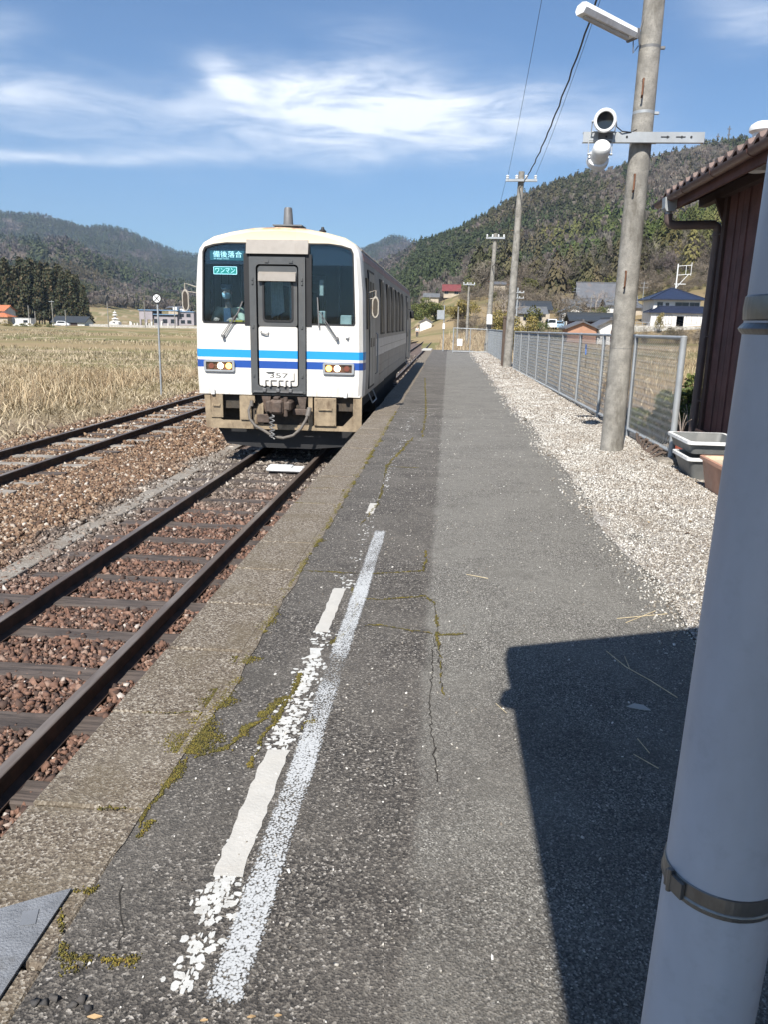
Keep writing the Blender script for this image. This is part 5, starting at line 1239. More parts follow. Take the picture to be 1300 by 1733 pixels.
# ------------------------------------------------------------------ white post and shelter
def shelter():
    x0, y0 = .310, .7375; ax = lambda z: (x0+(z-.65)*.0158, y0-(z-.65)*.007)
    P = lambda z: (ax(z)[0], ax(z)[1], z)
    p = thing('shelter_post', (ax(0)[0], ax(0)[1], 0), 'thick white round post with steel straps close to the camera at the right', 'post')
    m = MB(); m.tube([P(0.0), P(.8), P(1.6), P(2.45)], .057, 48); m.build('pole', M['white_pvc'], p, smooth=60)
    def ring(m, z, r, h, t=.003, n=48, a0=0, a1=2*pi):
        cx, cy = ax(z); pr = [(r, -h/2), (r+t, -h/2+t), (r+t*1.6, 0), (r+t, h/2-t), (r, h/2)]; rr = []
        for k in range(n+1):
            a = a0+(a1-a0)*k/n; rr.append([(cx+q*cos(a), cy+q*sin(a), z+d) for q, d in pr])
        for A, B in zip(rr[:-1], rr[1:]): m.loft(A, B, closed=False)
    m = MB(); ring(m, .885, .0572, .026, .0012); ring(m, .879, .0582, .006, .0012)
    cx, cy = ax(.885); a = radians(203)      # clasp on the left
    m.obox((cx+.0605*cos(a), cy+.0605*sin(a), .886), (-sin(a), cos(a), 0), (cos(a), sin(a), 0), (0, 0, 1), .013, .0022, .009)
    m.cyl((cx+.062*cos(a-.1), cy+.062*sin(a-.1), .874), (cx+.062*cos(a-.1), cy+.062*sin(a-.1), .900), .003, n=10)
    m.build('strap', M['strap_steel'], p, smooth=40)
    m = MB(); ring(m, 1.470, .0572, .022, .0012); ring(m, 1.452, .0572, .010, .0025); cx, cy = ax(1.46); a = radians(238)
    m.obox((cx+.061*cos(a), cy+.061*sin(a), 1.462), (-sin(a), cos(a), 0), (cos(a), sin(a), 0), (0, 0, 1), .017, .004, .013)
    m.obox((cx+.071*cos(a), cy+.071*sin(a), 1.457), (-sin(a), cos(a), 0), (cos(a), sin(a), 0), (0, 0, 1), .009, .003, .006)
    m.build('strap', M['strap_steel'], p, smooth=40)
    m = MB(); m.lathe([(.105, 0), (.10, .012), (.06, .016)], (ax(0)[0], ax(0)[1], .001), n=24); m.build('foot_plate', M['galv_dark'], p)
    s = thing('platform_shelter', (1.5, -1.2, 0), 'tiled lean-to shelter roof over the near end of the platform', 'shelter')
    RX0, RZ0, RX1, RZ1 = -.175, 2.36, 1.62, 3.20
    m = MB(); sl = (RZ1-RZ0)/(RX1-RX0)
    m.prism([(RX0, RZ0-.06), (RX1, RZ1-.06), (3.4, RZ1-.06-(3.4-RX1)*sl), (3.4, RZ1+.03-(3.4-RX1)*sl), (RX1, RZ1+.03), (RX0, RZ0+.03)], -4.2, 1.27, 'xz'); m.build('roof', M['clay_tile'], s)
    m = MB(); m.box(RX0-.0, 3.1, 1.02, 1.12, 2.30, 2.41).box(.30, .40, -4.1, 1.02, 2.42, 2.52); m.build('beam', M['bldg_beam'], s)
    m = MB(); m.tube([(RX0+.035, -4.1, 2.28), (RX0+.035, 1.25, 2.26)], .035, 8); m.build('eaves_gutter', M['gutter'], s)
    m = MB(); m.box(RX0-.015, RX0+.07, .93, 1.02, 2.06, 2.22, .03); m.build('rainwater_head', M['gutter'], s)  # unseen hanging box, added and shaped for the bump in the roof's shadow
    for yy in (-1.6, -3.8):
        m = MB(); m.tube([(.34, yy, 0), (.34, yy, 2.42)], .057, 20); m.build('rear_post', M['white_pvc'], s, smooth=50)
    m = MB(); m.box(3.05, 3.2, 1.0, 1.15, -.2, 2.5).box(3.05, 3.2, -4.0, -3.85, -.2, 2.5); m.build('corner_post', M['bldg_beam'], s)
shelter()

# ------------------------------------------------------------------ wooden station building
def station():
    s = thing('station_building', (5.2, 6.8, -.1), 'old station building with dark red board wall and brown tiled roof', 'building')
    WX, WY = 3.20, 9.90; Y0 = 1.6
    m = MB(); m.box(WX+.02, 8.2, Y0, WY-.02, .24, 2.95)
    yv = Y0; 
    while yv < WY-.02:
        w = .185; m.box(WX-.002+rnd.uniform(-.002, .002), WX+.02, yv+.003, min(yv+w-.004, WY), .25, 2.97); yv += w
    yv = Y0+.16
    while yv < WY: m.box(WX-.017, WX-.003, yv, yv+.034, .25, 2.97); yv += .37
    xv = WX
    while xv < 8.2: m.box(xv+.003, xv+.18, WY-.02, WY+.002, .25, 2.97); xv += .185
    m.prism([(WX, 2.951), (8.2, 2.951), (5.7, 4.1)], WY-.03, WY-.005, 'xz'); m.build('board_wall', M['bldg_wood'], s)
    m = MB(); m.box(WX-.035, WX+.09, WY-.09, WY+.03, .24, 2.96, .004); m.build('corner_post', M['bldg_beam'], s)
    m = MB(); m.box(WX-.06, WX+.10, Y0, WY+.05, .12, .245, .01); m.box(WX+.1, 8.2, WY-.05, WY+.05, .12, .245, .01); m.build('sill_beam', M['bldg_beam'], s)
    m = MB(); m.box(WX-.10, 8.3, Y0-.1, WY+.12, -.7, .118, .01); m.build('foundation', M['trough_concrete'], s)
    # roof: slope rises away from the platform
    EX, EZ, YE, SL = 2.70, 3.06, 10.75, .44; RXr = 5.7
    m = MB(); m.prism([(EX, EZ-.07), (RXr, EZ-.07+(RXr-EX)*SL), (8.8, EZ-.07), (8.8, EZ+.0), (RXr, EZ+(RXr-EX)*SL), (EX, EZ)], Y0-.6, YE, 'xz')
    rf = m.build('roof', M['bldg_beam'], s)
    m = MB(); W = .27; n = int((YE-Y0+.6)/W)+1; rows = 11; TL = (RXr-EX)/rows
    for side in (0, 1):
        for r in range(rows):
            for i in range(n):
                if side == 1 and i % 1: continue
                y0 = YE+.02-W*(i+1); xs0 = EX-.06+TL*r; xs1 = xs0+TL+.03
                g = []
                for (t, h) in ((0, .015), (.12, .058), (.34, .052), (.55, .010), (.78, -.004), (1.0, .015)): g.append((y0+W*t, h))
                def pt(x, yv, h, lift):
                    X = x if side == 0 else 2*RXr-x; return (X, yv, EZ+(x-EX)*SL+.012+h+lift)
                A = [pt(xs0, yv, h, .040) for yv, h in g]; B = [pt(xs1, yv, h, 0) for yv, h in g]; C = [pt(xs0, yv, h, .0) for yv, h in g]
                m.loft(A, B, closed=False); m.loft(C, A, closed=False); m.add([A[0], B[0], C[0], A[-1], B[-1], C[-1]], [(0, 1, 2), (3, 4, 5)])
    tl = m.build('roof_tiles', M['clay_tile'], rf)
    m = MB(); m.tube([(RXr, Y0-.6, EZ+(RXr-EX)*SL+.06), (RXr, YE+.02, EZ+(RXr-EX)*SL+.06)], .10, 12); m.build('ridge_tiles', M['clay_tile'], rf, smooth=60)
    m = MB(); m.box(EX-.005, EX+.03, Y0-.6, YE+.01, EZ-.175, EZ-.075); m.prism([(EX+.03, EZ-.17), (RXr, EZ-.17+(RXr-EX)*SL), (RXr, EZ-.075+(RXr-EX)*SL), (EX+.03, EZ-.075)], YE-.03, YE+.008, 'xz'); m.build('fascia_board', M['bldg_wood'], rf)
    m = MB()
    yv = Y0
    while yv < YE: m.prism([(EX+.04, EZ-.15), (WX+.2, EZ-.15+(WX+.2-EX)*SL), (WX+.2, EZ-.08+(WX+.2-EX)*SL), (EX+.04, EZ-.08)], yv, yv+.045, 'xz'); yv += .45
    m.box(WX-.10, WX-.0, Y0, YE-.05, 2.96, 3.06); m.build('rafters', M['bldg_beam'], rf)
    m = MB(); m.prism([(WX+.0, 2.96), (WX+.0, 2.70), (WX-.03, 2.72), (WX-.14, 2.96)], WY+.031, WY+.09, 'xz'); m.build('eaves_bracket', M['bldg_beam'], s); m = MB(); m.bar((WX+.05, 7.2, 2.78), (WX-.38, 7.2, 2.98), .07); m.build('eaves_strut', M['bldg_beam'], s)
    # gutter
    gx, gz, gr = EX-.075, EZ-.045, .062; m = MB(); sec = [(gx+gr*cos(a), gz+gr*sin(a)) for a in [pi+pi*k/10 for k in range(11)]]; sec2 = [(gx+(gr-.005)*cos(a), gz+(gr-.005)*sin(a)) for a in [pi+pi*k/10 for k in range(11)]]
    poly = sec+sec2[::-1]; m.prism(poly, Y0-.6, YE+.05, 'xz')
    for yv in (9.6, 8.6, 7.6, 6.6, 5.6, 4.6): m.prism([(gx+(gr+.005)*cos(a), gz+(gr+.005)*sin(a)) for a in [pi+pi*k/10 for k in range(11)]]+[(gx+(gr)*cos(a), gz+(gr)*sin(a)) for a in [pi+pi*k/10 for k in range(10, -1, -1)]], yv, yv+.025, 'xz')
    m.prism(sec, YE+.045, YE+.052, 'xz'); gt = m.build('gutter', M['gutter'], s, smooth=50)
    m = MB(); HY = 10.25; m.prism([(gx-.075, gz-.01), (gx+.075, gz-.01), (gx+.07, gz-.13), (gx+.045, gz-.17), (gx-.045, gz-.17), (gx-.07, gz-.13)], HY-.07, HY+.07, 'xz').cyl((gx, HY, gz-.17), (gx, HY, gz-.21), .04, n=14); m.build('rainwater_head', M['galv'], gt)
    m = MB(); m.tube([(gx, HY, gz-.20), (gx, HY, gz-.27), (gx+.03, HY, gz-.31), (gx+.09, HY, gz-.325), (WX-.03, HY-.02, 2.70), (WX+.01, HY-.02, 2.68), (WX+.03, HY-.02, 2.62), (WX+.01, HY-.02, 1.4), (WX-.0, HY-.02, -.05)], .052, 18)
    for zz in (2.56, 1.35, .55): m.cyl((WX+.02, HY-.02, zz), (WX+.02, HY-.02, zz+.04), .058, n=16); m.bar((WX+.02, HY-.02, zz+.02), (WX+.02, WY, zz+.02), .01)
    m.build('downpipe', M['downpipe'], s, smooth=50)
    q = ony(1287, 216, 8.0); 
    m = MB(); m.lathe([(.085, -.35), (.085, -.02), (.12, 0), (.12, .03), (.108, .052), (.07, .077), (0, .085)], (q[0]+.03, 8.0, q[2]-.03), n=22); m.build('roof_vent', M['white_enamel'], s, smooth=40)
station()

# ------------------------------------------------------------------ chain link fences
def mesh_wires(p0, p1, zb0, zb1, zt0, zt1, p=.052, t=.0016):
    p0, p1 = np.array(p0, float), np.array(p1, float); L = np.linalg.norm(p1-p0); u = (p1-p0)/L; nrm = np.array([-u[1], u[0]])
    nw = int(L/p); H = min(zt0-zb0, zt1-zb1); nz = int(H/(p*.5)); V, F = [], []
    k = np.arange(nw); j = np.arange(nz+1)
    s = (k[:, None]+.5*(((j[None]) % 2)*2-1)*1.02+.5)*p; s = np.clip(s, 0, L); zz = (zb0+(zb1-zb0)*s/L)+(j[None]/nz)*((zt0-zb0)+((zt1-zb1)-(zt0-zb0))*s/L)
    dep = (((j[None]+k[:, None]*0) % 2)*2-1)*t*.9
    X = p0[0]+u[0]*s+nrm[0]*dep; Y = p0[1]+u[1]*s+nrm[1]*dep; C = np.stack([X, Y, zz], -1)
    off = np.array([(u[0]*a+nrm[0]*b, u[1]*a+nrm[1]*b, 0) for a, b in ((-t, 0), (0, -t), (t, 0), (0, t))])*1.2
    ring = C[:, :, None, :]+off[None, None]; base = (np.arange(nw)[:, None]*(nz+1)+np.arange(nz)[None]).ravel()*4
    F = np.concatenate([np.stack([base+a, base+(a+1) % 4, base+4+(a+1) % 4, base+4+a], -1) for a in range(4)])
    return ring.reshape(-1, 3), F
def fence(name, label, posts, zb, zt, r_post, r_rail, mid=True, p=.052, t=.0016, postmat='galv'):
    f = thing(name, (posts[0][0], posts[0][1], 0), label, 'fence')
    zz = lambda i: (zb[0]+(zb[1]-zb[0])*i/(len(posts)-1), zt[0]+(zt[1]-zt[0])*i/(len(posts)-1))
    V, F, nv = [], [], 0
    for i, (x, y) in enumerate(posts):
        a, b = zz(i); m = MB(); r = r_post if i in (0,) else r_post*.72
        m.tube([(x, y, a-.16), (x, y, b+.012)], r, 12); m.lathe([(r*1.05, 0), (r*.8, .012), (0, .018)], (x, y, b+.01), n=12); m.build('post', M[postmat], f, smooth=50)
        if i+1 < len(posts):
            a2, b2 = zz(i+1); m = MB(); q = posts[i+1]
            m.tube([(x, y, b), (q[0], q[1], b2)], r_rail, 8); m.build('top_rail', M[postmat], f, smooth=50)
            m = MB(); m.tube([(x, y, a), (q[0], q[1], a2)], r_rail*.9, 8); m.build('bottom_rail', M[postmat], f, smooth=50)
            v, g = mesh_wires((x, y), q, a, a2, b, b2, p, t); V.append(v); F.append(g+nv); nv += len(v)
    o0 = ORG[f.name]; V = np.concatenate(V)-np.array([o0.x, o0.y, o0.z]); npmesh('wire_mesh', V, np.concatenate(F), M['galv'], parent=f)
    ORG['wire_mesh'] = o0
    return f
yp = [8.92+2.05*i for i in range(10)]
f1 = fence('chain_link_fence', 'grey chain link fence with thick corner post running along the gravel beside the near pole', [(2.585-.0165*(y-8.92), y) for y in yp], (.09, .0), (1.36, 1.26), .037, .022, p=.082, t=.0042)
# short return of mesh from the corner post
yp = [29.0+1.95*i for i in range(8)]
fence('chain_link_fence', 'farther stretch of chain link fence behind the second pole', [(2.27-.010*(y-29), y) for y in yp], (.0, -.02), (1.26, 1.24), .028, .02, p=.10, t=.0045)
fence('chain_link_fence', 'chain link gate panel closing the far end of the platform', [(.26, 42.6), (1.17, 42.6), (2.06, 42.6)], (.06, .06), (1.28, 1.24), .028, .022, p=.10, t=.0045)
m = MB(); m.box(.48, .75, 42.52, 42.55, .35, .72, .004); tag(m.build('notice_board', M['sign_white']), 'small white notice tied to the far gate panel', 'notice')
# tin board on pole beside the gate
q = ony(740, 545, 44.0); pb = thing('notice_sign', (q[0]+.25, 44.2, 0), 'grey sheet metal sign on a thin pole above the far gate', 'sign')
m = MB(); m.box(q[0], q[0]+.42, 44.17, 44.2, 1.72, 2.22, .01); m.build('sign_board', M['galv'], pb); m = MB(); m.cyl((q[0]+.4, 44.25, -.05), (q[0]+.4, 44.25, 2.5), .03); m.build('pole', M['galv'], pb)
m = MB(); m.box(q[0]+.34, q[0]+.46, 44.16, 44.2, 1.2, 1.5, .01); m.build('small_plate', M['sign_white'], pb)
# white slab at platform end
m = MB(); m.box(-1.50, -.95, 44.6, 47.8, -.02, .035, .01); tag(m.build('edge_slab', M['putty_grey']), 'pale flat slab lying at the far end of the platform edge', 'slab')

# ------------------------------------------------------------------ poles along the fence
def steps(m, x, y, zs, r, side):
    for z in zs: m.tube([(x-r*.4, y-r*.9, z), (x-r*.45, y-r-.05, z-.005), (x-r*.5, y-r-.06, z-.17), (x-r*.5, y-r-.035, z-.19)], .010, 6)
def near_pole():
    x, y = 2.02, 9.42
    p = thing('utility_pole', (x, y, 0), 'tall concrete pole with a crossarm, lamps and step bolts, nearest the camera', 'utility pole')
    m = MB(); H = 8.6; m.tube([(x, y, -.4), (x, y, 0), (x+.015, y, H*.5), (x+.03, y, H)], [.134, .133, .113, .088], 40); m.build('shaft', M['concrete_pole'], p, smooth=60)
    for zs in (4.05, 3.10, 2.08, 5.2): m = MB(); steps(m, x, y, (zs,), .115, 1); m.build('step_bolt', M['rust'], p)
    def strap(z, h=.035, mat='galv'):
        r = .133-(z/8.6)*.045+.003; m = MB(); m.lathe([(r-.004, -h/2), (r, -h/2), (r, h/2), (r-.004, h/2)], (x+z*.0035, y, z), n=32, cap=False); m.box(x+r*.9, x+r+.06, y-.03, y+.0, z-h/2, z+h/2, .004); m.build('strap', M[mat], p, smooth=40)
    strap(3.46, .06); strap(3.74, .03); strap(4.38, .03, 'galv_dark')
    for zz in (1.22, 2.22): m = MB(); r = .133-(zz/8.6)*.045+.001; m.lathe([(r-.004, -.004), (r, -.004), (r, .004), (r-.004, .004)], (x+zz*.0035, y, zz), n=32, cap=False); m.build('tie_wire', M['galv_dark'], p)
    ya = y-.155; m = MB(); m.box(1.375, 2.66, ya-.03, ya-.025, 3.41, 3.515).box(1.375, 2.66, ya-.025, ya+.03, 3.505, 3.515).box(1.375, 2.66, ya-.025, ya+.03, 3.41, 3.415); arm = m.build('crossarm', M['galv'], p)
    m = MB()
    for xx in (1.62, 1.84, 2.27, 2.42, 2.52): m.cyl((xx, ya-.036, 3.465), (xx, ya-.03, 3.465), .012, n=8)
    m.box(2.20, 2.29, ya-.034, ya-.031, 3.46, 3.47).box(2.36, 2.46, ya-.034, ya-.031, 3.46, 3.47); m.build('bolt', M['black'], arm)
    m = MB(); m.box(1.535, 1.69, ya-.036, ya-.031, 3.405, 3.52); m.build('clamp_plate', M['galv_dark'], arm)
    m = MB(); m.tube([(1.70, ya-.03, 3.66), (1.72, ya-.05, 3.56), (1.78, ya-.05, 3.515), (1.88, ya-.03, 3.51), (1.95, y-.12, 3.55)], .006, 6); m.build('lamp_cable', M['wire_black'], arm)
    def flood(cx, cz, d, label, face):
        c = Vector((cx, ya-.10, cz)); d = Vector(d).normalized(); f = thing('floodlight', c, label, 'floodlight', 'round floodlights on the crossarm')
        m = MB(); m.lathe([(.0, -.14), (.070, -.14), (.088, -.12), (.095, -.08), (.095, .05), (.112, .055), (.118, .08), (.118, .12), (.108, .13), (.088, .128), (.084, .10)], c, d, 32, cap=False); m.build('housing', M['white_enamel'], f, smooth=35)
        m = MB(); m.lathe([(.086, .085), (0, .070)], c, d, 28, cap=False); m.build('lamp_glass', M['win_dark'], f)
        u, w = basis(d); m = MB()
        for s in (-1, 1): m.tube([c+Vector((s*.125, 0, 0)), Vector((cx+s*.125, ya-.07, 3.465+(.10 if cz > 3.46 else -.10)*.4))], .006, 6); m.cyl(c+Vector((s*.09, 0, 0)), c+Vector((s*.132, 0, 0)), .012, n=8)
        m.tube([Vector((cx-.125, ya-.07, 3.465+(.04 if cz > 3.46 else -.04))), Vector((cx+.125, ya-.07, 3.465+(.04 if cz > 3.46 else -.04)))], .006, 6); m.build('yoke', M['galv'], f)
    flood(1.575, 3.60, (-.10, -1, -.13), 'white round floodlight above the crossarm facing the camera', True)
    flood(1.555, 3.275, (-.05, .9, -.5), 'white round floodlight hanging under the crossarm with its back to the camera', False)
    # fluorescent fitting
    a = Vector((x-.20, y-.12, 4.50)); q = onz(985, 10, 4.62); b = Vector((q[0], q[1], 4.62)); d = (b-a).normalized(); s_ = d.cross(Vector((0, 0, 1))).normalized(); up = s_.cross(d)
    l = thing('tube_lamp', a, 'long white fluorescent lamp fitting sticking out from the top of the near pole', 'lamp')
    m = MB(); L = (b-a).length; pr = [(-.085, -.03), (-.055, -.075), (.055, -.075), (.085, -.03), (.07, .02), (.0, .04), (-.07, .02)]
    def ringat(t, k=1): return [a+d*t+s_*(u*k)+up*(v*k) for u, v in pr]
    m.loft(ringat(.0, .9), ringat(L)); m.add(ringat(0, .9), [tuple(range(7))]); m.add(ringat(L), [tuple(range(7))]); m.build('shade', M['white_enamel'], l)
    m = MB(); m.tube([a+d*.06-up*.08, a+d*(L-.06)-up*.08], .026, 10); m.build('tube', M['putty_grey'], l, smooth=60)
    m = MB(); m.obox(a-d*.01-up*.03, s_, d, up, .075, .014, .05); m.tube([a-d*.0, a-d*.08+up*.03, (x-.1, y-.05, 4.40)], .014, 8); m.tube([a-d*.02-up*.05, a-d*.06-up*.19, a-d*.11-up*.10], .006, 6); m.tube([a-d*.08, a-d*.12+up*.30, a-d*.10+up*.9], .005, 5); m.build('bracket', M['galv_dark'], l)
near_pole()
def pole(x, y, z0, H, r0, r1, label, arms=(), mat='concrete_pole', group=None, dxt=0, bolts=True, ins=True):
    p = thing('utility_pole', (x, y, z0), label, 'utility pole', group)
    m = MB(); m.tube([(x, y, z0-.3), (x+dxt, y, z0+H)], [r0, r1], 16 if y < 60 else 8); m.build('shaft', M[mat], p, smooth=60)
    for (za, L, hh) in arms:
        xx = x+dxt*za/H; m = MB(); m.box(xx-L/2, xx+L/2, y-r1-.10, y-r1, z0+za-hh/2, z0+za+hh/2); a = m.build('crossarm', M['galv'], p)
        if ins:
            for s in (-1, -.35, .35, 1): m = MB(); m.lathe([(.02, 0), (.05, .03), (.035, .06), (.055, .09), (.03, .13), (0, .14)], (xx+s*(L/2-.06), y-r1-.05, z0+za+hh/2), n=8); m.build('insulator', M['white_enamel'], a, smooth=50)
    if bolts and y < 60:
        for zz in np.arange(2, H-1, .9): m = MB(); m.cyl((x+dxt*zz/H-r0-.07, y-.0, z0+zz), (x+dxt*zz/H+r0*.2, y, z0+zz), .008, n=5); m.build('step_bolt', M['rust'], p)
    return p
p2 = pole(2.13, 28.3, -.05, 6.58, .155, .10, 'concrete pole rising behind the fence, second nearest of the row along the platform', [(6.28, 1.05, .07)], dxt=.12)
p3 = pole(2.10, 43.4, -.05, 6.25, .15, .10, 'concrete pole with a white box, beside the far gate panel', [(6.0, 1.0, .09)], dxt=.18)
m = MB(); m.box(2.02, 2.32, 43.14, 43.26, 1.50, 2.02, .02).cyl((2.17, 43.14, 1.9), (2.17, 43.11, 1.9), .05, n=12); m.mat(1).box(2.08, 2.26, 43.15, 43.26, 1.15, 1.48, .02); m.build('meter_box', [M['white_enamel'], M['black']], p3)
gz = lambda x, y: float(ground_at(np.array([x]), np.array([y]))[0])
pole(1.72, 75, gz(1.72, 75), 5.31-gz(1.72, 75), .15, .10, 'thin grey pole with a short crossarm beyond the far gate', [(5.31-gz(1.72, 75)-.2, 1.1, .10)])
pole(.9, 82, gz(.9, 82), 3.9, .10, .08, 'slim grey pole just left of the pole with the short crossarm', [], bolts=False)
q = ony(877, 500, 90); pole(q[0], 90, gz(q[0], 90), 5.2-gz(q[0], 90)+.4, .11, .08, 'white steel pole standing behind the fence before the grey village roofs', [(5.2, 1.4, .10), (4.6, 1.4, .08)], mat='galv', bolts=False)
# dark wooden stub beside second pole
m = MB(); m.box(1.93, 2.07, 28.55, 28.70, -.1, 1.72, .02).box(1.90, 2.10, 28.53, 28.72, 1.72, 1.78, .01); tag(m.build('wooden_post', M['dark_wood_post']), 'short dark wooden post just in front of the second concrete pole', 'post')
# overhead wires
def wire(name, a, b, sag, r, label, kink=0.0):
    a, b = Vector(a), Vector(b); n = 40; pts = []
    for i in range(n+1):
        t = i/n; p = a.lerp(b, t); p.z -= sag*4*t*(1-t); p.x += kink*sin(i*2.3)*.02; p.z += kink*sin(i*1.7)*.02; pts.append(p)
    m = MB(); m.tube(pts, r, 5); o = m.build(name, M['wire_black'], smooth=60); tag(o, label, 'wire', 'overhead wires')
wire('overhead_wire', (1.93, 9.3, 6.6), (2.2, 28.2, 6.0), .55, .016, 'thick black twisted cable sagging from the near pole to the second pole', .55)
wire('overhead_wire', (2.22, 9.3, 7.5), (2.68, 28.2, 6.33), .28, .005, 'thin wire to the right arm end of the second pole')
wire('overhead_wire', (1.25, 9.3, 7.9), (1.78, 28.2, 6.33), .22, .005, 'thin wire to the left arm end of the second pole')
wire('overhead_wire', (2.2, 28.2, 6.0), (2.18, 43.3, 4.5), .5, .018, 'thick black cable dropping from the second pole to the third pole', 1.0)
wire('overhead_wire', (1.75, 28.2, 6.35), (1.9, 43.3, 6.1), .3, .006, 'thin wire between the second and third poles')
wire('overhead_wire', (2.18, 43.3, 4.4), (1.72, 75, 4.4), .6, .018, 'black cable from the third pole to the far thin pole')
for z in (4.9, 5.3): pass
# ------------------------------------------------------------------ track-side marker
sx, sy = float(ony(272, 660, 25.5)[0]), 25.5; sz0 = gz(sx, sy)
sg = thing('marker_sign', (sx, sy, sz0), 'round white sign with a black cross on a thin post beside the far track', 'sign')
m = MB(); m.tube([(sx, sy, sz0-.3), (sx+.02, sy, 2.02)], .032, 10); m.build('post', M['galv'], sg, smooth=60)
m = MB(); m.lathe([(.175, 0), (.175, .02)], (sx+.02, sy-.03, 2.09), (0, -1, 0), 28); dk = m.build('rim', M['black'], sg)
m = MB(); m.lathe([(.125, .0), (.125, .006)], (sx+.02, sy-.0505, 2.09), (0, -1, 0), 28); m.build('sign_face', M['sign_white'], dk)
m = MB()
for s in (-1, 1): m.obox((sx+.02, sy-.0585-.001*s, 2.09), (sin(radians(42*s)), 0, cos(radians(42*s))), (0, 1, 0), (cos(radians(42*s)), 0, -sin(radians(42*s))), .118, .001, .014)
m.build('cross_mark', M['black'], dk)

# ------------------------------------------------------------------ planters and odd things by the fence end
def tub(name, x0, x1, y0, y1, z0, h, tp, mat, label, rim=.02, soil=None, rimmat=None, cat='planter'):
    p = thing(name, ((x0+x1)/2, (y0+y1)/2, z0), label, cat)
    m = MB(); R0 = rrect(x0+tp, x1-tp, y0+tp, y1-tp, .04); R1 = rrect(x0, x1, y0, y1, .05); R2 = rrect(x0-rim, x1+rim, y0-rim, y1+rim, .055); R3 = rrect(x0+.012, x1-.012, y0+.012, y1-.012, .04)
    L = lambda R, z: [(a, b, z) for a, b in R]
    m.loft(L(R0, z0), L(R1, z0+h-.035)); m.add(L(R0, z0), [tuple(range(len(R0)))]); m.build('tub', M[mat], p, smooth=35)
    m = MB(); m.loft(L(R1, z0+h-.036), L(R2, z0+h-.03)); m.loft(L(R2, z0+h-.03), L(R2, z0+h)); m.loft(L(R2, z0+h), L(R3, z0+h)); R4 = rrect(x0+.03, x1-.03, y0+.03, y1-.03, .04); m.build('rim', M[rimmat or mat], p, smooth=35)
    m = MB(); m.loft(L(R3, z0+h-.002), L(R4, z0+h-(.035 if soil else .09))); m.add(L(R4, z0+h-(.035 if soil else .09)), [tuple(range(len(R4)))]); m.build('soil' if soil else 'inner_floor', M[soil or mat], p)
    return p
tub('planter', 2.43, 3.02, 6.74, 7.42, -.03, .33, .05, 'planter_brown', 'terracotta brown plastic planter full of pale dry soil, partly behind the white post', soil='soil_pale')
tub('planter', 2.44, 2.92, 7.78, 8.34, -.03, .24, .07, 'planter_grey', 'dark grey planter with a scalloped white rim under the white tray', rimmat='planter_white')
tub('tray', 2.50, 3.06, 8.00, 8.75, .215, .13, .03, 'planter_grey', 'shallow grey tray with a wide white rim resting on the grey planter', rim=.03, rimmat='planter_white', cat='tray')
m = MB(); m.box(2.36, 2.64, 8.62, 8.84, -.05, .045, .02); tag(m.build('kerb_stone', M['trough_concrete']), 'small mossy concrete block under the fence corner post', 'block')
def pot(x, y, r, h, mat, label):
    p = thing('flower_pot', (x, y, -.05), label, 'flower pot'); m = MB(); m.lathe([(r*.7, 0), (r, h-.03), (r*1.08, h-.03), (r*1.08, h), (r*.95, h), (r*.9, h-.05)], (x, y, -.05), n=18); m.build('pot', M[mat], p, smooth=40)
    m = MB()
    for k in range(7): a = k*.9; m.tube([(x, y, h-.1), (x+.05*cos(a), y+.05*sin(a), h+.08), (x+.11*cos(a), y+.11*sin(a), h+.12+.04*(k % 3))], .004, 4)
    m.build('stem', M['twig'], p)
pot(2.92, 9.75, .13, .26, 'pot_red', 'red flower pot with dry stems behind the chain link fence'); pot(3.30, 10.75, .15, .26, 'black', 'black plastic pot by the building corner')
m = MB()
for k in range(9):
    y = 8.95+k*.16; m.tube([(2.36+.02*k, y, .0), (2.52, y+.10, .06+.02*(k % 3)), (2.72, y+.05+.05*sin(k), .02), (2.85, y+.2, -.03)], [.016, .022, .02, .012], 6)
tag(m.build('dead_stalks', M['dark_wood_post'], smooth=50), 'dark rotten stalks lying under the fence by the near pole', 'stalks')
m = MB(); m.tube([(2.44, 14.2, 1.16), (2.445, 14.22, 1.08), (2.44, 14.17, .98)], .012, 6); tag(m.build('rope_end', M['blue_rope']), 'short bright blue rope tied to the fence top', 'rope')
# plate in the near left corner
m = MB(); pl = [onz(*p)[:2] for p in ((121, 1508), (0, 1543), (-160, 1590), (-190, 1960), (0, 1692), (60, 1600))]; m.prism([(float(a), float(b)) for a, b in pl], .004, .010, 'xy')
o = m.build('cover_plate', M['plate_metal']); tag(o, 'blue grey metal plate lying on the platform edge in the lower left corner', 'plate')
m = MB(); c4 = [onz(*p)[:2] for p in ((38, 1550), (66, 1545), (60, 1570), (32, 1574))]; m.prism([(float(a), float(b)) for a, b in c4], .0105, .0125, 'xy'); 
m.build('raised_square', M['plate_pale'], o)
xs, ys_ = [], []
for (a, b) in ((60, 1700), (75, 1698), (92, 1692), (125, 1702), (148, 1708), (138, 1692)): q = onz(a, b); xs.append(q[0]); ys_.append(q[1])
stones('dark_stones', np.array(xs), np.array(ys_), np.zeros(6), np.full(6, .013), 'dark_stone', 'a few dark pebbles by the lower left corner', 'pebbles', flat=.8)
m = MB()
for (a, b, s) in ((160, 1722, .016), (425, 1722, .009), (470, 1720, .008), (345, 1728, .008)):
    q = onz(a, b); m.prism([(q[0]-s, q[1]-.003), (q[0]-s*.2, q[1]+s*.3), (q[0]+s, q[1]+s*.1), (q[0]+s*.1, q[1]-s*.35)], .002, .005, 'xy')
tag(m.build('dead_leaves', M['leaf_dry']), 'dry brown leaf scraps at the bottom edge', 'leaves', kind='stuff')
m = MB()
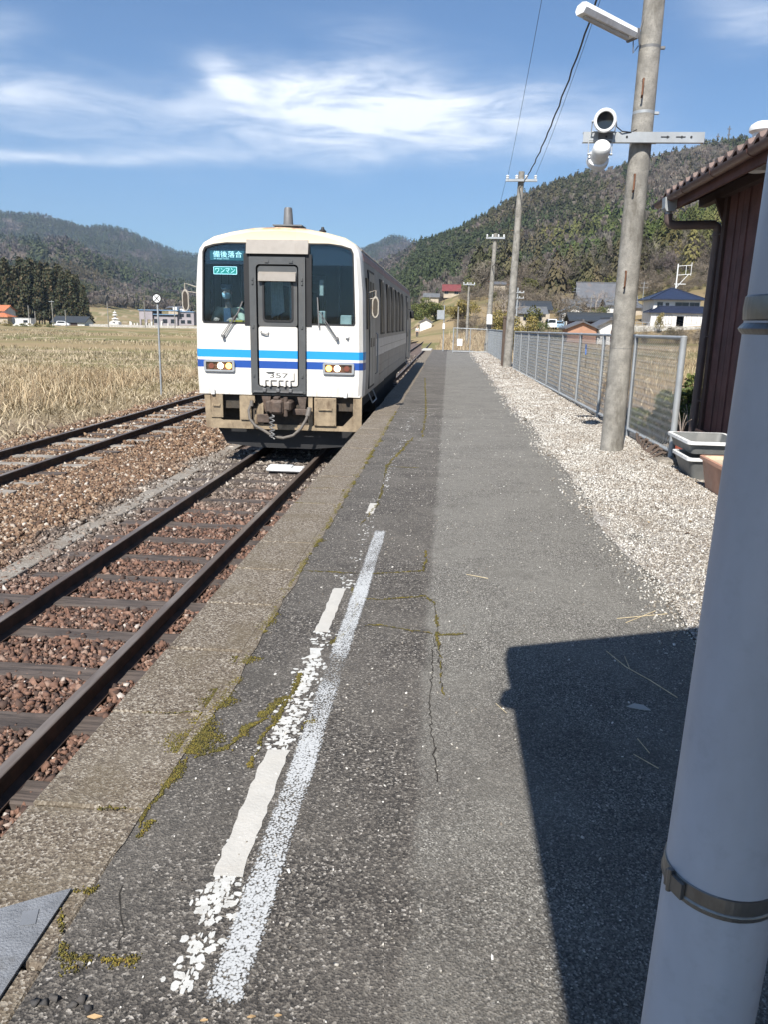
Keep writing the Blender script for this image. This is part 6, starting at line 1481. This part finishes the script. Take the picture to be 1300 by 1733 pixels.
def stalk(pts, r=.0012):
    P_ = [onz(*p) for p in pts]; m.tube([(p[0], p[1], .004) for p in P_], r, 4)
stalk([(1027, 1103), (1060, 1130), (1100, 1152), (1147, 1182)], .0022); stalk([(1058, 1112), (1066, 1132)], .0018); stalk([(1080, 1252), (1100, 1276)], .002); stalk([(1073, 1278), (1115, 1302)], .0018); stalk([(840, 1192), (858, 1208)]); stalk([(790, 973), (827, 980)], .002); stalk([(1045, 1048), (1130, 1040)], .002); stalk([(1060, 1055), (1110, 1035)], .002)
tag(m.build('dry_stalks', M['straw']), 'thin dry grass stalks lying on the asphalt', 'stalks', kind='stuff')
m = MB(); q = onz(1083, 1198); m.prism([(q[0]-.05, q[1]+.0), (q[0]-.015, q[1]+.028), (q[0]+.02, q[1]+.02), (q[0]+.04, q[1]-.02), (q[0]-.0, q[1]-.018)], .0015, .004, 'xy')
tag(m.build('paper_scrap', M['putty_grey']), 'flat pale grey scrap on the shaded asphalt', 'scrap')
# ------------------------------------------------------------------ houses, cars and trees of the valley
def house(name, label, cat, x, y, z, w, d, h, wall, roof, rz=0.0, rh=1.6, hip=False, ov=.5, wins=(), group=None, doors=(), ridge_axis='x', storey_roof=None):
    p = thing(name, (x, y, z), label, cat, group); O = ORG[p.name]
    m = MB(); m.box(x-w/2, x+w/2, y-d/2, y+d/2, z-.8, z+h)
    if not hip:
        if ridge_axis == 'x': m.prism([(y-d/2, z+h), (y+d/2, z+h), (y, z+h+rh*.93)], x-w/2, x+w/2, 'yz')
        else: m.prism([(x-w/2, z+h), (x+w/2, z+h), (x, z+h+rh*.93)], y-d/2, y+d/2, 'xz')
    m.build('wall', M[wall], p)
    def roofmesh(x0, x1, y0, y1, z0, rh, hip, axis):
        m = MB(); t = .16; cx, cy = (x0+x1)/2, (y0+y1)/2
        if hip:
            g = min(x1-x0, y1-y0)/2*.95
            top = [(x0+g, cy, z0+rh), (x1-g, cy, z0+rh)] if (x1-x0) >= (y1-y0) else [(cx, y0+g, z0+rh), (cx, y1-g, z0+rh)]
            b = [(x0, y0, z0), (x1, y0, z0), (x1, y1, z0), (x0, y1, z0)]; b2 = [(q[0], q[1], z0-t) for q in b]
            if (x1-x0) >= (y1-y0): F = [(0, 1, 5, 4), (1, 2, 5), (2, 3, 4, 5), (3, 0, 4)]
            else: F = [(0, 1, 4), (1, 2, 5, 4), (2, 3, 5), (3, 0, 4, 5)]
            m.add(b+top+b2, F+[(0, 6, 7, 1), (1, 7, 8, 2), (2, 8, 9, 3), (3, 9, 6, 0), (6, 9, 8, 7)])
            for c, tp in ((b[0], top[0]), (b[3], top[0] if (x1-x0) >= (y1-y0) else top[1]), (b[1], top[1] if (x1-x0) >= (y1-y0) else top[0]), (b[2], top[1])): m.bar((c[0], c[1], c[2]+.03), (tp[0], tp[1], tp[2]+.05), .16)
            m.bar((top[0][0], top[0][1], top[0][2]+.08), (top[1][0], top[1][1], top[1][2]+.08), .22)
        elif axis == 'x':
            m.prism([(y0, z0-t), (cy, z0+rh-t), (y1, z0-t), (y1, z0), (cy, z0+rh), (y0, z0)], x0, x1, 'yz'); m.bar((x0, cy, z0+rh+.06), (x1, cy, z0+rh+.06), .2)
        else:
            m.prism([(x0, z0-t), (cx, z0+rh-t), (x1, z0-t), (x1, z0), (cx, z0+rh), (x0, z0)], y0, y1, 'xz'); m.bar((cx, y0, z0+rh+.06), (cx, y1, z0+rh+.06), .2)
        return m
    roofmesh(x-w/2-ov, x+w/2+ov, y-d/2-ov, y+d/2+ov, z+h+.02, rh, hip, ridge_axis).build('roof', M[roof], p)
    if storey_roof:
        (a0, a1, b0, b1, zz, hh, wm) = storey_roof
        m = MB(); m.box(x+a0+.45, x+a1-.45, y+b0+.45, y+b1-.1, z-.8, z+zz-.02); m.build('ground_floor', M[wm], p)
        roofmesh(x+a0, x+a1, y+b0, y+b1+1.5, z+zz, hh, True, 'x').build('lower_roof', M[roof], p)
    for (wx, wz, ww, wh, dy) in wins:
        m = MB(); yf = y-d/2+dy; m.plate(rrect(x+wx-ww/2-.06, x+wx+ww/2+.06, z+wz-.06, z+wz+wh+.06, .01, 1), [rrect(x+wx-ww/2, x+wx+ww/2, z+wz, z+wz+wh, .01, 1)], yf-.06, yf-.004)
        m.box(x+wx-.03, x+wx+.03, yf-.05, yf-.02, z+wz, z+wz+wh); f = m.build('window', M['galv_dark'], p)
        m = MB(); m.box(x+wx-ww/2, x+wx+ww/2, yf-.018, yf-.003, z+wz, z+wz+wh); m.build('pane', M['win_dark'], f)
    for (wx, ww, wh, dy, mt) in doors:
        m = MB(); yf = y-d/2+dy; m.box(x+wx-ww/2, x+wx+ww/2, yf-.05, yf-.003, z-.1, z+wh, .01); m.build('door', M[mt], p)
    if rz: p.rotation_euler = (0, 0, rz)
    return p
def P(px, py, Y): q = ony(px, py, Y); return float(q[0]), float(q[2])
gzz = gz
# white two storey house
hx, hz = 41.6, 1.75
house('house', 'white two storey house with dark blue hipped tile roofs behind the stone wall', 'house', 41.0, 152, hz, 8.2, 8.0, 5.0, 'plaster_white', 'tile_blue', hip=True, rh=2.0, ov=.9,
      wins=((-3.0, 3.1, .9, 1.3, 0), (-1.7, 3.2, .5, 1.1, 0), (.9, 3.3, 2.3, 1.1, 0), (3.1, 3.3, 1.6, 1.1, 0), (-3.2, .6, 1.3, 1.6, -1.9), (-1.7, .6, 1.0, 1.6, -1.9), (2.3, .7, 1.8, 1.5, -1.9), (4.6, .6, 1.4, 1.5, -1.9)),
      doors=((.3, 1.3, 2.0, -1.9, 'bldg_beam'),), storey_roof=(-5.3, 6.8, -6.4, -3.2, 2.65, 1.0, 'plaster_white'))
m = MB(); m.box(31.2, 56, 143.0, 143.8, -1.5, 1.95, .05)
for k in range(60): m.box(31.3+k*.41, 31.3+k*.41+.37, 142.93, 143.0, -.9+(k % 4)*.55, -.42+(k % 4)*.55, .04)
tag(m.build('retaining_wall', M['stone_wall']), 'pale stone retaining wall below the white two storey house', 'wall')
m = MB(); m.box(30.5, 36.5, 145, 145.1, 2.55, 2.62).box(30.5, 36.5, 145, 145.1, 2.1, 2.15)
for k in range(7): m.box(30.5+k, 30.56+k, 145, 145.1, 1.5, 2.6)
tag(m.build('handrail', M['galv']), 'thin metal handrail left of the white house porch', 'railing')
# big steep-roofed house
x, z = P(1012, 530, 175); z = gz(x, 175)
def thatch():
    zb = EYE+(550-531)/FOC*175-.3; zb = 3.2
    p = house('farmhouse', 'large farmhouse under a tall steep grey metal roof', 'house', 33.2, 175, zb, 11, 8, 2.6, 'plaster_tan', 'metal_roof', rh=5.0, ov=.8, wins=((-3, .8, 1.6, 1.2, 0), (1, .8, 1.6, 1.2, 0)), storey_roof=(-8.5, 7.5, -6.5, -2.0, 2.5, 1.6, 'plaster_tan'))
    return p
thatch()
house('house', 'small white house just left of the white two storey house, grey roof', 'house', 33.0, 160, 2.6, 5.0, 6, 3.2, 'plaster_white', 'tile_grey', rh=1.3, wins=((-.8, 1.6, 1.0, 1.0, 0), (1.2, 1.6, .8, 1.0, 0)))
house('shed', 'low shed with orange wall and grey arched roof behind the fence', 'shed', 14.9, 92, -.1, 3.2, 4.0, 1.45, 'plaster_orange', 'metal_roof', rh=.8, ov=.35, ridge_axis='y')
house('shed', 'low shed with white wall and pale grey gabled roof beside the orange shed', 'shed', 18.0, 93, .0, 2.6, 5.0, 1.55, 'plaster_white', 'metal_roof', rh=.9, ov=.4, ridge_axis='y', doors=((.6, .9, 1.2, 0, 'bldg_wood'),))
house('shed', 'dark tin roofed shed behind the orange and white sheds', 'shed', 17.6, 100, .6, 5.4, 4, 1.7, 'bldg_wood', 'roof_black', rh=.8, ov=.4)
house('house', 'low grey tiled village house left of the parked cars', 'house', 13.9, 138, 1.9, 4.6, 5, 1.7, 'plaster_tan', 'tile_grey', rh=1.0, ov=.4, wins=((-.8, .6, 1.2, .8, 0), (1.2, .6, .8, .8, 0)))
house('house', 'village house with a broad dark solar covered roof behind the grey tiled one', 'house', 14.4, 146, 2.0, 6.8, 6, 2.4, 'plaster_tan', 'roof_black', rh=1.4, ov=.5, wins=((-2, .8, 1.0, 1.0, 0),))
house('house', 'grey tiled house with a white gable end to the right of the parked cars', 'house', 21.1, 140, 2.1, 3.6, 5, 1.9, 'plaster_white', 'tile_grey', rh=1.1, ov=.4, ridge_axis='y', wins=((.4, 1.0, .6, .6, 0),))
house('house', 'small pale storehouse half hidden by shrubs above the parked cars', 'house', 24.8, 165, 4.2, 3.4, 4, 1.8, 'plaster_white', 'tile_grey', rh=.9, ov=.4, wins=((0, .9, .5, .4, 0),))
x, z = P(765, 494, 255)
zr = gz(x, 255)
house('farmhouse', 'farmhouse with a faded red roof high on the far slope', 'house', x, 262, zr+.9, 5.0, 5, 1.4, 'plaster_tan', 'roof_red', rh=2.0, ov=.6, wins=((-1.6, .5, 1.2, .8, 0), (1.6, .5, 1.2, .8, 0)))
house('shed', 'little brown roofed barn beside the red roofed farmhouse', 'shed', x-6.2, 252, gz(x-6.2, 252)+.6, 4.5, 4, 2.0, 'plaster_tan', 'tile_grey', rh=1.1, ov=.4)
x, z = P(847, 496, 200); house('hut', 'tiny grey roofed hut on the wooded slope behind the third pole', 'hut', x, 205, gz(x, 205)+1, 3.0, 3, 1.4, 'plaster_tan', 'metal_roof', rh=.5, ov=.3)
x, z = P(722, 545, 150); house('hut', 'small white gabled hut beside the line in the distance', 'hut', x, 150, gz(x, 150)+.2, 2.2, 2.4, 1.0, 'plaster_white', 'metal_roof', rh=.7, ov=.25, ridge_axis='y')
# cars parked in the village
def car_thing(x, y, z, rz, mat, label, L=3.6, H=1.5):
    p = thing('parked_car', (x, y, z), label, 'car', 'cars parked in the village'); W = 1.5
    pr = [(-L/2, .35), (-L/2, .75), (-L/2+.15, .85), (-L/2+.35, H-.08), (-L/2+.6, H), (L/2-1.4, H), (L/2-.75, .95), (L/2-.1, .82), (L/2, .6), (L/2, .35)]
    m = MB(); m.prism([(x+a, z+b) for a, b in pr], y-W/2, y+W/2, 'xz'); m.build('body', M[mat], p)
    m = MB(); m.prism([(x-L/2+.42, z+.9), (x-L/2+.58, z+H-.12), (x+L/2-1.42, z+H-.12), (x+L/2-.95, z+.95)], y-W/2-.012, y+W/2+.012, 'xz'); m.build('side_window', M['win_dark'], p)
    m = MB(); m.prism([(y-W/2+.12, z+.95), (y+W/2-.12, z+.95), (y+W/2-.2, z+H-.12), (y-W/2+.2, z+H-.12)], x-L/2+.20, x-L/2+.30, 'yz'); m.build('rear_window', M['win_dark'], p)
    for a in (-L/2+.65, L/2-.7):
        for s in (-1, 1):
            m = MB(); m.lathe([(.1, -.08), (.28, -.08), (.3, -.03), (.3, .03), (.28, .08), (.1, .08)], (x+a, y+s*(W/2-.08), z+.3), (0, 1, 0), 14); w = m.build('wheel', M['rubber'], p); m = MB(); m.lathe([(.16, -.09), (.16, .09)], (x+a, y+s*(W/2-.08), z+.3), (0, 1, 0), 10); m.build('rim', M['galv'], w)
    p.rotation_euler = (0, 0, rz)
for (px, rz, mt, lb) in ((905, .9, 'car_white', 'small white van at the left end of the parked cars'), (918, 1.3, 'car_white', 'white hatchback second from the left of the parked cars'), (933, 1.6, 'car_white', 'white boxy car in the middle of the parked row'), (952, 1.2, 'car_blue', 'pale blue car at the right end of the parked cars')):
    x, _ = P(px, 548, 138); car_thing(x, 138, gz(x, 138), rz, mt, lb, H=1.7 if 'van' in lb or 'boxy' in lb else 1.45)
# antenna frame pole over the blue roof, and tv aerials
x = 47.0; p = thing('antenna_pole', (44.6, 163, 3), 'white steel pole with a square aerial frame above the blue roofed house', 'antenna')
m = MB(); m.tube([(44.6, 163, 3), (44.6, 163, 14.0)], .12, 8).bar((44.6, 163, 13.6), (47.3, 163, 13.8), .09).bar((44.6, 163, 11.9), (47.2, 163, 12.1), .09).bar((46.2, 163, 12.1), (46.2, 163, 13.7), .08).bar((47.2, 163, 11.8), (47.2, 163, 14.3), .08).bar((44.7, 163, 9.6), (46.7, 163, 12.0), .09).bar((44.2, 163, 10.2), (46.4, 163, 10.2), .12)
m.build('mast', M['white_enamel'], p)
def tv(x, y, z, h, label):
    p = thing('tv_aerial', (x, y, z), label, 'antenna'); m = MB(); m.cyl((x, y, z), (x, y, z+h), .05, n=6)
    for zz, L in ((h*.95, 1.2), (h*.8, 1.5)):
        m.bar((x-L/2, y, z+zz), (x+L/2, y, z+zz), .05)
        for k in range(6): m.bar((x-L/2+k*L/5, y-.3, z+zz), (x-L/2+k*L/5, y+.3, z+zz), .03)
    m.build('mast', M['galv'], p)
tv(36.5, 155, 4.5, 5.6, 'thin tv aerial left of the blue roofed house'); tv(26.0, 168, 5.0, 4.5, 'tv aerial above the storehouse left of the steep roofed farmhouse')
x, z = P(1000, 530, 150); pole(x, 150, gz(x, 150), 5.0, .12, .09, 'slim concrete pole in front of the steep roofed farmhouse', [], bolts=False)
for (px, Y, top) in ((1233, 800, 213), (1215, 800, 226)):
    az, tl = azel(px, 240); X = Y*math.tan(az); g0 = gz(X, Y); zt = ony(px, top, Y)[2]
    p = thing('radio_mast', (X, Y, g0), ('taller' if top < 220 else 'shorter')+' thin radio mast standing on the right hand ridge', 'mast'); m = MB(); m.tube([(X, Y, g0), (X, Y, zt)], [1.1, .5], 4); 
    for k in range(3): m.box(X-1.6+.3*k, X+1.6-.3*k, Y-.5, Y+.5, zt-3-5*k, zt-2.2-5*k)
    m.build('lattice', M['galv_dark'], p)
# left side of the valley
house('house', 'farmhouse with two tiers of orange roof tiles at the left edge', 'house', -131.5, 222, -.9, 6.5, 6, 3.6, 'plaster_white', 'tile_orange', rh=1.5, ov=.5, wins=((1.2, 2.3, 1.8, 1.0, 0), (-1.2, 2.3, 1.4, 1.0, 0), (1.5, .5, 2.2, 1.2, -1.6)), storey_roof=(-4.5, 6.0, -6, -3.0, 2.0, .9, 'plaster_tan'))
def container():
    x, y, z = -111.5, 200, -1.25; p = thing('site_hut', (x, y, z), 'white box shaped hut with one dark window in the field at left', 'hut')
    m = MB(); m.box(x-2.1, x+2.1, y-1.2, y+1.2, z, z+2.0, .05).prism([(x-3.2, z), (x-2.1, z), (x-2.1, z+.9)], y-1, y+1, 'xz').prism([(x+2.1, z+.8), (x+2.1, z), (x+3.0, z)], y-1, y+1, 'xz'); m.build('wall', M['plaster_white'], p)
    m = MB(); m.box(x+.1, x+1.3, y-1.24, y-1.205, z+.95, z+1.6); m.build('window', M['win_dark'], p); m = MB(); m.box(x-2.2, x+2.2, y-1.3, y+1.3, z+2.002, z+2.1); m.build('roof', M['white_enamel'], p)
container()
house('barn', 'long barn with a black roof below the cedar grove', 'barn', -109.3, 222, -1.2, 9.6, 6, 1.1, 'plaster_white', 'roof_black', rh=1.6, ov=.4, doors=((-3.0, 1.6, 1.0, 0, 'bldg_beam'), (1.2, 3.0, 1.0, 0, 'bldg_beam')))
x, _ = P(112, 550, 214); m = MB(); car_thing(x, 212, -1.25, .2, 'car_white', 'small white truck parked before the black roofed barn')
def lilac():
    x, y, z = -94.5, 262, -.9; p = thing('public_building', (x, y, z), 'lilac grey two storey public building with a blue edged flat roof', 'building')
    m = MB(); m.box(x-4.5, x+3.6, y-4, y+4, z, z+3.2).box(x-9.0, x-4.5, y-5, y+4, z+2.0, z+4.9).box(x-9.0, x-8.4, y-5, y-4.4, z, z+2).box(x-5.2, x-4.6, y-5, y-4.4, z, z+2).box(x+3.6, x+9.0, y-3, y+4, z, z+4.6); m.build('wall', M['plaster_lilac'], p)
    m = MB(); m.box(x-9.3, x+4.4, y-5.3, y+4.2, z+4.9, z+5.2).box(x-4.5, x+3.6, y-4.6, y+4, z+3.6, z+3.85).box(x+3.3, x+9.3, y-3.3, y+4, z+4.62, z+4.9); rf = m.build('roof', M['metal_roof_blue'], p)
    m = MB(); m.box(x+1.2, x+2.6, y-1, y+1, z+5.2, z+6.2).box(x+3.6, x+6.0, y-1, y+2, z+4.9, z+5.7); m.build('roof_plant', M['plaster_white'], rf)
    m = MB(); m.box(x-4.5, x+3.6, y-4.02, y+3.9, z+3.201, z+3.6); m.build('clerestory', M['win_dark'], p)
    for wx in (-3.4, -.6, 2.2): m = MB(); m.box(x+wx-.8, x+wx+.8, y-4.06, y-4.005, z+.9, z+2.2); m.build('window', M['win_dark'], p)
    for wx, zz in ((4.9, 3.0), (7.2, 3.0), (5.2, .9), (7.4, .9)): m = MB(); m.box(x+wx-.7, x+wx+.7, y-3.06, y-3.005, z+zz, z+zz+1.1); m.build('window', M['win_dark'], p)
    m = MB(); m.box(x-6.9, x-6.2, y-5.3, y-5.0, z, z+2.0); m.build('porch_column', M['plaster_lilac'], p)
lilac()
def pagoda():
    x, y, z = -91.4, 210, -.9; p = thing('stone_pagoda', (x, y, z), 'pale stone memorial tower with tiered caps in the graveyard', 'monument')
    m = MB(); m.box(x-2.2, x+2.2, y-1.6, y+1.6, z-.4, z+.5, .05).box(x-1.3, x+1.3, y-1, y+1, z+.5, z+1.2, .05); m.build('base', M['pagoda_stone'], p)
    for (zz, r, h) in ((1.2, 1.5, .35), (1.9, 1.1, .3), (2.9, .8, .3), (3.5, .55, .3)):
        m = MB(); m.lathe([(r*.55, 0), (r, .06), (r*.95, .14), (r*.35, h+.1)], (x, y, z+zz), n=4 if zz < 2.5 else 12); m.build('cap', M['pagoda_stone'], p)
    m = MB(); m.lathe([(.55, 0), (.7, .3), (.5, .7), (.3, .9), (.35, 1.6), (.15, 1.9), (.1, 2.6), (0, 2.9)], (x, y, z+1.5), n=12); m.build('spire', M['pagoda_stone'], p)
pagoda()
g0 = None
for i in range(14):
    gx = -88.6+i*.86+rnd.uniform(-.2, .2); gy = 212+rnd.uniform(-3, 3); zz = gz(gx, gy)
    if g0 is None:
        g0 = MB().box(-.35, .35, -.35, .35, 0, .35, .03).box(-.2, .2, -.2, .2, .35, 1.25, .03).build('gravestone', M['pagoda_stone']); o = g0
    else: o = g0.copy(); COL.objects.link(o)
    o.location = (gx, gy, zz-.05); s = rnd.uniform(.7, 1.3); o.scale = (s, s, s); tag(o, 'grey gravestone in the small graveyard right of the stone tower', 'gravestone', 'gravestones beside the stone tower')
m = MB(); m.box(-96, -64, 204, 204.4, -1.3, -.35, .03); tag(m.build('graveyard_wall', M['stone_wall']), 'low pale wall in front of the graveyard', 'wall')
house('hut', 'flat roofed house standing on the rise behind the graveyard', 'house', -105.5, 300, 3.6, 5.2, 5, 2.0, 'plaster_tan', 'metal_roof', rh=.5, ov=.8, wins=((0, .7, 3.0, .8, 0),))
house('house', 'small white house half hidden left of the lilac grey building', 'house', -92, 320, 3.0, 4.0, 5, 1.4, 'plaster_white', 'metal_roof', rh=.7, ov=.4)
LP = [(157, 515, 190, 6.0, 'far grey pole behind the white box shaped hut'), (335, 0, 0, 0, ''), (275, 0, 0, 0, '')]
for (x, y, top, lab, arms) in ((-106.0, 192, 4.0, 'grey pole rising behind the white box shaped hut', ()), (-98.7, 190, 5.3, 'tallest grey pole with a crossarm in front of the cedar grove', ((5.3, 1.3, .12),)), (-101.1, 186, 2.6, 'grey pole between the white hut and the tall crossarm pole', ()),
                               (-97.4, 194, 3.1, 'short grey pole just right of the tall crossarm pole', ()), (-84.5, 190, 5.0, 'lone grey pole to the left of the stone tower', ()), (-77.5, 196, 5.6, 'grey pole between graveyard and marker sign', ()),
                               (-70.4, 198, 5.2, 'grey pole standing before the lilac grey building', ()), (-117.0, 188, 2.8, 'thin pole by the orange roofed farmhouse', ())):
    zb = gz(x, y); pole(x, y, zb, top-zb, .13, .10, lab, [(a-zb-.3, b, c) for a, b, c in arms], bolts=False, ins=False)

# ---- trees
def leafcloud(n, fn, size, seed, droop=0):
    g = np.random.default_rng(seed); C = fn(n, g); N = g.normal(size=(len(C), 3)); N /= np.linalg.norm(N, axis=1, keepdims=True)
    T = np.cross(N, g.normal(size=(len(C), 3))); T /= np.linalg.norm(T, axis=1, keepdims=True); s = size*(.6+.8*g.random((len(C), 1)))
    U = np.cross(N, T); D = np.array([0, 0, -droop])
    V = np.stack([C-T*s*.5-U*s*.2, C+T*s*.5-U*s*.2, C+T*s*.15+U*s*.7+D*s, C-T*s*.2+U*s*.6+D*s], 1)
    return V.reshape(-1, 3), np.arange(len(C)*4).reshape(-1, 4)
def cedar_fn(n, g):
    nb = 90; bz = g.random(nb)**.8*.86+.13; ba = g.random(nb)*2*pi; br = (1.02-bz)**.9*.30*(.5+.6*g.random(nb)); k = g.integers(0, nb, n); t = g.random(n)**.5
    x = br[k]*t*np.cos(ba[k]); y = br[k]*t*np.sin(ba[k]); z = bz[k]+.02-.05*t
    P_ = np.stack([x, y, z], -1)+g.normal(size=(n, 3))*np.array([.020, .020, .024]); return P_
def tree_proto(name, label, cat, leafmat, barkmat, fn, n, size, H, trunk_r, seed, group, limbs=10):
    p = thing(name, (0, 0, 0), label, cat, group); V, F = leafcloud(n, fn, size, seed); V = V*H
    m = MB(); g = random.Random(seed); m.tube([(0, 0, -.3), (.05, .02, H*.4), (0, 0, H*.92)], [trunk_r, trunk_r*.7, trunk_r*.12], 8)
    for k in range(limbs): z = H*g.uniform(.2, .8); a = g.random()*6.28; L = (H-z)*.28; m.tube([(0, 0, z), (L*cos(a), L*sin(a), z+L*.25)], [trunk_r*.25, trunk_r*.06], 5)
    m.build('trunk', M[barkmat], p, smooth=60); npmesh('crown', V, F, M[leafmat], parent=p); return p
def put_tree(proto, x, y, z, s, rz, label=None, sz=None):
    c = copy_tree(proto); c.location = (x, y, z); c.scale = (s, s, sz or s); c.rotation_euler = (0, 0, rz)
    if label: c['label'] = label
    return c
def kill(o):
    for ch in list(o.children): kill(ch)
    bpy.data.objects.remove(o)
cp_ = [tree_proto('cedar_tree', 'dark cedar of the dense grove at the left edge', 'tree', 'cedar_leaf', 'bark', cedar_fn, 5200, .042, 16, .25, 70+i, 'cedars of the grove at left') for i in range(4)]
GZ = [(-172, 12), (-165, 15), (-158, 16), (-150, 16.5), (-143, 15.6), (-137, 15.0), (-131, 15.4), (-125, 14.8), (-119.5, 14.2), (-114.5, 12.0), (-111.5, 8.5)]
for row, (dy, off_) in enumerate(((240, 0), (246, 2.2), (252, -1.5), (236, 3.1), (260, .5))):
    for i in range(18):
        x = -176+3.6*i+off_+rnd.uniform(-1, 1); xq = x*235/dy*1.0; hmax = np.interp(xq, [g[0] for g in GZ], [g[1] for g in GZ])
        if xq > -110: continue
        h = (hmax+.8)*rnd.uniform(.84, 1.04)*dy/238; put_tree(cp_[rnd.randrange(4)], x, dy+rnd.uniform(-2, 2), -1.1, h/16*.95, rnd.random()*6, sz=h/16*1.16)
for o in cp_: kill(o)
def bare_tree(name, label, x, y, z, H, seed, mat='bark_pale', spread=1.0, group=None):
    g = random.Random(seed); p = thing(name, (x, y, z), label, 'tree', group); trunk = MB(); tw = MB()
    def grow(m, p0, d, L, r, lev):
        p1 = p0+d*L*.5+Vector((g.gauss(0, .04), g.gauss(0, .04), 0))*L; p2 = p1+(d+Vector((g.gauss(0, .2), g.gauss(0, .2), .1))).normalized()*L*.5
        (trunk if lev < 2 else tw).tube([p0, p1, p2], [r, r*.8, r*.6], 6 if lev < 2 else 3, caps=False)
        if lev >= 5 or r < .004: return
        for k in range(3 if lev < 4 else 2):
            a = g.random()*6.28; sp = g.uniform(.45, .95)*spread; u, w = basis(d); nd = (d+(u*cos(a)+w*sin(a))*sp).normalized(); nd.z += .08
            grow(m, p1.lerp(p2, g.uniform(.2, 1)), nd.normalized(), L*g.uniform(.62, .82), r*.58, lev+1)
    grow(trunk, Vector((x, y, z-.2)), Vector((0, 0, 1)), H*.34, H*.022, 0); trunk.build('trunk', M[mat], p, smooth=60)
    if tw.v: tw.build('crown', M[mat], p)
bare_tree('bare_tree', 'leafless pale tree spreading before the white two storey house', 46.5, 138, 0.9, 8.0, 3, spread=1.3)
bare_tree('bare_tree', 'leafless grey tree beside the steep roofed farmhouse', 29.0, 160, 3.0, 7.5, 5)
bare_tree('bare_tree', 'bare slender tree behind the third pole', 6.8, 95, .3, 6.0, 8)
bare_tree('bare_tree', 'bare bushy tree on the bank left of the red roofed farmhouse', -6.0, 200, 3.0, 7.0, 11)
def bush_fn(n, g):
    nb = 16; c = g.normal(size=(nb, 3))*np.array([.28, .28, .18])+np.array([0, 0, .45]); k = g.integers(0, nb, n); d = g.normal(size=(n, 3)); d /= np.linalg.norm(d, axis=1, keepdims=True)
    return np.clip(c[k]+d*.17*(.6+.5*g.random((n, 1))), [-1, -1, .0], [1, 1, 1.1])
def bush(x, y, z, s, mat, label, n=1400, size=.075, seed=1, sz=1):
    p = thing('shrub', (x, y, z), label, 'shrub'); V, F = leafcloud(n, bush_fn, size, seed); V = V*np.array([s, s, s*sz]); npmesh('foliage', V, F, M[mat], parent=p)
    m = MB(); g = random.Random(seed)
    for k in range(7): a = g.random()*6.28; m.tube([(x, y, z-.1), (x+.15*s*cos(a), y+.15*s*sin(a), z+.3*s), (x+.28*s*cos(a), y+.28*s*sin(a), z+.6*s)], [.02*s, .014*s, .006*s], 4)
    m.build('stems', M['bark'], p)
bush(4.3, 13.5, -.4, 1.15, 'green_leaf', 'low yellow green shrub right of the fence corner beside the downpipe', 4500, .05, 3, 1)
bush(3.9, 56, -.6, 2.7, 'yellow_leaf', 'tall yellow green evergreen shrub behind the third pole', 11000, .026, 4, 1.25)
bush(2.2, 150, 1.8, 5.5, 'yellow_leaf', 'broad olive thicket beside the distant line', 6000, .035, 6, .8)
bush(-2.8, 165, 2.4, 6.5, 'green_leaf', 'round green thicket farther up the distant line', 6000, .035, 7, .8)
bush(-7.5, 180, 2.4, 5.5, 'green_leaf', 'dark green thicket left of the distant thickets', 5000, .035, 17, .8)
bush(27.5, 150, 2.2, 3.4, 'green_leaf', 'green bush below the steep roofed farmhouse', 4000, .035, 8); bush(36.5, 141, 1.6, 2.0, 'yellow_leaf', 'small yellowing tree before the white house porch', 3000, .035, 9, 1.3)
bush(21.5, 118, 1.0, 2.6, 'yellow_leaf', 'rough yellowish bush behind the white shed', 5000, .025, 10); bush(12.0, 106, .6, 2.2, 'green_leaf', 'dark bush left of the parked cars', 5000, .025, 12, .9)
for i in range(7):
    bush(-118+i*3.6+rnd.uniform(-.5, .5), 184, -1.35, 2.3*rnd.uniform(.8, 1.2), 'yellow_leaf' if i % 2 else 'green_leaf', ['low scrubby bush nearest the orange roofed farmhouse', 'second scrubby bush along the field edge before the white hut', 'third scrubby bush along the field edge', 'scrubby bush before the tall crossarm pole', 'scrubby bush before the black roofed barn', 'scrubby bush at the right half of the barn', 'last scrubby bush on the right of the hedge before the barn'][i], 2600, .04, 20+i, .6)

# ------------------------------------------------------------------ valley air
def haze():
    m = MB(); m.box(-4600, 4600, -4600, 4600, -140, 620); t, b = newmat('haze_air'); t.n.remove(b)
    v = t.node('ShaderNodeVolumePrincipled'); v.inputs['Color'].default_value = (.62, .78, 1.0, 1); v.inputs['Density'].default_value = .00014; v.inputs['Anisotropy'].default_value = .2
    t.l.new(v.outputs[0], t.n['Material Output'].inputs['Volume']); o = m.build('haze', M['haze_air']); tag(o, kind='stuff')
haze()
